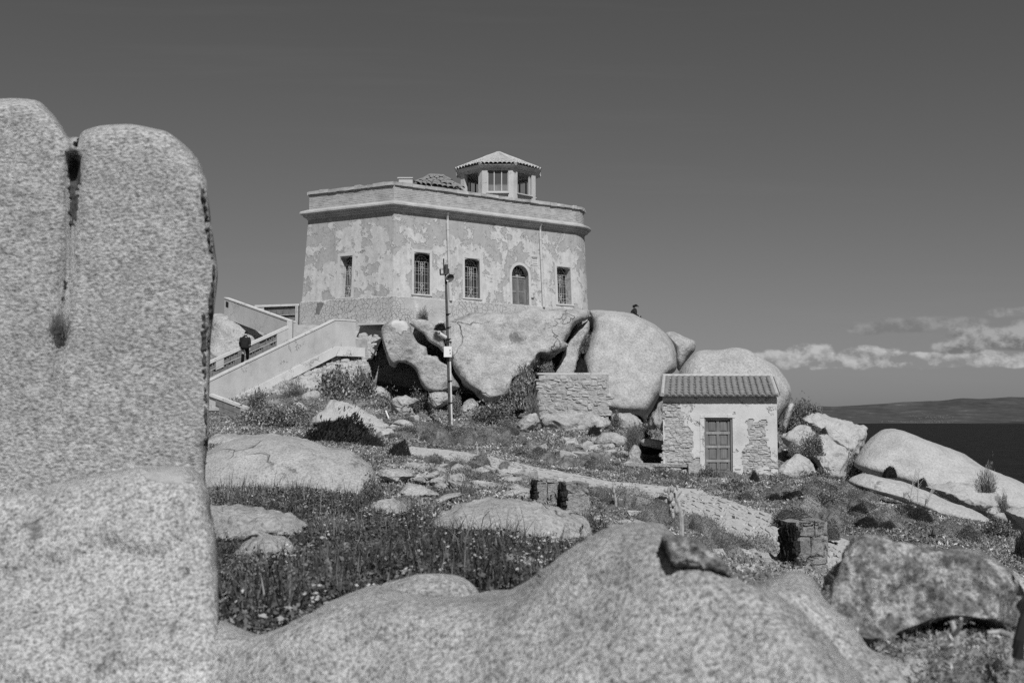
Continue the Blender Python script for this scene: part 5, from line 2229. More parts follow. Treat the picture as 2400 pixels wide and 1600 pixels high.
mb = MB()
fy = HD + .016
for x0, x1, z0, z1 in ((hx0, dx0 - .0, hz0 - .4, hz1), (dx1, hx1, hz0 - .4, hz1), (dx0, dx1, dz1, hz1)):
    mb.hexa([(x + hsk(y), y, z) for z in (z0, z1) for x, y in ((x0, fy), (x1, fy), (x1, fy + .45), (x0, fy + .45))])
for x0, x1 in ((hx0, hx0 + .4), (hx1 - .4, hx1)):
    mb.hexa([(x + hsk(y), y, z) for z in (hz0 - .4, hz1 - .02) for x, y in ((x0, fy + .451), (x1, fy + .451), (x1, fy + HB_), (x0, fy + HB_))])
    g0 = [(x0 + hsk(y), y, z) for y, z in ((fy + .3, hz1 - .019), (fy + HB_, hz1 - .019), (fy + HB_ / 2, hz1 + .8))]
    mb.prism(g0, (x1 - x0, 0, 0))
mb.hexa([(x + hsk(y), y, z) for z in (hz0 - .4, hz1 - .02) for x, y in ((hx0 + .4, fy + HB_ - .4), (hx1 - .4, fy + HB_ - .4), (hx1 - .4, fy + HB_), (hx0 + .4, fy + HB_))])
wl_ = mb.build('wall', M['masonry'], hut)

crop = lambda L: [(1500 + x / 3.92, 780 + y / 3.92) for x, y in L]
hole1 = crop([(205, 620), (360, 640), (372, 690), (400, 760), (392, 860), (440, 880), (490, 900), (470, 950), (480, 1000), (470, 1060), (478, 1120), (470, 1150), (560, 1150), (560, 1330), (205, 1330)])
hole2 = crop([(1040, 830), (1130, 800), (1165, 850), (1145, 900), (1165, 1000), (1190, 1090), (1180, 1150), (1255, 1172), (1242, 1240), (980, 1240), (900, 1210), (930, 1110), (990, 1000), (960, 950), (1000, 880)])


def hut_plaster():
    st = .033
    nx_, nz_ = int((hx1 - hx0) / st), int((hz1 - hz0) / st)
    keep = np.zeros((nz_, nx_), bool)
    for j in range(nz_):
        for i in range(nx_):
            x, z = hx0 + (i + .5) * st, hz0 + (j + .5) * st
            px = 1200 + x / HD * F
            py = 978 - z / HD * F
            n = MN.fractal(Vector((x * 2.2, z * 2.2, 4)), 1.0, 2.0, 5)
            pj, qj = px + n * 9, py + 9 * MN.fractal(Vector((x * 2.2, z * 2.2, 14)), 1.0, 2.0, 5)
            k = True
            if in_poly(pj, qj, hole1) or in_poly(pj, qj, hole2):
                k = False
            if dx0 - .0 < x < dx1 + .0 and z < dz1:
                k = False
            if px < 1568 and py > 940 and n > -.15:
                k = False
            if (px > 1745 and 1100 < py and n > .05) or n > .62:
                k = False
            keep[j, i] = k
    mb = MB()
    y0, y1 = HD - .012, HD + .035
    vid = {}

    def v(i, j, f):
        key = (i, j, f)
        if key not in vid:
            vid[key] = len(mb.v)
            x, z = hx0 + i * st, hz0 + j * st
            mb.v.append(Vector((x, (y0 + .012 * MN.noise(Vector((x * 1.5, z * 1.5, 1)))) if f == 0 else y1, z)))
        return vid[key]
    for j in range(nz_):
        for i in range(nx_):
            if not keep[j, i]:
                continue
            mb.f.append((v(i, j, 0), v(i + 1, j, 0), v(i + 1, j + 1, 0), v(i, j + 1, 0)))
            for (di, dj, e0, e1) in ((-1, 0, (0, 1), (0, 0)), (1, 0, (1, 0), (1, 1)), (0, -1, (0, 0), (1, 0)), (0, 1, (1, 1), (0, 1))):
                ii, jj = i + di, j + dj
                if not (0 <= ii < nx_ and 0 <= jj < nz_) or not keep[jj, ii]:
                    a_, b_ = (i + e0[0], j + e0[1]), (i + e1[0], j + e1[1])
                    mb.f.append((v(*b_, 0), v(*a_, 0), v(*a_, 1), v(*b_, 1)))
    mb.build('plaster', M['plaster_white'], hut)


hut_plaster()
rnd = random.Random(71)


def hut_test(s, z):
    px, py = 1200 + (hx0 + s) / HD * F, 978 - z / HD * F
    return in_poly(px, py, [(p[0] + (3 if p[0] > 1720 else 0), p[1]) for p in hole1]) or in_poly(px, py, hole2) or (px < 1566 and py > 942) or (1720 < px and py > 1096)


stone_rows(wl_, Vector((hx0, HD + .0)), Vector((hx1, HD + .0)), hz0, lambda s: hz1, Vector((0, 1)), rnd, wh=(.11, .27), hh=(.06, .11), test=hut_test, limit=299, proud=.022, depth=.12)

# door: stone surround, frame and eight raised panels
sur = MB()
bl = [(1641, 1649.5, 972, 979), (1640.5, 1649.5, 980, 1028), (1641, 1649.3, 1029, 1057), (1640.5, 1649.5, 1058, 1092), (1641, 1649.5, 1093, 1112), (1650, 1705, 971.5, 978), (1705.5, 1722, 971.5, 978.5),
      (1717.5, 1722.5, 980, 1059), (1717.5, 1722, 1060, 1092), (1717.5, 1722.5, 1093, 1112)]
first = True
dr = thing_door = None
mb = MB()
mb.box(((dx0 + dx1) / 2, HD + .16, (dz0 + dz1) / 2), (dx1 - dx0, .05, dz1 - dz0))
dr = mb.build('door', M['wood'], hut)
W_, H_ = dx1 - dx0, dz1 - dz0
for x in (0.035, 1 - .035):
    mb = MB()
    mb.box((dx0 + W_ * x, HD + .09, (dz0 + dz1) / 2), (W_ * .07, .14, H_))
    mb.build('jamb', M['wood'], dr)
mb = MB()
mb.box((dx0 + W_ * .5, HD + .10, dz1 - .04), (W_ * .85, .12, .08))
mb.build('head', M['wood_lit'], dr)
for x in (.115, .5, .885):
    mb = MB()
    mb.box((dx0 + W_ * x, HD + .115, (dz0 + dz1) / 2), (W_ * (.10 if x == .5 else .075), .04, H_ * .97))
    mb.build('stile', M['wood'], dr)
for z in (.045, .245, .49, .73, .965):
    mb = MB()
    mb.box((dx0 + W_ * .5, HD + .11, dz0 + H_ * z), (W_ * .84, .05, .085 if z < .9 else .07))
    mb.build('rail', M['wood_lit'] if z < .9 and z > .1 else M['wood'], dr)  # middle rails take the paler wood, their lit tops painted in
for cx_ in (.305, .695):
    for z0, z1 in ((.085, .215), (.275, .46), (.52, .70), (.76, .935)):
        mb = MB()
        x0, x1 = dx0 + W_ * (cx_ - .125), dx0 + W_ * (cx_ + .125)
        za, zb_ = dz0 + H_ * z0, dz0 + H_ * z1
        p = [(x0, HD + .134, za), (x1, HD + .134, za), (x1, HD + .134, zb_), (x0, HD + .134, zb_)]
        i_ = .028
        q = [(x0 + i_, HD + .112, za + i_), (x1 - i_, HD + .112, za + i_), (x1 - i_, HD + .112, zb_ - i_), (x0 + i_, HD + .112, zb_ - i_)]
        mb.add(p + q, [(4, 5, 6, 7), (0, 1, 5, 4), (1, 2, 6, 5), (2, 3, 7, 6), (3, 0, 4, 7)])
        mb.build('panel', M['wood'], dr)
for x0, x1, y0, y1 in bl:
    a, b = P(x0, y1, HD), P(x1, y0, HD)
    mb = MB()
    mb.box(((a.x + b.x) / 2, HD + .06, (a.z + b.z) / 2), (b.x - a.x, .18, b.z - a.z))
    mb.build('surround_stone', M['plaster_white'], dr)
mb = MB()
mb.box(((dx0 + dx1) / 2, HD - .12, dz0 - .06), (W_ * 1.15, .5, .12))
mb.build('doorstep', M['concrete'], hut)

# roof: slope with individual tiles
ea, eb = P(1552, 927.5, HD - .20), P(1821, 928, HD - .20)
rc_, rd_ = P(1806, 879, HD + 2.1), P(1556, 879, HD + 2.1)
back_y = HD + HB_ + .3
mb = MB()
ev_z = ea.z - .03
rid_z = rd_.z - .12
A_ = Vector((ea.x, ea.y, ev_z)); B_ = Vector((eb.x, ea.y, ev_z)); C_ = Vector((rc_.x, rc_.y, rid_z)); D_ = Vector((rd_.x, rd_.y, rid_z))
E_ = Vector((rc_.x + .3, back_y, ev_z)); G_ = Vector((rd_.x + .3, back_y, ev_z))
th = Vector((0, 0, -.07))
A2, B2 = A_.lerp(D_, .055), B_.lerp(C_, .055)
mb.add([A2, B2, C_, D_, A2 + th, B2 + th, C_ + th, D_ + th, E_, G_, E_ + th, G_ + th],
       [(0, 1, 2, 3), (3, 2, 8, 9), (7, 6, 5, 4), (11, 10, 6, 7), (4, 5, 1, 0), (9, 8, 10, 11), (5, 6, 2, 1), (6, 10, 8, 2), (7, 4, 0, 3), (11, 7, 3, 9)])
roof = mb.build('roof', M['cornice'], hut)
COLS, ROWS = 18, 7
vdir = (D_ - A_)
Ls = vdir.length
yv = -vdir.normalized() * -1
tile_me = []
cw_ = (B_ - A_).length / COLS
for s in range(5):
    t = half_tile(cw_ * .36, cw_ * .47, Ls / ROWS * 1.22, th=.045, n=7)
    t.v = [Vector((v.x, v.y, v.z * 1.25)) for v in t.v]
    rr = random.Random(s)
    me = bpy.data.meshes.new('roof_tile')
    me.from_pydata([tuple(v + Vector((0, 0, rr.uniform(-.004, .004)))) for v in t.v], [], t.f)
    for pl_ in me.polygons:
        pl_.use_smooth = False
    me.materials.append(M['tile'])
    tile_me.append(me)
xv = (B_ - A_).normalized()
yv = (D_ - A_).normalized()
yv = (yv - xv * yv.dot(xv)).normalized()
zv = xv.cross(yv).normalized()
rot0 = Matrix((xv, yv, zv)).transposed()
rnd = random.Random(2)
for i in range(COLS):
    for j in range(ROWS):
        u = (i + .5) / COLS
        v1 = (j + 1.12) / ROWS
        p = A_.lerp(B_, u).lerp(D_.lerp(C_, u), min(1.0, v1)) + zv * .055
        o = bpy.data.objects.new('roof_tile', rnd.choice(tile_me))
        COL.objects.link(o)
        o.parent = roof
        o.location = p - WL[roof.name] + xv * rnd.uniform(-.008, .008)
        tilt = Matrix.Rotation(R(6.5) + rnd.uniform(-.012, .012), 3, 'X') @ Matrix.Rotation(rnd.uniform(-.015, .015), 3, 'Z')
        o.rotation_euler = (rot0 @ tilt).to_euler()
# concave under-tiles, seen as the dark valleys at the eave
mb = MB()
for i in range(COLS + 1):
    p0 = A_.lerp(B_, i / COLS) + zv * .05 - yv * .05
    p1 = D_.lerp(C_, i / COLS) + zv * .05
    n_ = 5
    vs = []
    for p in (p0, p1):
        for k in range(n_ + 1):
            t = math.pi * k / n_
            vs.append(p + xv * (-cw_ * .5 * math.cos(t)) - zv * (cw_ * .22 * math.sin(t)) + zv * .03)
    mb.add(vs, [(k, k + 1, n_ + 1 + k + 1, n_ + 1 + k) for k in range(n_)])
mb.build('under_tiles', M['tile'], roof)
mb = MB()
mb.tube([D_ + Vector((-.05, 0, .10)), C_ + Vector((.05, 0, .10))], .07, 8)
mb.build('ridge_cap', M['tile_pale'], roof)
for q0, q1 in ((A_, D_), (B_, C_)):
    mb = MB()
    mb.tube([q0 + zv * .08, q1 + zv * .08], .07, 8)
    mb.build('verge', M['tile_pale'], roof)

# low stone wall at the hut's left, in front of a dark hollow roofed by a slab
lw = thing('low_garden_wall', 'low rough stone wall jutting from the left side of the hut', 'stone wall', P(1545, 1112, 39.2))
a, b = P(1466, 1116, 40.2), P(1612, 1116, 39.2)
zt = P(1540, 1090, 39.5).z
mb = MB()
mb.wallpanel(V2(a) + Vector((0, .14)), V2(b) + Vector((0, .14)), a.z - .5, b.z - .5, zt - .06, zt - .06, Vector((.1, .35)))
mb.build('core', M['painted_shade'], lw)
rnd = random.Random(44)
stone_rows(lw, V2(a), V2(b), a.z - .25, lambda s: zt + .02, Vector((0, 1)), rnd, wh=(.3, .6), hh=(.18, .28), limit=60, proud=.06)
mb = MB()
mb.wallpanel(V2(a) + Vector((0, -.04)), V2(b) + Vector((0, -.04)), zt - .05, zt - .05, zt + .05, zt + .04, Vector((.05, .5)))
mb.build('cap', M['stone'], lw)
mb = MB()
a, b = P(1614, 1116, 39.0), P(1645, 1118, 39.0)
mb.box(((a.x + b.x) / 2, HD - .7, zt - .3), (b.x - a.x, .6, .75))
mb.build('end_block', M['stone'], lw)
boulder('thick roof slab over the dark hollow left of the hut', [(1500, 1034), (1512, 1027), (1540, 1030), (1580, 1040), (1580, 1062), (1552, 1054), (1520, 1047), (1506, 1044)], D=42.4, T=.8, TB=1.2, p=4, n=60, m=30, amp=.6, mat='stone')
boulder('upright stone propping the slab left of the hut', [(1468, 1090), (1472, 1060), (1486, 1040), (1499, 1046), (1506, 1062), (1508, 1092)], D=42.2, T=.5, TB=.6, p=3.2, n=60, m=30, mat='stone')
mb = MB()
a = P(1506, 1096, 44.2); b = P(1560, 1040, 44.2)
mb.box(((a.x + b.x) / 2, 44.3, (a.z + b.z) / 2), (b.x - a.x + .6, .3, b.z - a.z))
q = mb.build('hollow_back_wall', M['painted_shade'])
tag(q, 'back wall of the hollow under the slab, shade painted in, left of the hut', 'wall')

# ================================================================== three ruined pillars
def ruin(label, x0, x1, y0, y1, D, dark, seed, shear=0.0, split=2):
    """squared pillar of a few rough stones; DARK is how many pixels of its shaded left side show"""
    rnd = random.Random(seed)
    D = hit((x0 + x1) / 2, y1).y
    a, b = P(x0, y1, D), P(x1, y0, D)
    w, h = b.x - a.x, b.z - a.z
    root = thing('ruined_pillar', label, 'pillar', ((a.x + b.x) / 2, D, a.z), 'ruined stone pillars beside the path')
    z = a.z - .25
    k = 0
    while z < b.z - .05:
        hh = min(rnd.uniform(.28, .42), b.z - z)
        n = 1 if rnd.random() < .3 else 2
        cuts = [0, 1] if n == 1 else [0, rnd.uniform(.4, .6), 1]
        for c0, c1 in zip(cuts, cuts[1:]):
            ww = w * (c1 - c0) * .99
            o = MB()
            import bmesh
            bm = bmesh.new()
            bmesh.ops.create_cube(bm, size=1.0)
            bmesh.ops.bevel(bm, geom=bm.edges[:], offset=.07, segments=1, affect='EDGES')
            bmesh.ops.subdivide_edges(bm, edges=bm.edges[:], cuts=1, use_grid_fill=True)
            me = bpy.data.meshes.new('stone')
            for v in bm.verts:
                q = Vector((v.co.x * ww, v.co.y * w * .95, v.co.z * hh))
                v.co = q + Vector((rnd.uniform(-1, 1), rnd.uniform(-1, 1), rnd.uniform(-1, 1))) * .016
            bm.to_mesh(me)
            bm.free()
            me.materials.append(M['pillar_stone'])
            ob = bpy.data.objects.new('stone', me)
            COL.objects.link(ob)
            ob.parent = root
            cx = a.x + w * (c0 + c1) / 2
            ob.location = Vector((cx, D + w * .45, z + hh / 2)) - WL[root.name]
            ob.rotation_euler = (rnd.uniform(-.02, .02), rnd.uniform(-.02, .02), rnd.uniform(-.03, .03))
        z += hh * .985
        k += 1
    root.rotation_euler = (0, 0, abs(dark))
    # black crust on the left side, deepened to paint in its shade, ragged where it creeps round the corner
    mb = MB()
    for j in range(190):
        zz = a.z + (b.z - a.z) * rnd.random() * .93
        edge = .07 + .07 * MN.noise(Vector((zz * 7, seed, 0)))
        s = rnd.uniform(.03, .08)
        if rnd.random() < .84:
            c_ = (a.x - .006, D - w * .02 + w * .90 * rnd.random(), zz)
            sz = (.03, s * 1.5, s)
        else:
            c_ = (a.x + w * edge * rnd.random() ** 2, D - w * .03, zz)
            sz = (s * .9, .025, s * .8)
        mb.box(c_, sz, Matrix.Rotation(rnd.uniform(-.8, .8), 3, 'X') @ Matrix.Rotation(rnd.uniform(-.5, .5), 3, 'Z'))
    ob = mb.build('crust_and_shade', M['crust'], root)
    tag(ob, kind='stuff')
    return root


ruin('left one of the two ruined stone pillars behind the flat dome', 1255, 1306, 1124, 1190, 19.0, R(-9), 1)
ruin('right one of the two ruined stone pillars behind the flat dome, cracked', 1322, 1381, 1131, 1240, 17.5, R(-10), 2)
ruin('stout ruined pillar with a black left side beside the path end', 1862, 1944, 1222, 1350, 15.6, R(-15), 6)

# ================================================================== the paved path
up_e = [(940, 1049), (955, 1049), (1050, 1058), (1160, 1075), (1300, 1105), (1420, 1128), (1540, 1139), (1640, 1150), (1720, 1180), (1800, 1208), (1860, 1236), (1960, 1262), (2040, 1300)]
lo_e = [(930, 1060), (942, 1062), (1045, 1076), (1140, 1098), (1250, 1118), (1370, 1137), (1470, 1160), (1560, 1183), (1640, 1212), (1720, 1258), (1790, 1290), (1880, 1330), (1960, 1380)]
UP = [hit(*q) for q in up_e]
LO = [hit(*q) for q in lo_e]
PATH_XY = [(p.x, p.y) for p in UP] + [(p.x, p.y) for p in LO[::-1]]


def path_at(t, w):
    f = t * (len(UP) - 1)
    k = min(int(f), len(UP) - 2)
    return UP[k].lerp(UP[k + 1], f - k).lerp(LO[k].lerp(LO[k + 1], f - k), w)


lens = [0]
for k in range(200):
    lens.append(lens[-1] + (path_at((k + 1) / 200, .5) - path_at(k / 200, .5)).length)
PL = lens[-1]


def t_of(s):
    return float(np.interp(s, lens, np.arange(201) / 200))


mb = MB()
nL = 120
vs, fs = [], []
for k in range(nL + 1):
    for j in range(7):
        p = path_at(k / nL, -.06 + 1.12 * j / 6)
        vs.append((p.x, p.y, gz1(p.x, p.y) + .012))
for k in range(nL):
    for j in range(6):
        fs.append((k * 7 + j, (k + 1) * 7 + j, (k + 1) * 7 + j + 1, k * 7 + j + 1))
mb.add(vs, fs)
pth = mb.build('path', M['paver'])
tag(pth, kind='structure')
rnd = random.Random(17)
cand = []
s = 0
while s < PL:
    L_ = rnd.uniform(.38, .75)
    t0, t1 = t_of(s), t_of(min(PL, s + L_))
    wid = (path_at(t0, 0) - path_at(t0, 1)).length
    n_ = max(3, int(wid / .62))
    cuts = [0]
    for q in range(1, n_):
        cuts.append(q / n_ + rnd.uniform(-.28, .28) / n_)
    cuts.append(1)
    for w0, w1 in zip(cuts, cuts[1:]):
        sh = rnd.uniform(-.4, .4) * (t1 - t0)
        edge = (w0 == 0) or (w1 == 1)
        if edge and rnd.random() < .22:
            continue
        cs_ = []
        for tt, ww in ((t0, w0), (t0, w1), (t1, w1), (t1, w0)):
            cs_.append(path_at(min(1, max(0, tt + sh + rnd.uniform(-.12, .12) * (t1 - t0))), ww + rnd.uniform(-.05, .05) / n_ + (rnd.uniform(-.04, .04) if ww in (0, 1) else 0)))
        cand.append(cs_)
    s += L_ * .97
cand.sort(key=lambda c: c[0].y)
rest = MB()
for ci, cs_ in enumerate(cand):
    c = sum(cs_, Vector((0, 0, 0))) / 4
    # eight-sided irregular slab
    ring = []
    for i in range(4):
        p, q, r_ = cs_[i - 1], cs_[i], cs_[(i + 1) % 4]
        q2 = q.lerp(c, .02)
        ring.append(q2.lerp(p, .20))
        ring.append(q2.lerp(r_, .20))
    z0 = gz1(c.x, c.y)
    hgt = rnd.uniform(.018, .04)
    tx, ty = rnd.uniform(-.02, .02), rnd.uniform(-.03, .02)
    top, low = [], []
    for q in ring:
        gq = gz1(q.x, q.y)
        q3 = q.lerp(c, .04)
        top.append(Vector((q3.x, q3.y, gq + hgt + (q.x - c.x) * tx + (q.y - c.y) * ty + rnd.uniform(-.008, .008))))
        low.append(Vector((q.x, q.y, gq - .02)))
    n8 = 8
    cc = Vector((c.x, c.y, z0 + hgt + .012))
    m_ = MB()
    m_.add(low + top + [cc], [(i, (i + 1) % n8, n8 + (i + 1) % n8, n8 + i) for i in range(n8)] + [(n8 + i, n8 + (i + 1) % n8, 2 * n8) for i in range(n8)])
    if ci < 299:
        recalc(m_.build('paving_stone', M['paver'], pth))
    else:
        rest.add(m_.v, m_.f)
if rest.v:
    tag(recalc(rest.build('far_paving', M['paver'], pth)), kind='stuff')

s0, z0 = px_on_wall(1, 741, 738)
s1, z1 = px_on_wall(1, 762, 708)
mb = MB()
op_ = offset_path(-.11)
def on_plinth(t, u):
    L = (foot[2] - foot[1]).length
    q = op_[1].lerp(op_[2], (s0 + (s1 - s0) * t) / L)
    return Vector((q.x, q.y, z0 + (z1 - z0) * u))
mb.prism([on_plinth(*q) for q in ((0, 0), (.25, .1), (.5, -.02), (.62, .3), (.8, .5), (1.05, .92), (.7, 1.0), (.4, .96), (.2, .98), (.25, .7), (.1, .5), (.12, .25))], (.02, .03, 0))
recalc(mb.build('broken_render', M['recess'], bld))
# ================================================================== the mast with antennas, camera and meter box
base = hit(1055.5, 1014)
MD = base.y
mast = thing('antenna_mast', 'tall dark steel mast with antennas, camera and white box before the rock', 'mast', base)
tp = P(1044.5, 623, MD)
ax = (tp - base).normalized()


def on_mast(px, py, dy=0.0):
    """a point beside the mast"""
    p = P(px, py, MD)
    p.y += dy
    return p


mb = MB()
mb.tube([base - ax * .3, base + ax * 3.0, tp], [.072, .068, .06], 10)
mb.build('pole', M['rust'], mast)
mb = MB()
r_ = Vector((.085, -.045, 0))
mb.tube([base + r_ + Vector((0, 0, -.2)), base.lerp(tp, .46) + r_], .040, 8)
mb.build('conduit', M['pipe'], mast)
mb = MB()
mb.tube([base.lerp(tp, .46) + r_, base.lerp(tp, .88) + r_ * .8], .028, 6)
mb.build('conduit', M['grey_plastic'], mast)
for t in (.04, .18, .31, .47, .56, .63, .71):
    mb = MB()
    q = base.lerp(tp, t) + Vector((.05, -.02, 0))
    mb.box(q, (.21, .2, .03))
    mb.build('clamp', M['dark_iron'], mast)
a, b = on_mast(1041, 837, -.16), on_mast(1059.5, 812.5, -.16)
mb = MB()
mb.box(((a.x + b.x) / 2, MD - .17, (a.z + b.z) / 2), (b.x - a.x, .16, b.z - a.z))
bx = mb.build('meter_box', M['white_box'], mast)
mb = MB()
for px, py in ((1055.5, 821), (1056, 828)):
    q = on_mast(px, py)
    mb.box((q.x, MD - .26, q.z), (.035, .02, .06))
mb.build('lock', M['dark_plastic'], bx)
# bullet camera pointing up-left
a, b = on_mast(1030.5, 783, -.35), on_mast(1044, 791, -.05)
mb = MB()
d_ = (b - a)
mb.tube([a, a + d_ * .1, b], [.085, .09, .09], 10)
cm_ = mb.build('surveillance_camera', M['white_box'], mast)
mb = MB()
mb.tube([b - d_ * .2 + Vector((0, 0, -.06)), on_mast(1047, 800, 0)], .03, 6)
mb.tube([a - d_ * .02, a + d_ * .02], .07, 10)
mb.build('bracket', M['dark_plastic'], cm_)
mb = MB()
for px in (1044, 1051, 1057):
    q = on_mast(px, 803)
    mb.box((q.x, MD - .08, q.z), (.05, .08, .09))
q = on_mast(1051, 801)
mb.box((q.x, MD - .05, q.z), (.30, .06, .05))
mb.build('cable_clamp', M['dark_iron'], mast)
# head of the mast: bracket, two rod antennas, tube, panel, small dish
mb = MB()
mb.tube([on_mast(1031, 644, -.1), on_mast(1055, 643, -.1)], .038, 6)
mb.build('cross_arm', M['dark_iron'], mast)
mb = MB()
mb.tube([on_mast(1041, 642, -.1), on_mast(1040, 607, -.1)], .032, 6)
mb.build('rod_antenna', M['dark_iron'], mast)
mb = MB()
mb.tube([on_mast(1032.5, 645, -.1), on_mast(1031.8, 631, -.1)], .036, 6)
mb.build('rod_antenna', M['dark_iron'], mast)
mb = MB()
mb.tube([on_mast(1046, 642, 0), on_mast(1046, 620, 0)], .075, 8)
mb.tube([on_mast(1051, 645, -.05), on_mast(1051, 630, -.05)], .05, 6)
mb.build('mast_head', M['rust'], mast)
mb = MB()
a, b = on_mast(1054.5, 640.5, -.15), on_mast(1065.5, 628, -.15)
mb.box(((a.x + b.x) / 2, MD - .15, (a.z + b.z) / 2), (b.x - a.x, .05, b.z - a.z), Matrix.Rotation(R(-3), 3, 'Y'))
pnl = mb.build('panel_antenna', M['grey_plastic'], mast)
mb = MB()
mb.tube([on_mast(1053, 643.5, -.1), on_mast(1058, 645.5, -.2), on_mast(1064, 645, -.2), on_mast(1066.5, 642.5, -.15)], .014, 5)
mb.build('stay', M['dark_iron'], pnl)
mb = MB()
c = on_mast(1056.5, 652, -.18)
n_ = Vector((.45, -.75, -.35)).normalized()
u_ = n_.cross(Vector((0, 0, 1))).normalized()
v_ = n_.cross(u_)
rings = []
for rr, dp in ((.02, .05), (.10, .035), (.16, .0), (.165, -.02)):
    rings.append([c - n_ * dp + (u_ * math.cos(2 * math.pi * k / 14) + v_ * math.sin(2 * math.pi * k / 14)) * rr for k in range(14)])
vs = [p for r in rings for p in r]
mb.add(vs, [(j * 14 + k, j * 14 + (k + 1) % 14, (j + 1) * 14 + (k + 1) % 14, (j + 1) * 14 + k) for j in range(3) for k in range(14)] + [tuple(range(14))])
dish = mb.build('dish_antenna', M['dark_plastic'], mast)
mb = MB()
rings = [[c - n_ * (.07 + dp) + (u_ * math.cos(2 * math.pi * k / 14) + v_ * math.sin(2 * math.pi * k / 14)) * rr + Vector((-.02, 0, -.03)) for k in range(14)] for rr, dp in ((.19, -.03), (.17, .05), (.06, .12))]
vs = [p for r in rings for p in r]
mb.add(vs, [(j * 14 + k, j * 14 + (k + 1) % 14, (j + 1) * 14 + (k + 1) % 14, (j + 1) * 14 + k) for j in range(2) for k in range(14)] + [tuple(2 * 14 + k for k in range(14))])
mb.build('housing', M['white_box'], dish)

# ------------------------------------------------------------------ white cane lying against the scrub
mb = MB()
mb.tube([P(904, 962, 53.5), P(914.5, 988, 53.2)], .035, 6)
tag(mb.build('pale_stake', M['white_box']), 'thin pale stake leaning in the scrub left of the mast', 'stake')


# ================================================================== people
def loft(rings, n=14):
    """rings: (centre, rx, ry, yaw) ellipses"""
    mb = MB()
    vs = []
    for c, rx, ry, yaw in rings:
        for k in range(n):
            t = 2 * math.pi * k / n
            x, y = rx * math.cos(t), ry * math.sin(t)
            vs.append(Vector(c) + Vector((x * math.cos(yaw) - y * math.sin(yaw), x * math.sin(yaw) + y * math.cos(yaw), 0)))
    fs = [(j * n + k, j * n + (k + 1) % n, (j + 1) * n + (k + 1) % n, (j + 1) * n + k) for j in range(len(rings) - 1) for k in range(n)]
    fs += [tuple(range(n - 1, -1, -1)), tuple((len(rings) - 1) * n + k for k in range(n))]
    return mb.add(vs, fs)


def skin_body(name, joints, edges, radii, mat, parent, root='pelvis'):
    """one continuous body grown round a skeleton"""
    names = list(joints)
    me = bpy.data.meshes.new(name)
    o0 = WL[parent.name]
    me.from_pydata([tuple(Vector(joints[k])) for k in names], [(names.index(a), names.index(b)) for a, b in edges], [])
    o = bpy.data.objects.new(name, me)
    COL.objects.link(o)
    o.parent = parent
    WL[o.name] = o0.copy()
    me.materials.append(mat)
    sk = o.modifiers.new('skin', 'SKIN')
    sk.use_smooth_shade = True
    for i, k in enumerate(names):
        r = radii[k]
        me.skin_vertices[0].data[i].radius = r if isinstance(r, tuple) else (r, r)
        me.skin_vertices[0].data[i].use_root = (k == root)
    ss = o.modifiers.new('sub', 'SUBSURF')
    ss.levels = ss.render_levels = 1
    return o


def add_hand(J, E, Rr, side, wrist, down, fwd, out):
    """five fingers, slightly curled, thumb from the side of the palm"""
    w = Vector(J[wrist])
    palm = w + down * .085
    J[side + 'palm'] = palm
    Rr[side + 'palm'] = (.034, .018)
    E.append((wrist, side + 'palm'))
    for i, (o_, L) in enumerate(((.028, .072), (.010, .082), (-.009, .076), (-.027, .06))):
        a = palm + fwd * o_ + down * .03
        b = a + down * L * .55 + out * -.006
        c = b + down * L * .40 + out * -.022
        for nm, q, r in (('a', a, .0095), ('b', b, .0085), ('c', c, .007)):
            J[f'{side}f{i}{nm}'] = q
            Rr[f'{side}f{i}{nm}'] = r
        E += [(side + 'palm', f'{side}f{i}a'), (f'{side}f{i}a', f'{side}f{i}b'), (f'{side}f{i}b', f'{side}f{i}c')]
    a = w + down * .045 + fwd * .035
    b = a + down * .035 + fwd * .018
    c = b + down * .03
    for nm, q, r in (('a', a, .012), ('b', b, .010), ('c', c, .008)):
        J[f'{side}t{nm}'] = q
        Rr[f'{side}t{nm}'] = r
    E += [(wrist, side + 'ta'), (side + 'ta', side + 'tb'), (side + 'tb', side + 'tc')]


def ellipsoid(mb, c, r, n=12, m=8, z0=-1.0):
    vs, fs = [], []
    for j in range(m + 1):
        t = math.acos(max(-1, min(1, z0 + (1 - z0) * j / m)))
        for k in range(n):
            a = 2 * math.pi * k / n
            vs.append(Vector(c) + Vector((r[0] * math.sin(t) * math.cos(a), r[1] * math.sin(t) * math.sin(a), r[2] * math.cos(t))))
    fs = [(j * n + k, j * n + (k + 1) % n, (j + 1) * n + (k + 1) % n, (j + 1) * n + k) for j in range(m) for k in range(n)]
    return mb.add(vs, fs)


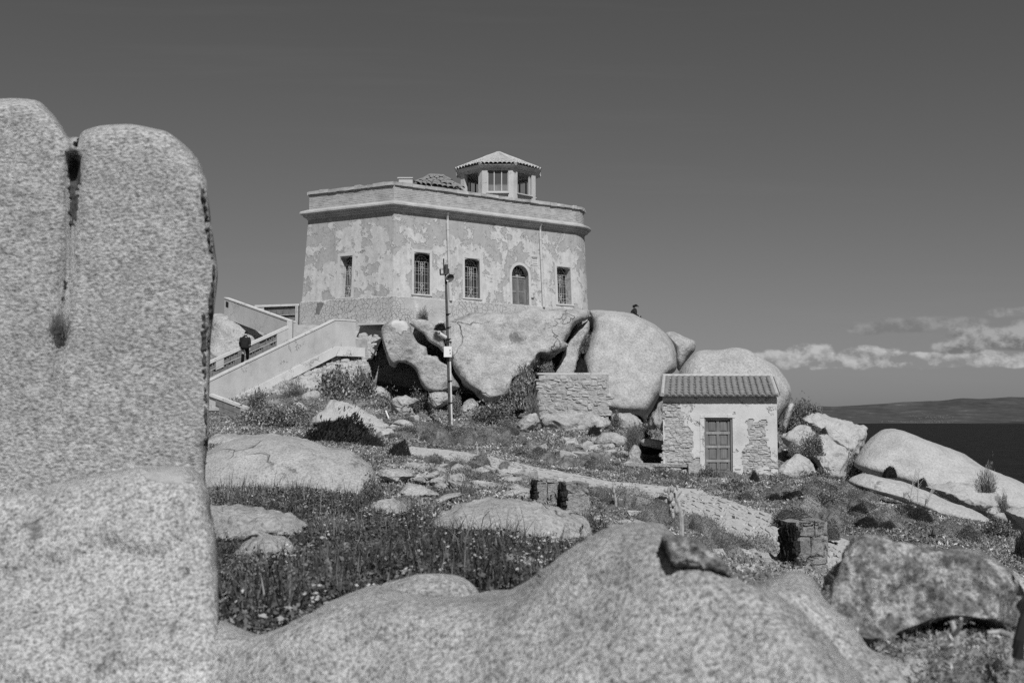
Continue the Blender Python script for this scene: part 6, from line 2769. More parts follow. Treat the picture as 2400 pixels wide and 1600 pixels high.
def climbing_man():
    D = 60.35
    foot_p = P(573, 853.5, D)
    h = P(579, 776, D).z - foot_p.z
    k = h / 1.74
    # he walks away up the stairs: local +y is his heading, +x his right hand
    root = thing('person', 'man in dark jacket and cap seen from behind, climbing the stairs', 'person', foot_p)
    J = {'pelvis': (0, 0, .93), 'spine': (.0, .02, 1.15), 'chest': (.0, .05, 1.36), 'neck': (.01, .09, 1.50), 'head': (.035, .13, 1.60), 'crown': (.035, .13, 1.68),
         'lsh': (-.18, .05, 1.41), 'lel': (-.25, .03, 1.12), 'lwr': (-.235, .12, .90), 'rsh': (.18, .05, 1.41), 'rel': (.255, -.01, 1.12), 'rwr': (.26, .02, .88),
         'lhip': (-.09, 0, .90), 'lkn': (-.10, .07, .50), 'lan': (-.10, -.03, .09), 'ltoe': (-.11, .13, .04), 'rhip': (.09, 0, .90), 'rkn': (.10, .20, .62), 'ran': (.10, .21, .26), 'rtoe': (.10, .36, .21)}
    E = [('pelvis', 'spine'), ('spine', 'chest'), ('chest', 'neck'), ('neck', 'head'), ('head', 'crown'), ('chest', 'lsh'), ('lsh', 'lel'), ('lel', 'lwr'), ('chest', 'rsh'), ('rsh', 'rel'), ('rel', 'rwr'),
         ('pelvis', 'lhip'), ('lhip', 'lkn'), ('lkn', 'lan'), ('lan', 'ltoe'), ('pelvis', 'rhip'), ('rhip', 'rkn'), ('rkn', 'ran'), ('ran', 'rtoe')]
    Rr = {'pelvis': (.15, .11), 'spine': (.14, .10), 'chest': (.16, .11), 'neck': .055, 'head': (.075, .09), 'crown': (.06, .07), 'lsh': .06, 'lel': .042, 'lwr': .03, 'rsh': .06, 'rel': .042, 'rwr': .03,
          'lhip': .085, 'lkn': .06, 'lan': .042, 'ltoe': (.04, .03), 'rhip': .085, 'rkn': .06, 'ran': .042, 'rtoe': (.04, .03)}
    add_hand(J, E, Rr, 'l', 'lwr', Vector((0, .1, -1)).normalized(), Vector((0, 1, 0)), Vector((-1, 0, 0)))
    add_hand(J, E, Rr, 'r', 'rwr', Vector((0, .1, -1)).normalized(), Vector((0, 1, 0)), Vector((1, 0, 0)))
    J = {a: Vector(b) * k for a, b in J.items()}
    Rr = {a: (tuple(q * k for q in b) if isinstance(b, tuple) else b * k) for a, b in Rr.items()}
    skin_body('body', J, E, Rr, M['skin'], root)
    o = foot_p

    def W(*v):
        return Vector(v) * k + o
    mb = loft([(W(0, .0, .80), .23 * k, .155 * k, 0), (W(0, .0, .95), .225 * k, .155 * k, 0), (W(0, .015, 1.12), .215 * k, .15 * k, 0), (W(0, .03, 1.28), .23 * k, .15 * k, 0), (W(0, .04, 1.38), .225 * k, .14 * k, 0),
               (W(0, .05, 1.45), .15 * k, .11 * k, 0), (W(.01, .075, 1.51), .085 * k, .085 * k, 0), (W(.012, .085, 1.545), .08 * k, .08 * k, 0)])
    mb.tube([W(-.17, .05, 1.41), W(-.215, .045, 1.33), W(-.262, .03, 1.12), W(-.25, .10, .93)], [.075 * k, .085 * k, .07 * k, .058 * k], 10)
    mb.tube([W(.17, .05, 1.41), W(.215, .04, 1.33), W(.268, -.01, 1.12), W(.275, .015, .91)], [.075 * k, .085 * k, .07 * k, .058 * k], 10)
    jk = mb.build('jacket', M['black_cloth'], root, smooth=True)
    mb = MB()
    mb.box(W(.075, -.062, 1.425), (.055 * k, .014, .028 * k), Matrix.Rotation(R(25), 3, 'Y'))
    mb.build('badge', M['white'], jk)
    mb = MB()
    mb.tube([W(-.06, 0, .95), W(-.10, .01, .86), W(-.105, .075, .50), W(-.105, -.02, .10)], [.12 * k, .12 * k, .09 * k, .075 * k], 10)
    mb.tube([W(.06, 0, .95), W(.10, .02, .86), W(.105, .19, .62), W(.105, .205, .28)], [.12 * k, .12 * k, .095 * k, .075 * k], 10)
    mb.build('trousers', M['trouser'], root, smooth=True)
    mb = MB()
    for x, y, z in ((-.105, .03, .05), (.105, .27, .22)):
        ellipsoid(mb, W(x, y, z), (.055 * k, .15 * k, .05 * k))
    mb.build('shoes', M['trouser'], root, smooth=True)
    mb = MB()
    ellipsoid(mb, W(.035, .125, 1.655), (.088 * k, .105 * k, .10 * k), z0=-.15)
    # brim towards his right as he glances sideways
    br = [W(.035 + .09 * math.cos(t) + .02, .125 + .085 * math.sin(t), 1.645) for t in np.linspace(-1.0, 1.3, 8)]
    br2 = [W(.035 + .16 * math.cos(t) + .02, .125 + .10 * math.sin(t), 1.60) for t in np.linspace(-.8, 1.1, 8)]
    mb.add(br + br2 + [p + Vector((0, 0, -.012)) for p in br + br2], [(i, i + 1, 8 + i + 1, 8 + i) for i in range(7)] + [(16 + i + 1, 16 + i, 24 + i, 24 + i + 1) for i in range(7)] + [(8 + i, 8 + i + 1, 24 + i + 1, 24 + i) for i in range(7)])
    mb.build('cap', M['trouser'], root, smooth=True)
    mb = MB()
    for s_ in (-1, 1):
        ellipsoid(mb, W(.035 + s_ * .078, .12, 1.60), (.012 * k, .022 * k, .032 * k), 8, 5)
    ellipsoid(mb, W(.07, .225, 1.59), (.014 * k, .022 * k, .02 * k), 8, 5)
    mb.build('face', M['skin'], root, smooth=True)


climbing_man()


def sitting_figure():
    D = 66.6
    s_ = P(1484, 729, D)
    root = thing('person', 'dark-clothed person with hair tied up and a cap, half hidden sitting behind the dome crest', 'person', (s_.x, s_.y, s_.z - .6))
    o = Vector((s_.x, s_.y, s_.z - .6))
    # local +x is the way the person faces; seat at z = 0.1
    J = {'pelvis': (0, 0, .12), 'spine': (.03, 0, .36), 'chest': (.07, 0, .60), 'neck': (.11, 0, .76), 'head': (.16, 0, .86), 'crown': (.17, 0, .94),
         'lsh': (.06, .18, .66), 'lel': (.10, .24, .38), 'lwr': (.32, .14, .30), 'rsh': (.06, -.18, .66), 'rel': (.10, -.24, .38), 'rwr': (.32, -.12, .30),
         'lhip': (.02, .10, .10), 'lkn': (.42, .12, .24), 'lan': (.48, .12, -.18), 'ltoe': (.66, .12, -.24), 'rhip': (.02, -.10, .10), 'rkn': (.42, -.12, .24), 'ran': (.48, -.12, -.18), 'rtoe': (.66, -.12, -.24)}
    E = [('pelvis', 'spine'), ('spine', 'chest'), ('chest', 'neck'), ('neck', 'head'), ('head', 'crown'), ('chest', 'lsh'), ('lsh', 'lel'), ('lel', 'lwr'), ('chest', 'rsh'), ('rsh', 'rel'), ('rel', 'rwr'),
         ('pelvis', 'lhip'), ('lhip', 'lkn'), ('lkn', 'lan'), ('lan', 'ltoe'), ('pelvis', 'rhip'), ('rhip', 'rkn'), ('rkn', 'ran'), ('ran', 'rtoe')]
    Rr = {'pelvis': (.14, .12), 'spine': (.13, .10), 'chest': (.14, .11), 'neck': .05, 'head': (.09, .08), 'crown': (.07, .06), 'lsh': .055, 'lel': .04, 'lwr': .03, 'rsh': .055, 'rel': .04, 'rwr': .03,
          'lhip': .085, 'lkn': .06, 'lan': .04, 'ltoe': .03, 'rhip': .085, 'rkn': .06, 'ran': .04, 'rtoe': .03}
    add_hand(J, E, Rr, 'l', 'lwr', Vector((1, 0, -.3)).normalized(), Vector((0, -1, 0)), Vector((0, 0, 1)))
    add_hand(J, E, Rr, 'r', 'rwr', Vector((1, 0, -.3)).normalized(), Vector((0, 1, 0)), Vector((0, 0, 1)))
    J = {a: Vector(b) for a, b in J.items()}
    skin_body('body', J, E, Rr, M['skin'], root)

    def W(*v):
        return Vector(v) + o
    mb = loft([(W(0, 0, .0), .22, .21, 0), (W(.01, 0, .2), .21, .22, 0), (W(.02, 0, .4), .205, .23, 0), (W(.04, 0, .56), .19, .23, 0), (W(.065, 0, .68), .15, .2, 0), (W(.10, 0, .76), .075, .085, 0), (W(.105, 0, .79), .07, .075, 0)])
    for s in (-1, 1):
        mb.tube([W(.06, .17 * s, .66), W(.07, .22 * s, .56), W(.10, .25 * s, .38), W(.30, .14 * s, .30)], [.07, .075, .06, .05], 8)
    mb.build('jacket', M['black_cloth'], root, smooth=True)
    mb = MB()
    for s in (-1, 1):
        mb.tube([W(.0, .09 * s, .10), W(.42, .12 * s, .25), W(.48, .12 * s, -.18)], [.11, .08, .06], 8)
    mb.build('trousers', M['trouser'], root, smooth=True)
    mb = MB()
    ellipsoid(mb, W(.13, 0, .90), (.10, .095, .105))
    ellipsoid(mb, W(.02, 0, .88), (.06, .06, .09))
    mb.build('hair', M['trouser'], root, smooth=True)
    mb = MB()
    ellipsoid(mb, W(.165, 0, .925), (.10, .095, .085), z0=-.05)
    mb.hexa([W(.24, -.07, .90), W(.345, -.05, .855), W(.345, .05, .855), W(.24, .07, .90), W(.24, -.07, .93), W(.345, -.05, .875), W(.345, .05, .875), W(.24, .07, .93)])
    mb.build('cap', M['trouser'], root, smooth=True)
    mb = MB()
    ellipsoid(mb, W(.255, 0, .83), (.025, .02, .03), 8, 5)
    mb.build('face', M['skin'], root, smooth=True)


sitting_figure()
# ================================================================== vegetation
def quads(C, A, B):
    """leaf diamonds: centre C, half-length axis A, half-width axis B (n,3 each)"""
    n = len(C)
    V = np.empty((n, 4, 3))
    V[:, 0] = C - A
    V[:, 1] = C + B - A * .15
    V[:, 2] = C + A
    V[:, 3] = C - B - A * .15
    return V.reshape(-1, 3), np.arange(4 * n).reshape(n, 4)


def rand_dirs(n, rng):
    v = rng.normal(size=(n, 3))
    return v / np.linalg.norm(v, axis=1)[:, None]


def cross_n(A, rng):
    """random unit vectors at right angles to A"""
    r = rand_dirs(len(A), rng)
    b = np.cross(A, r)
    return b / np.maximum(1e-6, np.linalg.norm(b, axis=1))[:, None]


def dome_shape(d, seed, lump):
    """radius of a lumpy dome in directions d"""
    s = seed * 1.3
    r = 1 + lump * (.5 * np.sin(d[:, 0] * 3.1 + s) * np.cos(d[:, 1] * 3.7 - s) + .35 * np.sin(d[:, 0] * 7.3 + d[:, 2] * 5 + s * 2) * np.cos(d[:, 1] * 6.1 + s) + .25 * np.sin(d[:, 0] * 13 + d[:, 1] * 11 + d[:, 2] * 9 + s))
    return r


def shrub_mesh(name, kind, seed, n):
    """unit shrub: radius 1, height 1; material slot 0 leaves, slot 1 twigs"""
    rng = np.random.default_rng(seed)
    d = rand_dirs(n, rng)
    d[:, 2] = np.abs(d[:, 2])
    lump = {'cushion': .30, 'juniper': .28, 'leafy': .50, 'wispy': .60}[kind]
    rr = dome_shape(d, seed, lump)
    depth = {'cushion': .06, 'juniper': .16, 'leafy': .28, 'wispy': .45}[kind]
    rad = rr * (1 - depth * rng.random(n) ** 1.4)
    stray = rng.random(n) < (.05 if kind == 'juniper' else .14)          # sprigs that stand out of the outline
    rad = np.where(stray, rr * rng.uniform(1.0, 1.28, n), rad)
    C = d * rad[:, None]
    if kind == 'cushion':
        L, Wd = .030, .013
        A = d * .7 + rand_dirs(n, rng) * .8
    elif kind == 'juniper':
        L, Wd = .060, .012
        A = d * .5 + np.array([.55, -.1, .55]) + rand_dirs(n, rng) * .45
    elif kind == 'leafy':
        L, Wd = .055, .028
        A = d * .3 + rand_dirs(n, rng)
    else:
        L, Wd = .085, .012
        A = d * .9 + np.array([0, 0, .5]) + rand_dirs(n, rng) * .5
    A /= np.linalg.norm(A, axis=1)[:, None]
    B = cross_n(A, rng)
    sz = rng.uniform(.6, 1.6, n)[:, None]
    V, Q = quads(C, A * L * sz, B * Wd * sz)
    # twig core
    m, k = 9, 16
    core = []
    for j in range(m + 1):
        t = math.pi / 2 * j / m
        for i in range(k):
            a = 2 * math.pi * i / k
            core.append((math.sin(t) * math.cos(a), math.sin(t) * math.sin(a), math.cos(t)))
    core = np.array(core)
    cr = dome_shape(core, seed, lump) * {'cushion': .90, 'juniper': .80, 'leafy': .66, 'wispy': .42}[kind]
    core = core * cr[:, None]
    base = len(V)
    CQ = []
    for j in range(m):
        for i in range(k):
            CQ.append((base + j * k + i, base + (j + 1) * k + i, base + (j + 1) * k + (i + 1) % k, base + j * k + (i + 1) % k))
    me = np_mesh(name, np.concatenate([V, core]), np.concatenate([Q, np.array(CQ)]))
    mi = np.zeros(len(me.polygons), np.int32)
    mi[len(Q):] = 1
    me.polygons.foreach_set('material_index', mi)
    return me


PR = {}
for kind, mat, cnt, num in (('cushion', 'leaf_pale', 4200, 4), ('juniper', 'leaf_dark', 7000, 3), ('leafy', 'leaf_gloss', 3000, 4), ('wispy', 'leaf_mid', 2400, 3)):
    PR[kind] = []
    for s in range(num):
        me = shrub_mesh('shrub', kind, s * 7 + 3, cnt)
        me.materials.append(M[mat])
        me.materials.append(M['twig'])
        PR[kind].append(me)
# cushions also come in the scrub's own darker tone
PR['mound'] = []
for me in PR['cushion']:
    m2 = me.copy()
    m2.materials.clear()
    m2.materials.append(M['leaf_mid'])
    m2.materials.append(M['twig'])
    PR['mound'].append(m2)


def shrub(label, kind, px, py, wpx, hpx, D=None, group=None, name='shrub', seed=None, cat='shrub', dz=0.0):
    """a shrub whose foot is at (px, py) in the photograph and which is wpx by hpx there"""
    p = hit(px, py) if D is None else P(px, py, D)
    rnd = random.Random(int(px * 31 + py * 7) if seed is None else seed)
    s = wpx / 2 * p.y / F
    h = hpx * p.y / F
    o = bpy.data.objects.new(name, rnd.choice(PR[kind]))
    COL.objects.link(o)
    o.location = p + Vector((0, s * .5 if D is None else 0, -.12 * h + dz))
    o.scale = (s, s * rnd.uniform(.8, 1.1), h * 1.1)
    o.rotation_euler = (0, 0, rnd.uniform(-.6, .6) if kind == 'juniper' else rnd.uniform(0, 6.28))
    return tag(o, label, cat, group)


# the shrubs one can name
shrub('dark clumpy bush under the front edge of the whale-shaped boulder, left', 'wispy', 560, 1196, 120, 44, cat='shrub')
shrub('dark clumpy bush under the front edge of the whale-shaped boulder, right', 'leafy', 740, 1206, 130, 40, cat='shrub')
shrub('dark bush hugging the right end of the whale-shaped boulder', 'leafy', 868, 1196, 60, 66, cat='shrub')
shrub('tangled dark bush beside the lichened rock in the meadow', 'wispy', 760, 1262, 120, 48, cat='shrub')
shrub('dark leafy clump at the foot of the standing boulder, in the meadow', 'leafy', 560, 1400, 110, 80, cat='shrub')
shrub('low dark clump between the flat broken rock and the flat dome', 'mound', 940, 1200, 80, 30, cat='shrub')
shrub('big dark wind-combed juniper bush behind the whale-shaped boulder', 'juniper', 795, 1066, 182, 82, D=44, name='juniper_bush')
shrub('dark skirt of the juniper bush, spreading to its right', 'juniper', 868, 1078, 80, 52, D=43, name='juniper_bush')
shrub('dark smooth dome of heather right of the juniper bush', 'juniper', 936, 1084, 62, 46, D=37, name='heather_bush')
shrub('single round dome bush sitting on the edge of the path', 'mound', 1124, 1098, 58, 32, D=34.5)
shrub('small tuft of bush right of the round bush on the path edge', 'mound', 1183, 1099, 34, 18, D=33.2)
shrub('tall leafy bush left of the cave mouth', 'leafy', 800, 945, 108, 72, D=57.6)
shrub('dark pointed bush left of the leafy bush under the stair', 'juniper', 775, 905, 42, 34, D=59.2)
shrub('leafy bush growing up the left edge of the cave', 'leafy', 850, 940, 72, 64, D=57.4)
shrub('leafy bush between the cave boulders', 'leafy', 892, 985, 66, 54, D=55.6)
shrub('leafy bush beside the wing wall at the stair foot', 'leafy', 603, 962, 48, 44, D=56)
shrub('broad leafy thicket right of the wing wall', 'leafy', 605, 1012, 96, 52, D=52)
shrub('pale leafy thicket in front of the stair rubble', 'leafy', 668, 1020, 110, 56, D=50.5)
shrub('darker leafy thicket under the small boulder', 'leafy', 700, 1000, 80, 44, D=53)
shrub('wispy dark bush on the stair rubble', 'wispy', 690, 930, 60, 36, D=58)
shrub('small bush on the lowest steps', 'leafy', 543, 1010, 22, 26, D=53)
shrub('low dark mat in front of the lowest steps', 'juniper', 532, 1044, 44, 24, D=37)
shrub('leafy bush at the mast foot, left', 'leafy', 985, 965, 56, 40, D=55.6)
shrub('bush between the mast and the wedge-shaped boulder', 'leafy', 1066, 962, 32, 32, D=54.8)
shrub('leafy bank right of the wedge-shaped boulder', 'leafy', 1160, 985, 92, 42, D=54.5)
shrub('dark bush in the shade right of the smooth granite mass', 'leafy', 1225, 950, 64, 70, D=59.5)
shrub('dark bush in the cleft left of the rubble wall', 'leafy', 1228, 890, 40, 36, D=60.5)
shrub('straggling bush at the rubble wall left corner', 'wispy', 1250, 976, 36, 52, D=56.3)
shrub('ivy-dark bush filling the cleft below the building corner', 'juniper', 1300, 850, 34, 44, D=62.8)
shrub('upper bush in the cleft below the round dome', 'juniper', 1326, 806, 30, 34, D=63.6)
shrub('lowest bush of the long cleft, above the rubble wall', 'leafy', 1282, 876, 30, 34, D=61.5)
shrub('small tree-like bush rooted in the crack over the rubble wall', 'leafy', 1376, 824, 36, 36, D=62.4)
shrub('dark clipped bush standing on the rubble wall', 'juniper', 1362, 876, 30, 32, D=58.4)
shrub('stalk of bush in the crack above the clipped bush', 'juniper', 1370, 850, 12, 36, D=62.8)
shrub('dark bush in front of the bedrock right of the rubble wall', 'juniper', 1392, 1034, 36, 34, D=50)
shrub('little pale bush climbing the rock beside the rubble wall', 'leafy', 1444, 1016, 30, 44, D=52)
shrub('dark bush left of the slab hollow', 'leafy', 1500, 1030, 52, 34, D=44)
shrub('feathery bush between the boulder and the slab hollow', 'wispy', 1488, 1052, 52, 50, D=42.6)
shrub('bush in front of the low garden wall', 'leafy', 1560, 1138, 60, 34, D=36.8)
shrub('round bush left of the hut door', 'leafy', 1660, 1128, 56, 30, D=37.8)
shrub('round bush in front of the hut door, right', 'mound', 1712, 1130, 66, 26, D=36.6)
shrub('grey cushion below the hut door', 'cushion', 1724, 1176, 92, 54, D=33)
shrub('second grey cushion below the hut door, nearer the path', 'cushion', 1748, 1204, 88, 50, D=29)
shrub('dark feathery bush right of the hut door', 'juniper', 1768, 1160, 36, 52, D=36)
shrub('pale bush at the right end of the hut', 'leafy', 1820, 1148, 66, 30, D=36.5)
shrub('leafy bush against the right hut corner rocks', 'leafy', 1915, 1146, 76, 40, D=38.5)
shrub('dark shrub growing between the whaleback and the tilted block', 'leafy', 1868, 998, 62, 52, D=49.5)
shrub('dark shrub topping the ridge right of the hut', 'leafy', 1905, 972, 40, 24, D=50)
shrub('shrub in the hollow of the granite hump', 'leafy', 1905, 1062, 58, 42, D=43)
shrub('small shrub in the lower left of the granite hump', 'leafy', 1862, 1064, 28, 24, D=42.8)
shrub('tiny dark shrub on the tilted block', 'juniper', 1930, 1022, 22, 18, D=45.5)
shrub('shrub in the cleft left of the great slab', 'leafy', 2002, 1126, 40, 52, D=38)
shrub('round dark shrub on the great slab', 'juniper', 2085, 1116, 32, 22, D=35.2)
shrub('dark grass tuft in the slab fissure', 'juniper', 2160, 1138, 26, 16, D=33.6)
shrub('wispy tuft beside the rock swelling', 'wispy', 2312, 1148, 46, 46, D=31.5)
shrub('tuft in the dark cleft at the right', 'wispy', 2352, 1196, 26, 36, D=29)
shrub('bush below the long low slab', 'leafy', 2340, 1266, 80, 44, D=24)
shrub('dark bush at the right edge of the picture', 'juniper', 2400, 1310, 40, 60, D=19)
shrub('grey cushion left of the stout pillar', 'mound', 1776, 1324, 116, 64, D=15.6)
shrub('small pale cushion left of the path end', 'mound', 1716, 1318, 76, 36, D=14.6)
shrub('grey cushion above the stout pillar', 'cushion', 1860, 1226, 92, 38, D=21)
shrub('pale cushion right of the stout pillar', 'cushion', 1950, 1258, 46, 44, D=19)
shrub('dark bush behind the dry stalk', 'wispy', 1652, 1264, 84, 48, D=17)
shrub('dark bush left of the dry stalk', 'mound', 1596, 1248, 76, 36, D=18)
shrub('heathery bush on the lower edge of the path', 'mound', 1480, 1190, 110, 46, D=24.5)
shrub('heathery bush right of the ruined pillars', 'mound', 1400, 1166, 66, 24, D=25)
shrub('twiggy bush on the lower path edge, left of the dry stalk', 'juniper', 1548, 1190, 56, 26, D=24.5)
shrub('dark bush in the stones left of the round bush', 'wispy', 1100, 1135, 90, 36, D=26)
shrub('tuft beside the stone heap', 'wispy', 1090, 1168, 60, 34, D=21)
shrub('small tuft on the building plinth', 'wispy', 992, 748, 26, 22, D=62.2)
shrub('hanging tuft under the plinth right of the pole', 'juniper', 1032, 772, 26, 14, D=60.0)
shrub('black dry tuft rooted in the crack of the tall standing boulders', 'wispy', 138, 768, 44, 44, D=5.86, dz=-.02)

LAND = [('the mast foot', 1055, 1013), ('the round path-edge bush', 1124, 1085), ('the left ruined pillar', 1280, 1185), ('the right ruined pillar', 1350, 1235), ('the hut door', 1683, 1113),
        ('the left hut corner', 1555, 1112), ('the right hut corner', 1820, 1112), ('the stout dark-sided pillar', 1900, 1340), ('the forked dry stalk', 1595, 1240), ('the long low slab', 2150, 1185),
        ('the right end of the low slab', 2330, 1236), ('the rubble wall foot', 1345, 1040), ('the big juniper bush', 800, 1065), ('the stone heap', 1020, 1140), ('the bend of the path', 1640, 1190),
        ('the path end', 1790, 1290), ('the flat granite dome', 1180, 1230), ('the wedge-shaped boulder', 1100, 985), ('the cleft of the great slab', 2002, 1126), ('the mottled near boulder', 2150, 1250)]
ORD = ['nearest of them', 'second nearest', 'third nearest', 'fourth nearest', 'fifth nearest', 'sixth nearest', 'seventh nearest', 'eighth nearest', 'ninth nearest', 'tenth nearest', 'eleventh nearest', 'twelfth nearest', 'thirteenth nearest',
       'fourteenth nearest', 'fifteenth nearest', 'sixteenth nearest', 'seventeenth nearest', 'eighteenth nearest', 'nineteenth nearest', 'twentieth nearest', 'twenty-first nearest', 'twenty-second nearest', 'twenty-third nearest', 'twenty-fourth nearest', 'twenty-fifth nearest', 'twenty-sixth nearest', 'twenty-seventh nearest', 'twenty-eighth nearest', 'twenty-ninth nearest', 'thirtieth nearest']
FILL = {}


def note(o, what, px, py):
    """remember a repeat; label_fill() names each by its place beside the nearest landmark"""
    L = min(LAND, key=lambda l: (l[1] - px) ** 2 + 4 * (l[2] - py) ** 2)
    dx, dy = px - L[1], 2.5 * (py - L[2])
    side = ('right of ' if dx > 0 else 'left of ') if abs(dx) > abs(dy) else ('in front of ' if dy > 0 else 'behind ')
    FILL.setdefault((what, side + L[0]), []).append((dx * dx + dy * dy, o))


def label_fill():
    for (what, where), l in FILL.items():
        l.sort(key=lambda q: q[0])
        for i, (_, o) in enumerate(l):
            o['label'] = f'{what} {where}' if len(l) == 1 else f'{what} {where}, {ORD[min(i, len(ORD) - 1)]}'


# crowd of cushions over the slope
rnd = random.Random(99)
zones = [  # (polygon in the photograph, how many, kinds, width range)
    ([(960, 1010), (1200, 1005), (1340, 1055), (1460, 1075), (1470, 1120), (1300, 1090), (1130, 1055), (960, 1040)], 70, ('mound', 'mound', 'cushion', 'leafy'), (26, 60)),
    ([(1000, 1070), (1160, 1105), (1260, 1130), (1230, 1160), (1060, 1130), (960, 1100)], 30, ('mound', 'wispy', 'cushion'), (24, 56)),
    ([(1420, 1150), (1560, 1195), (1640, 1225), (1620, 1240), (1420, 1240), (1400, 1180)], 30, ('mound', 'wispy', 'mound'), (34, 76)),
    ([(1780, 1150), (1960, 1150), (2060, 1180), (2220, 1240), (2340, 1280), (2200, 1270), (1980, 1240), (1850, 1210)], 85, ('mound', 'leafy', 'cushion', 'mound', 'juniper'), (30, 84)),
    ([(860, 985), (1040, 1000), (1040, 1030), (900, 1030)], 16, ('mound', 'leafy'), (26, 50)),
    ([(1460, 1110), (1640, 1125), (1640, 1140), (1560, 1140), (1460, 1125)], 8, ('leafy', 'mound'), (24, 44)),
    ([(1640, 1215), (1720, 1262), (1790, 1295), (1740, 1310), (1640, 1300)], 12, ('mound', 'wispy'), (40, 84)),
]
KIND_TXT = {'mound': ('low rounded heath cushion, one of many on the scrubby slope', 'rounded heath cushions on the slope'),
            'cushion': ('pale grey herb cushion, one of many on the scrubby slope', 'pale herb cushions on the slope'),
            'leafy': ('small glossy-leaved bush, one of many on the scrubby slope', 'small glossy bushes on the slope'),
            'wispy': ('thin wispy tuft, one of many on the scrubby slope', 'wispy tufts on the slope'),
            'juniper': ('small dark needle bush, one of many on the scrubby slope', 'small dark bushes on the slope')}
PATH_IN = PATH_XY
for poly, cnt, kinds, (w0, w1) in zones:
    xs, ys = [p[0] for p in poly], [p[1] for p in poly]
    k = 0
    tries = 0
    while k < cnt and tries < 4000:
        tries += 1
        x, y = rnd.uniform(min(xs), max(xs)), rnd.uniform(min(ys), max(ys))
        if not in_poly(x, y, poly):
            continue
        p = hit(x, y)
        if in_poly(p.x, p.y, PATH_IN) or any((p.x - q[0]) ** 2 + (p.y - q[1]) ** 2 < .45 for q in PATH_XY):
            continue
        kd = rnd.choice(kinds)
        w = rnd.uniform(w0, w1) * rnd.uniform(.7, 1)
        t_, g_ = KIND_TXT[kd]
        ob = shrub(t_, kd, x, y, w, w * rnd.uniform(.32, .6), group=g_, seed=k + cnt * 100, name={'mound': 'heath_cushion', 'cushion': 'herb_cushion', 'leafy': 'small_bush', 'wispy': 'wispy_tuft', 'juniper': 'dark_bush'}[kd])
        note(ob, t_.split(',')[0], x, y)
        k += 1

# scattered small stones
rnd = random.Random(61)
for poly, cnt in (([(900, 1090), (1240, 1110), (1240, 1160), (1000, 1150), (900, 1110)], 64), ([(1640, 1290), (1840, 1290), (1850, 1345), (1740, 1345)], 24), ([(860, 990), (1000, 985), (960, 1030), (860, 1020)], 8),
                  ([(1380, 1230), (1560, 1225), (1500, 1240)], 8), ([(1230, 1030), (1460, 1045), (1460, 1080), (1280, 1070)], 18), ([(1440, 1170), (1560, 1215), (1480, 1215)], 8)):
    xs, ys = [p[0] for p in poly], [p[1] for p in poly]
    k = 0
    while k < cnt:
        x, y = rnd.uniform(min(xs), max(xs)), rnd.uniform(min(ys), max(ys))
        if not in_poly(x, y, poly):
            continue
        p = hit(x, y)
        o = bpy.data.objects.new('loose_stone', rnd.choice(PROTO))
        COL.objects.link(o)
        s = rnd.uniform(14, 46) * p.y / F
        o.location = p + Vector((0, 0, s * .12))
        o.scale = (s, s * rnd.uniform(.6, 1), s * rnd.uniform(.3, .55))
        o.rotation_euler = (rnd.uniform(-.3, .3), rnd.uniform(-.3, .3), rnd.uniform(0, 6))
        tag(o, 'small pale stone lying in the scrub among many others', 'stone', 'loose stones in the scrub')
        note(o, 'small pale loose stone', x, y)
        k += 1
label_fill()


# ------------------------------------------------------------------ ground cover
def path_mask(x, y):
    poly = np.array(PATH_XY)
    c = np.zeros(len(x), bool)
    for i in range(len(poly)):
        x1, y1 = poly[i - 1]
        x2, y2 = poly[i]
        cond = ((y1 > y) != (y2 > y)) & (x < (x2 - x1) * (y - y1) / (y2 - y1 + 1e-12) + x1)
        c ^= cond
    return c


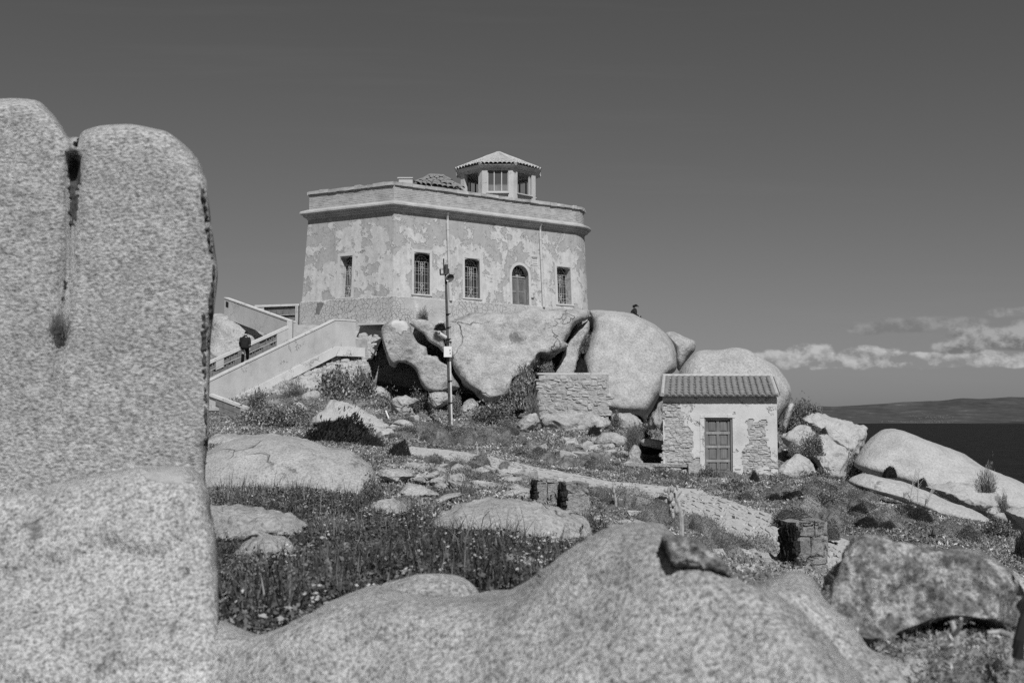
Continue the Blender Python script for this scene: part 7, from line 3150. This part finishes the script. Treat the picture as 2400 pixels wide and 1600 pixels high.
def ground_cover():
    rng = np.random.default_rng(5)
    PC = np.array([tuple(path_at(t, .6))[:2] for t in np.linspace(0, 1, 40)])
    PE = np.array([(q[0] + (r_[0] - q[0]) * t, q[1] + (r_[1] - q[1]) * t) for q, r_ in zip(PATH_XY, PATH_XY[1:]) for t in np.linspace(0, 1, 8)])
    n = 480000
    D = np.exp(rng.uniform(math.log(12.5), math.log(66), n))
    px = rng.uniform(430, 2480, n)
    x = (px - 1200) / F * D
    y = D
    cl = vnoise(x * 1.1 + 3, y * 1.1) + .6 * vnoise(x * 3.1, y * 3.1 + 7)
    keep = (cl > -.22 + rng.normal(size=n) * .3) & ~path_mask(x, y)
    keep &= np.min(np.hypot(x[:, None] - PE[None, :, 0], y[:, None] - PE[None, :, 1]), 1) > .35 * rng.random(n)
    keep &= ~((x > hx0 - .1) & (x < hx1 + .1) & (y > HD - .1) & (y < HD + 5))
    x, y, D, cl = x[keep], y[keep], D[keep], cl[keep]
    n = len(x)
    z = gz(x, y)
    hmax = np.clip(.05 + .09 * (cl + .3), .02, .20)
    from_path = np.min(np.hypot(x[:, None] - PC[None, :, 0], y[:, None] - PC[None, :, 1]), 1)
    hmax *= np.clip((from_path - 1.2) / 2.5, .12, 1)
    hh = rng.random(n) ** .8 * hmax
    s = (.016 + .026 * rng.random(n)) * (D / 14) ** .62
    A = rand_dirs(n, rng) + np.array([0, 0, .55])
    A /= np.linalg.norm(A, axis=1)[:, None]
    B = cross_n(A, rng)
    V, Q = quads(np.stack([x, y, z + hh], -1), A * s[:, None], B * (s * rng.uniform(.25, .5, n))[:, None])
    # the same cover between and beside the near rocks
    k = 70000
    y2 = np.exp(rng.uniform(math.log(4.6), math.log(40), k))
    x2 = rng.uniform(-1.1, 1.1, k) * (y2 * .62 + 2)
    seen = (np.abs(x2 / y2) < .46) & (y2 > 12.5) | (x2 / y2 > -.34) & (x2 / y2 < .12) & (y2 < 12.6)
    ok = ~seen & ~path_mask(x2, y2) & (y2 > 4.8 - .0 * x2)
    x2, y2 = x2[ok], y2[ok]
    z2 = gz(x2, y2)
    A2 = rand_dirs(len(x2), rng) + np.array([0, 0, .5])
    A2 /= np.linalg.norm(A2, axis=1)[:, None]
    s2 = rng.uniform(.008, .022, len(x2)) * np.clip(y2 / 8, .7, 2.2)
    V2_, Q2 = quads(np.stack([x2, y2, z2 + rng.random(len(x2)) * .10], -1), A2 * s2[:, None], cross_n(A2, rng) * (s2 * .4)[:, None])
    Q = np.concatenate([Q, Q2 + len(V)])
    V = np.concatenate([V, V2_])
    o = link(np_mesh('ground_cover', V, Q), 'ground_cover', M['leaf_ground'])
    tag(o, kind='stuff')


ground_cover()


def meadow():
    """the out-of-focus grass and pale flowers between the near rocks"""
    rng = np.random.default_rng(9)
    poly = [(500, 1120), (700, 1150), (830, 1180), (1000, 1225), (1110, 1270), (1260, 1290), (1420, 1240), (1440, 1260), (1280, 1400), (1100, 1440), (640, 1500), (480, 1520)]
    world = [hit(*p) for p in poly]
    xy = [(p.x, p.y) for p in world]
    x0, x1 = min(p[0] for p in xy) - .5, max(p[0] for p in xy) + .3
    y0, y1 = 4.9, max(p[1] for p in xy)
    n = 72000
    y = np.exp(rng.uniform(math.log(y0), math.log(y1), n))
    x = rng.uniform(x0, x1, n)
    c = np.zeros(n, bool)
    for i in range(len(xy)):
        (ax_, ay), (bx_, by) = xy[i - 1], xy[i]
        c ^= ((ay > y) != (by > y)) & (x < (bx_ - ax_) * (y - ay) / (by - ay + 1e-12) + ax_)
    x, y = x[c], y[c]
    n = len(x)
    z = gz(x, y)
    cl = vnoise(x * 2.3, y * 2.3 + 1)
    h = (.06 + .15 * rng.random(n)) * np.clip(1 + 1.1 * cl, .25, 2) * np.where(rng.random(n) < .08, 1.5, 1)
    a = rng.uniform(0, 2 * math.pi, n)
    lean = rng.uniform(.1, .7, n)
    dirx, diry = np.cos(a), np.sin(a)
    w = rng.uniform(.0025, .006, n)
    base = np.stack([x, y, z - .01], -1)
    side = np.stack([-diry, dirx, np.zeros(n)], -1) * w[:, None]
    mid = base + np.stack([dirx * h * lean * .35, diry * h * lean * .35, h * .6], -1)
    tip = base + np.stack([dirx * h * lean, diry * h * lean, h * (1 - .25 * lean)], -1)
    V = np.stack([base - side, base + side, mid + side * .8, mid - side * .8, tip + side * .15, tip - side * .15], 1).reshape(-1, 3)
    k = np.arange(n)[:, None] * 6
    Q = np.concatenate([k + np.array([0, 1, 2, 3]), k + np.array([3, 2, 4, 5])])
    tag(link(np_mesh('meadow_grass', V, Q), 'meadow_grass', M['grass']), kind='stuff')
    # broad low leaves
    m = 76000
    i = rng.integers(0, n, m)
    C = np.stack([x[i] + rng.normal(size=m) * .03, y[i] + rng.normal(size=m) * .03, z[i] + rng.random(m) ** 1.3 * .13 * (1 + .5 * cl[i])], -1)
    A = rand_dirs(m, rng)
    A[:, 2] = A[:, 2] * .5 + .2
    A /= np.linalg.norm(A, axis=1)[:, None]
    B = cross_n(A, rng)
    s = rng.uniform(.010, .026, m)
    V, Q = quads(C, A * s[:, None], B * (s * .5)[:, None])
    tag(link(np_mesh('meadow_leaves', V, Q), 'meadow_leaves', M['meadow_leaf']), kind='stuff')
    # clustered pale flowers: little five-petalled heads
    m = 380
    i = rng.integers(0, n, m)
    keep = (vnoise(x[i] * 1.7 + 9, y[i] * 1.7) > -.25) & ((y[i] < 7.6) | (rng.random(m) < .3))
    i = i[keep]
    Vs, Qs = [], []
    off = 0
    for q in i:
        for _ in range(rng.integers(2, 7)):
            c0 = np.array([x[q], y[q], z[q]]) + np.append(rng.normal(size=2) * .022, .10 + .12 * rng.random() + .05 * cl[q])
            r = rng.uniform(.006, .011)
            up = np.array([rng.normal() * .4, -.5 + rng.normal() * .3, 1.0])
            up /= np.linalg.norm(up)
            u = np.cross(up, [1, 0, 0]); u /= np.linalg.norm(u)
            v = np.cross(up, u)
            for p in range(5):
                t = 2 * math.pi * p / 5
                d_ = u * math.cos(t) + v * math.sin(t)
                e_ = -u * math.sin(t) + v * math.cos(t)
                Vs += [c0, c0 + d_ * r * .7 + e_ * r * .42, c0 + d_ * r * 1.25 + up * .002, c0 + d_ * r * .7 - e_ * r * .42]
                Qs.append((off, off + 1, off + 2, off + 3))
                off += 4
    tag(link(np_mesh('meadow_flowers', np.array(Vs), np.array(Qs)), 'meadow_flowers', M['petal']), kind='stuff')


meadow()


def near_scrub():
    """dry twigs and low leaves in the lower right corner, and in the notches of the near rocks"""
    rng = np.random.default_rng(12)
    parts = []
    for poly, cnt in (([(2110, 1520), (2250, 1490), (2420, 1500), (2440, 1640), (2150, 1640)], 11000), ([(1860, 1330), (2000, 1330), (2010, 1440), (1900, 1400)], 3500), ([(2370, 1280), (2460, 1300), (2460, 1420), (2385, 1380)], 2500)):
        w = [hit(*p) for p in poly]
        xs, ys = [p.x for p in w], [p.y for p in w]
        x = rng.uniform(min(xs), max(xs), cnt)
        y = rng.uniform(min(ys), max(ys), cnt)
        z = gz(x, y)
        C = np.stack([x, y, z + rng.random(cnt) ** 1.5 * (.06 if cnt > 10000 else .14)], -1)
        parts.append((C, y))
    C = np.concatenate([p[0] for p in parts])
    y = np.concatenate([p[1] for p in parts])
    m = len(C)
    A = rand_dirs(m, rng) + np.array([0, 0, .4])
    A /= np.linalg.norm(A, axis=1)[:, None]
    B = cross_n(A, rng)
    s = rng.uniform(.010, .034, m) * np.clip(y / 6, .6, 1.0)
    V, Q = quads(C, A * s[:, None], B * (s * rng.uniform(.08, .35, m))[:, None])
    tag(link(np_mesh('near_scrub', V, Q), 'near_scrub', M['leaf_pale']), kind='stuff')


near_scrub()


# ------------------------------------------------------------------ single stalks and sticks
def stalk(label, pts, D, r, head, name='dry_stalk'):
    rnd = random.Random(len(label))
    P3 = [P(a, b, D) for a, b in pts]
    root = thing(name, label, 'dry plant', P3[0])
    mb = MB()
    mb.tube(P3, [r * (1 - .4 * i / (len(P3) - 1)) for i in range(len(P3))], 6)
    for i in range(1, len(P3) - 1):
        q = P3[i]
        for s in (-1, 1):
            L = rnd.uniform(.04, .1)
            mb.tube([q, q + Vector((s * L * .7, rnd.uniform(-.03, .03), L))], [r * .5, r * .2], 5)
    mb.build('stem', M['dry_stalk'], root)
    mb = MB()
    tip = P3[-1]
    for k in range(head):
        c = tip + Vector((rnd.gauss(0, r * 1.3), rnd.gauss(0, r * 1.3), rnd.uniform(-.30, .02) * 1.0))
        ellipsoid(mb, c, (r * rnd.uniform(.4, .9), r * .6, r * rnd.uniform(.8, 1.8)), 6, 4)
    tag(mb.build('seed_head', M['dry_stalk'], root), kind='stuff')
    return root


stalk('pale dry forked stalk standing behind the near rock, in front of the path', [(1598, 1262), (1597, 1215), (1592, 1186), (1585, 1168), (1575, 1145)], 13.0, .030, 26)
stalk('thin dry stalk on the lower edge of the path', [(1444, 1196), (1443, 1170), (1439, 1150), (1437, 1128)], 22.0, .025, 12)
stalk('short dry stalk by the upper edge of the path', [(1119, 1066), (1119, 1052), (1118, 1044), (1117, 1036)], 40.0, .025, 7)
stalk('dead woody stem before the hut, right of the door', [(1752, 1160), (1745, 1132), (1742, 1112), (1747, 1092)], 36.0, .04, 8)
mb = MB()
fk = P(2243, 1510, 3.5)
mb.tube([fk, P(2240, 1484, 3.5), P(2232, 1455, 3.52)], [.010, .009, .007], 6)
mb.tube([P(2240, 1484, 3.5), P(2250, 1466, 3.47), P(2253, 1448, 3.45)], [.008, .007, .005], 6)
tag(mb.build('forked_stick', M['dry_stalk']), 'blurred pale forked stick in front of the mottled boulder', 'stick')
mb = MB()
mb.tube([P(2314, 1482, 3.9), P(2345, 1480, 3.9), P(2372, 1490, 3.85)], [.008, .011, .009], 6)
tag(mb.build('broken_branch', M['dry_stalk']), 'blurred pale branch lying right of the forked stick', 'stick')
mb = MB()
mb.tube([P(2386, 1540, 3.6), P(2388, 1500, 3.6), P(2400, 1455, 3.62), P(2418, 1420, 3.65)], [.018, .017, .018, .02], 8)
tag(mb.build('charred_stem', M['black_cloth']), 'blurred black stem at the right edge, beside the mottled boulder', 'stem')
rnd = random.Random(2)
for k, (x, y, h) in enumerate(((2132, 1165, 66), (2150, 1170, 74), (2172, 1176, 40))):
    root = P(x, y + 10, 31)
    mb = MB()
    tipx = x + (rnd.random() - .3) * 22
    mb.tube([root, P((x + tipx) / 2, y - h * .5, 31), P(tipx, y - h, 31)], [.012, .010, .005], 5)
    for j in range(8):
        t = .35 + .6 * j / 8
        q = root.lerp(P(tipx, y - h, 31), t)
        L = rnd.uniform(.08, .2)
        mb.tube([q, q + Vector((rnd.choice((-1, 1)) * L * .8, 0, L))], [.006, .003], 4)
    tag(mb.build('fennel_stalk', M['dry_stalk']), ['leftmost of three thin bare stalks before the long slab', 'tallest of three thin bare stalks before the long slab', 'shortest of three thin bare stalks before the long slab'][k], 'dry plant')
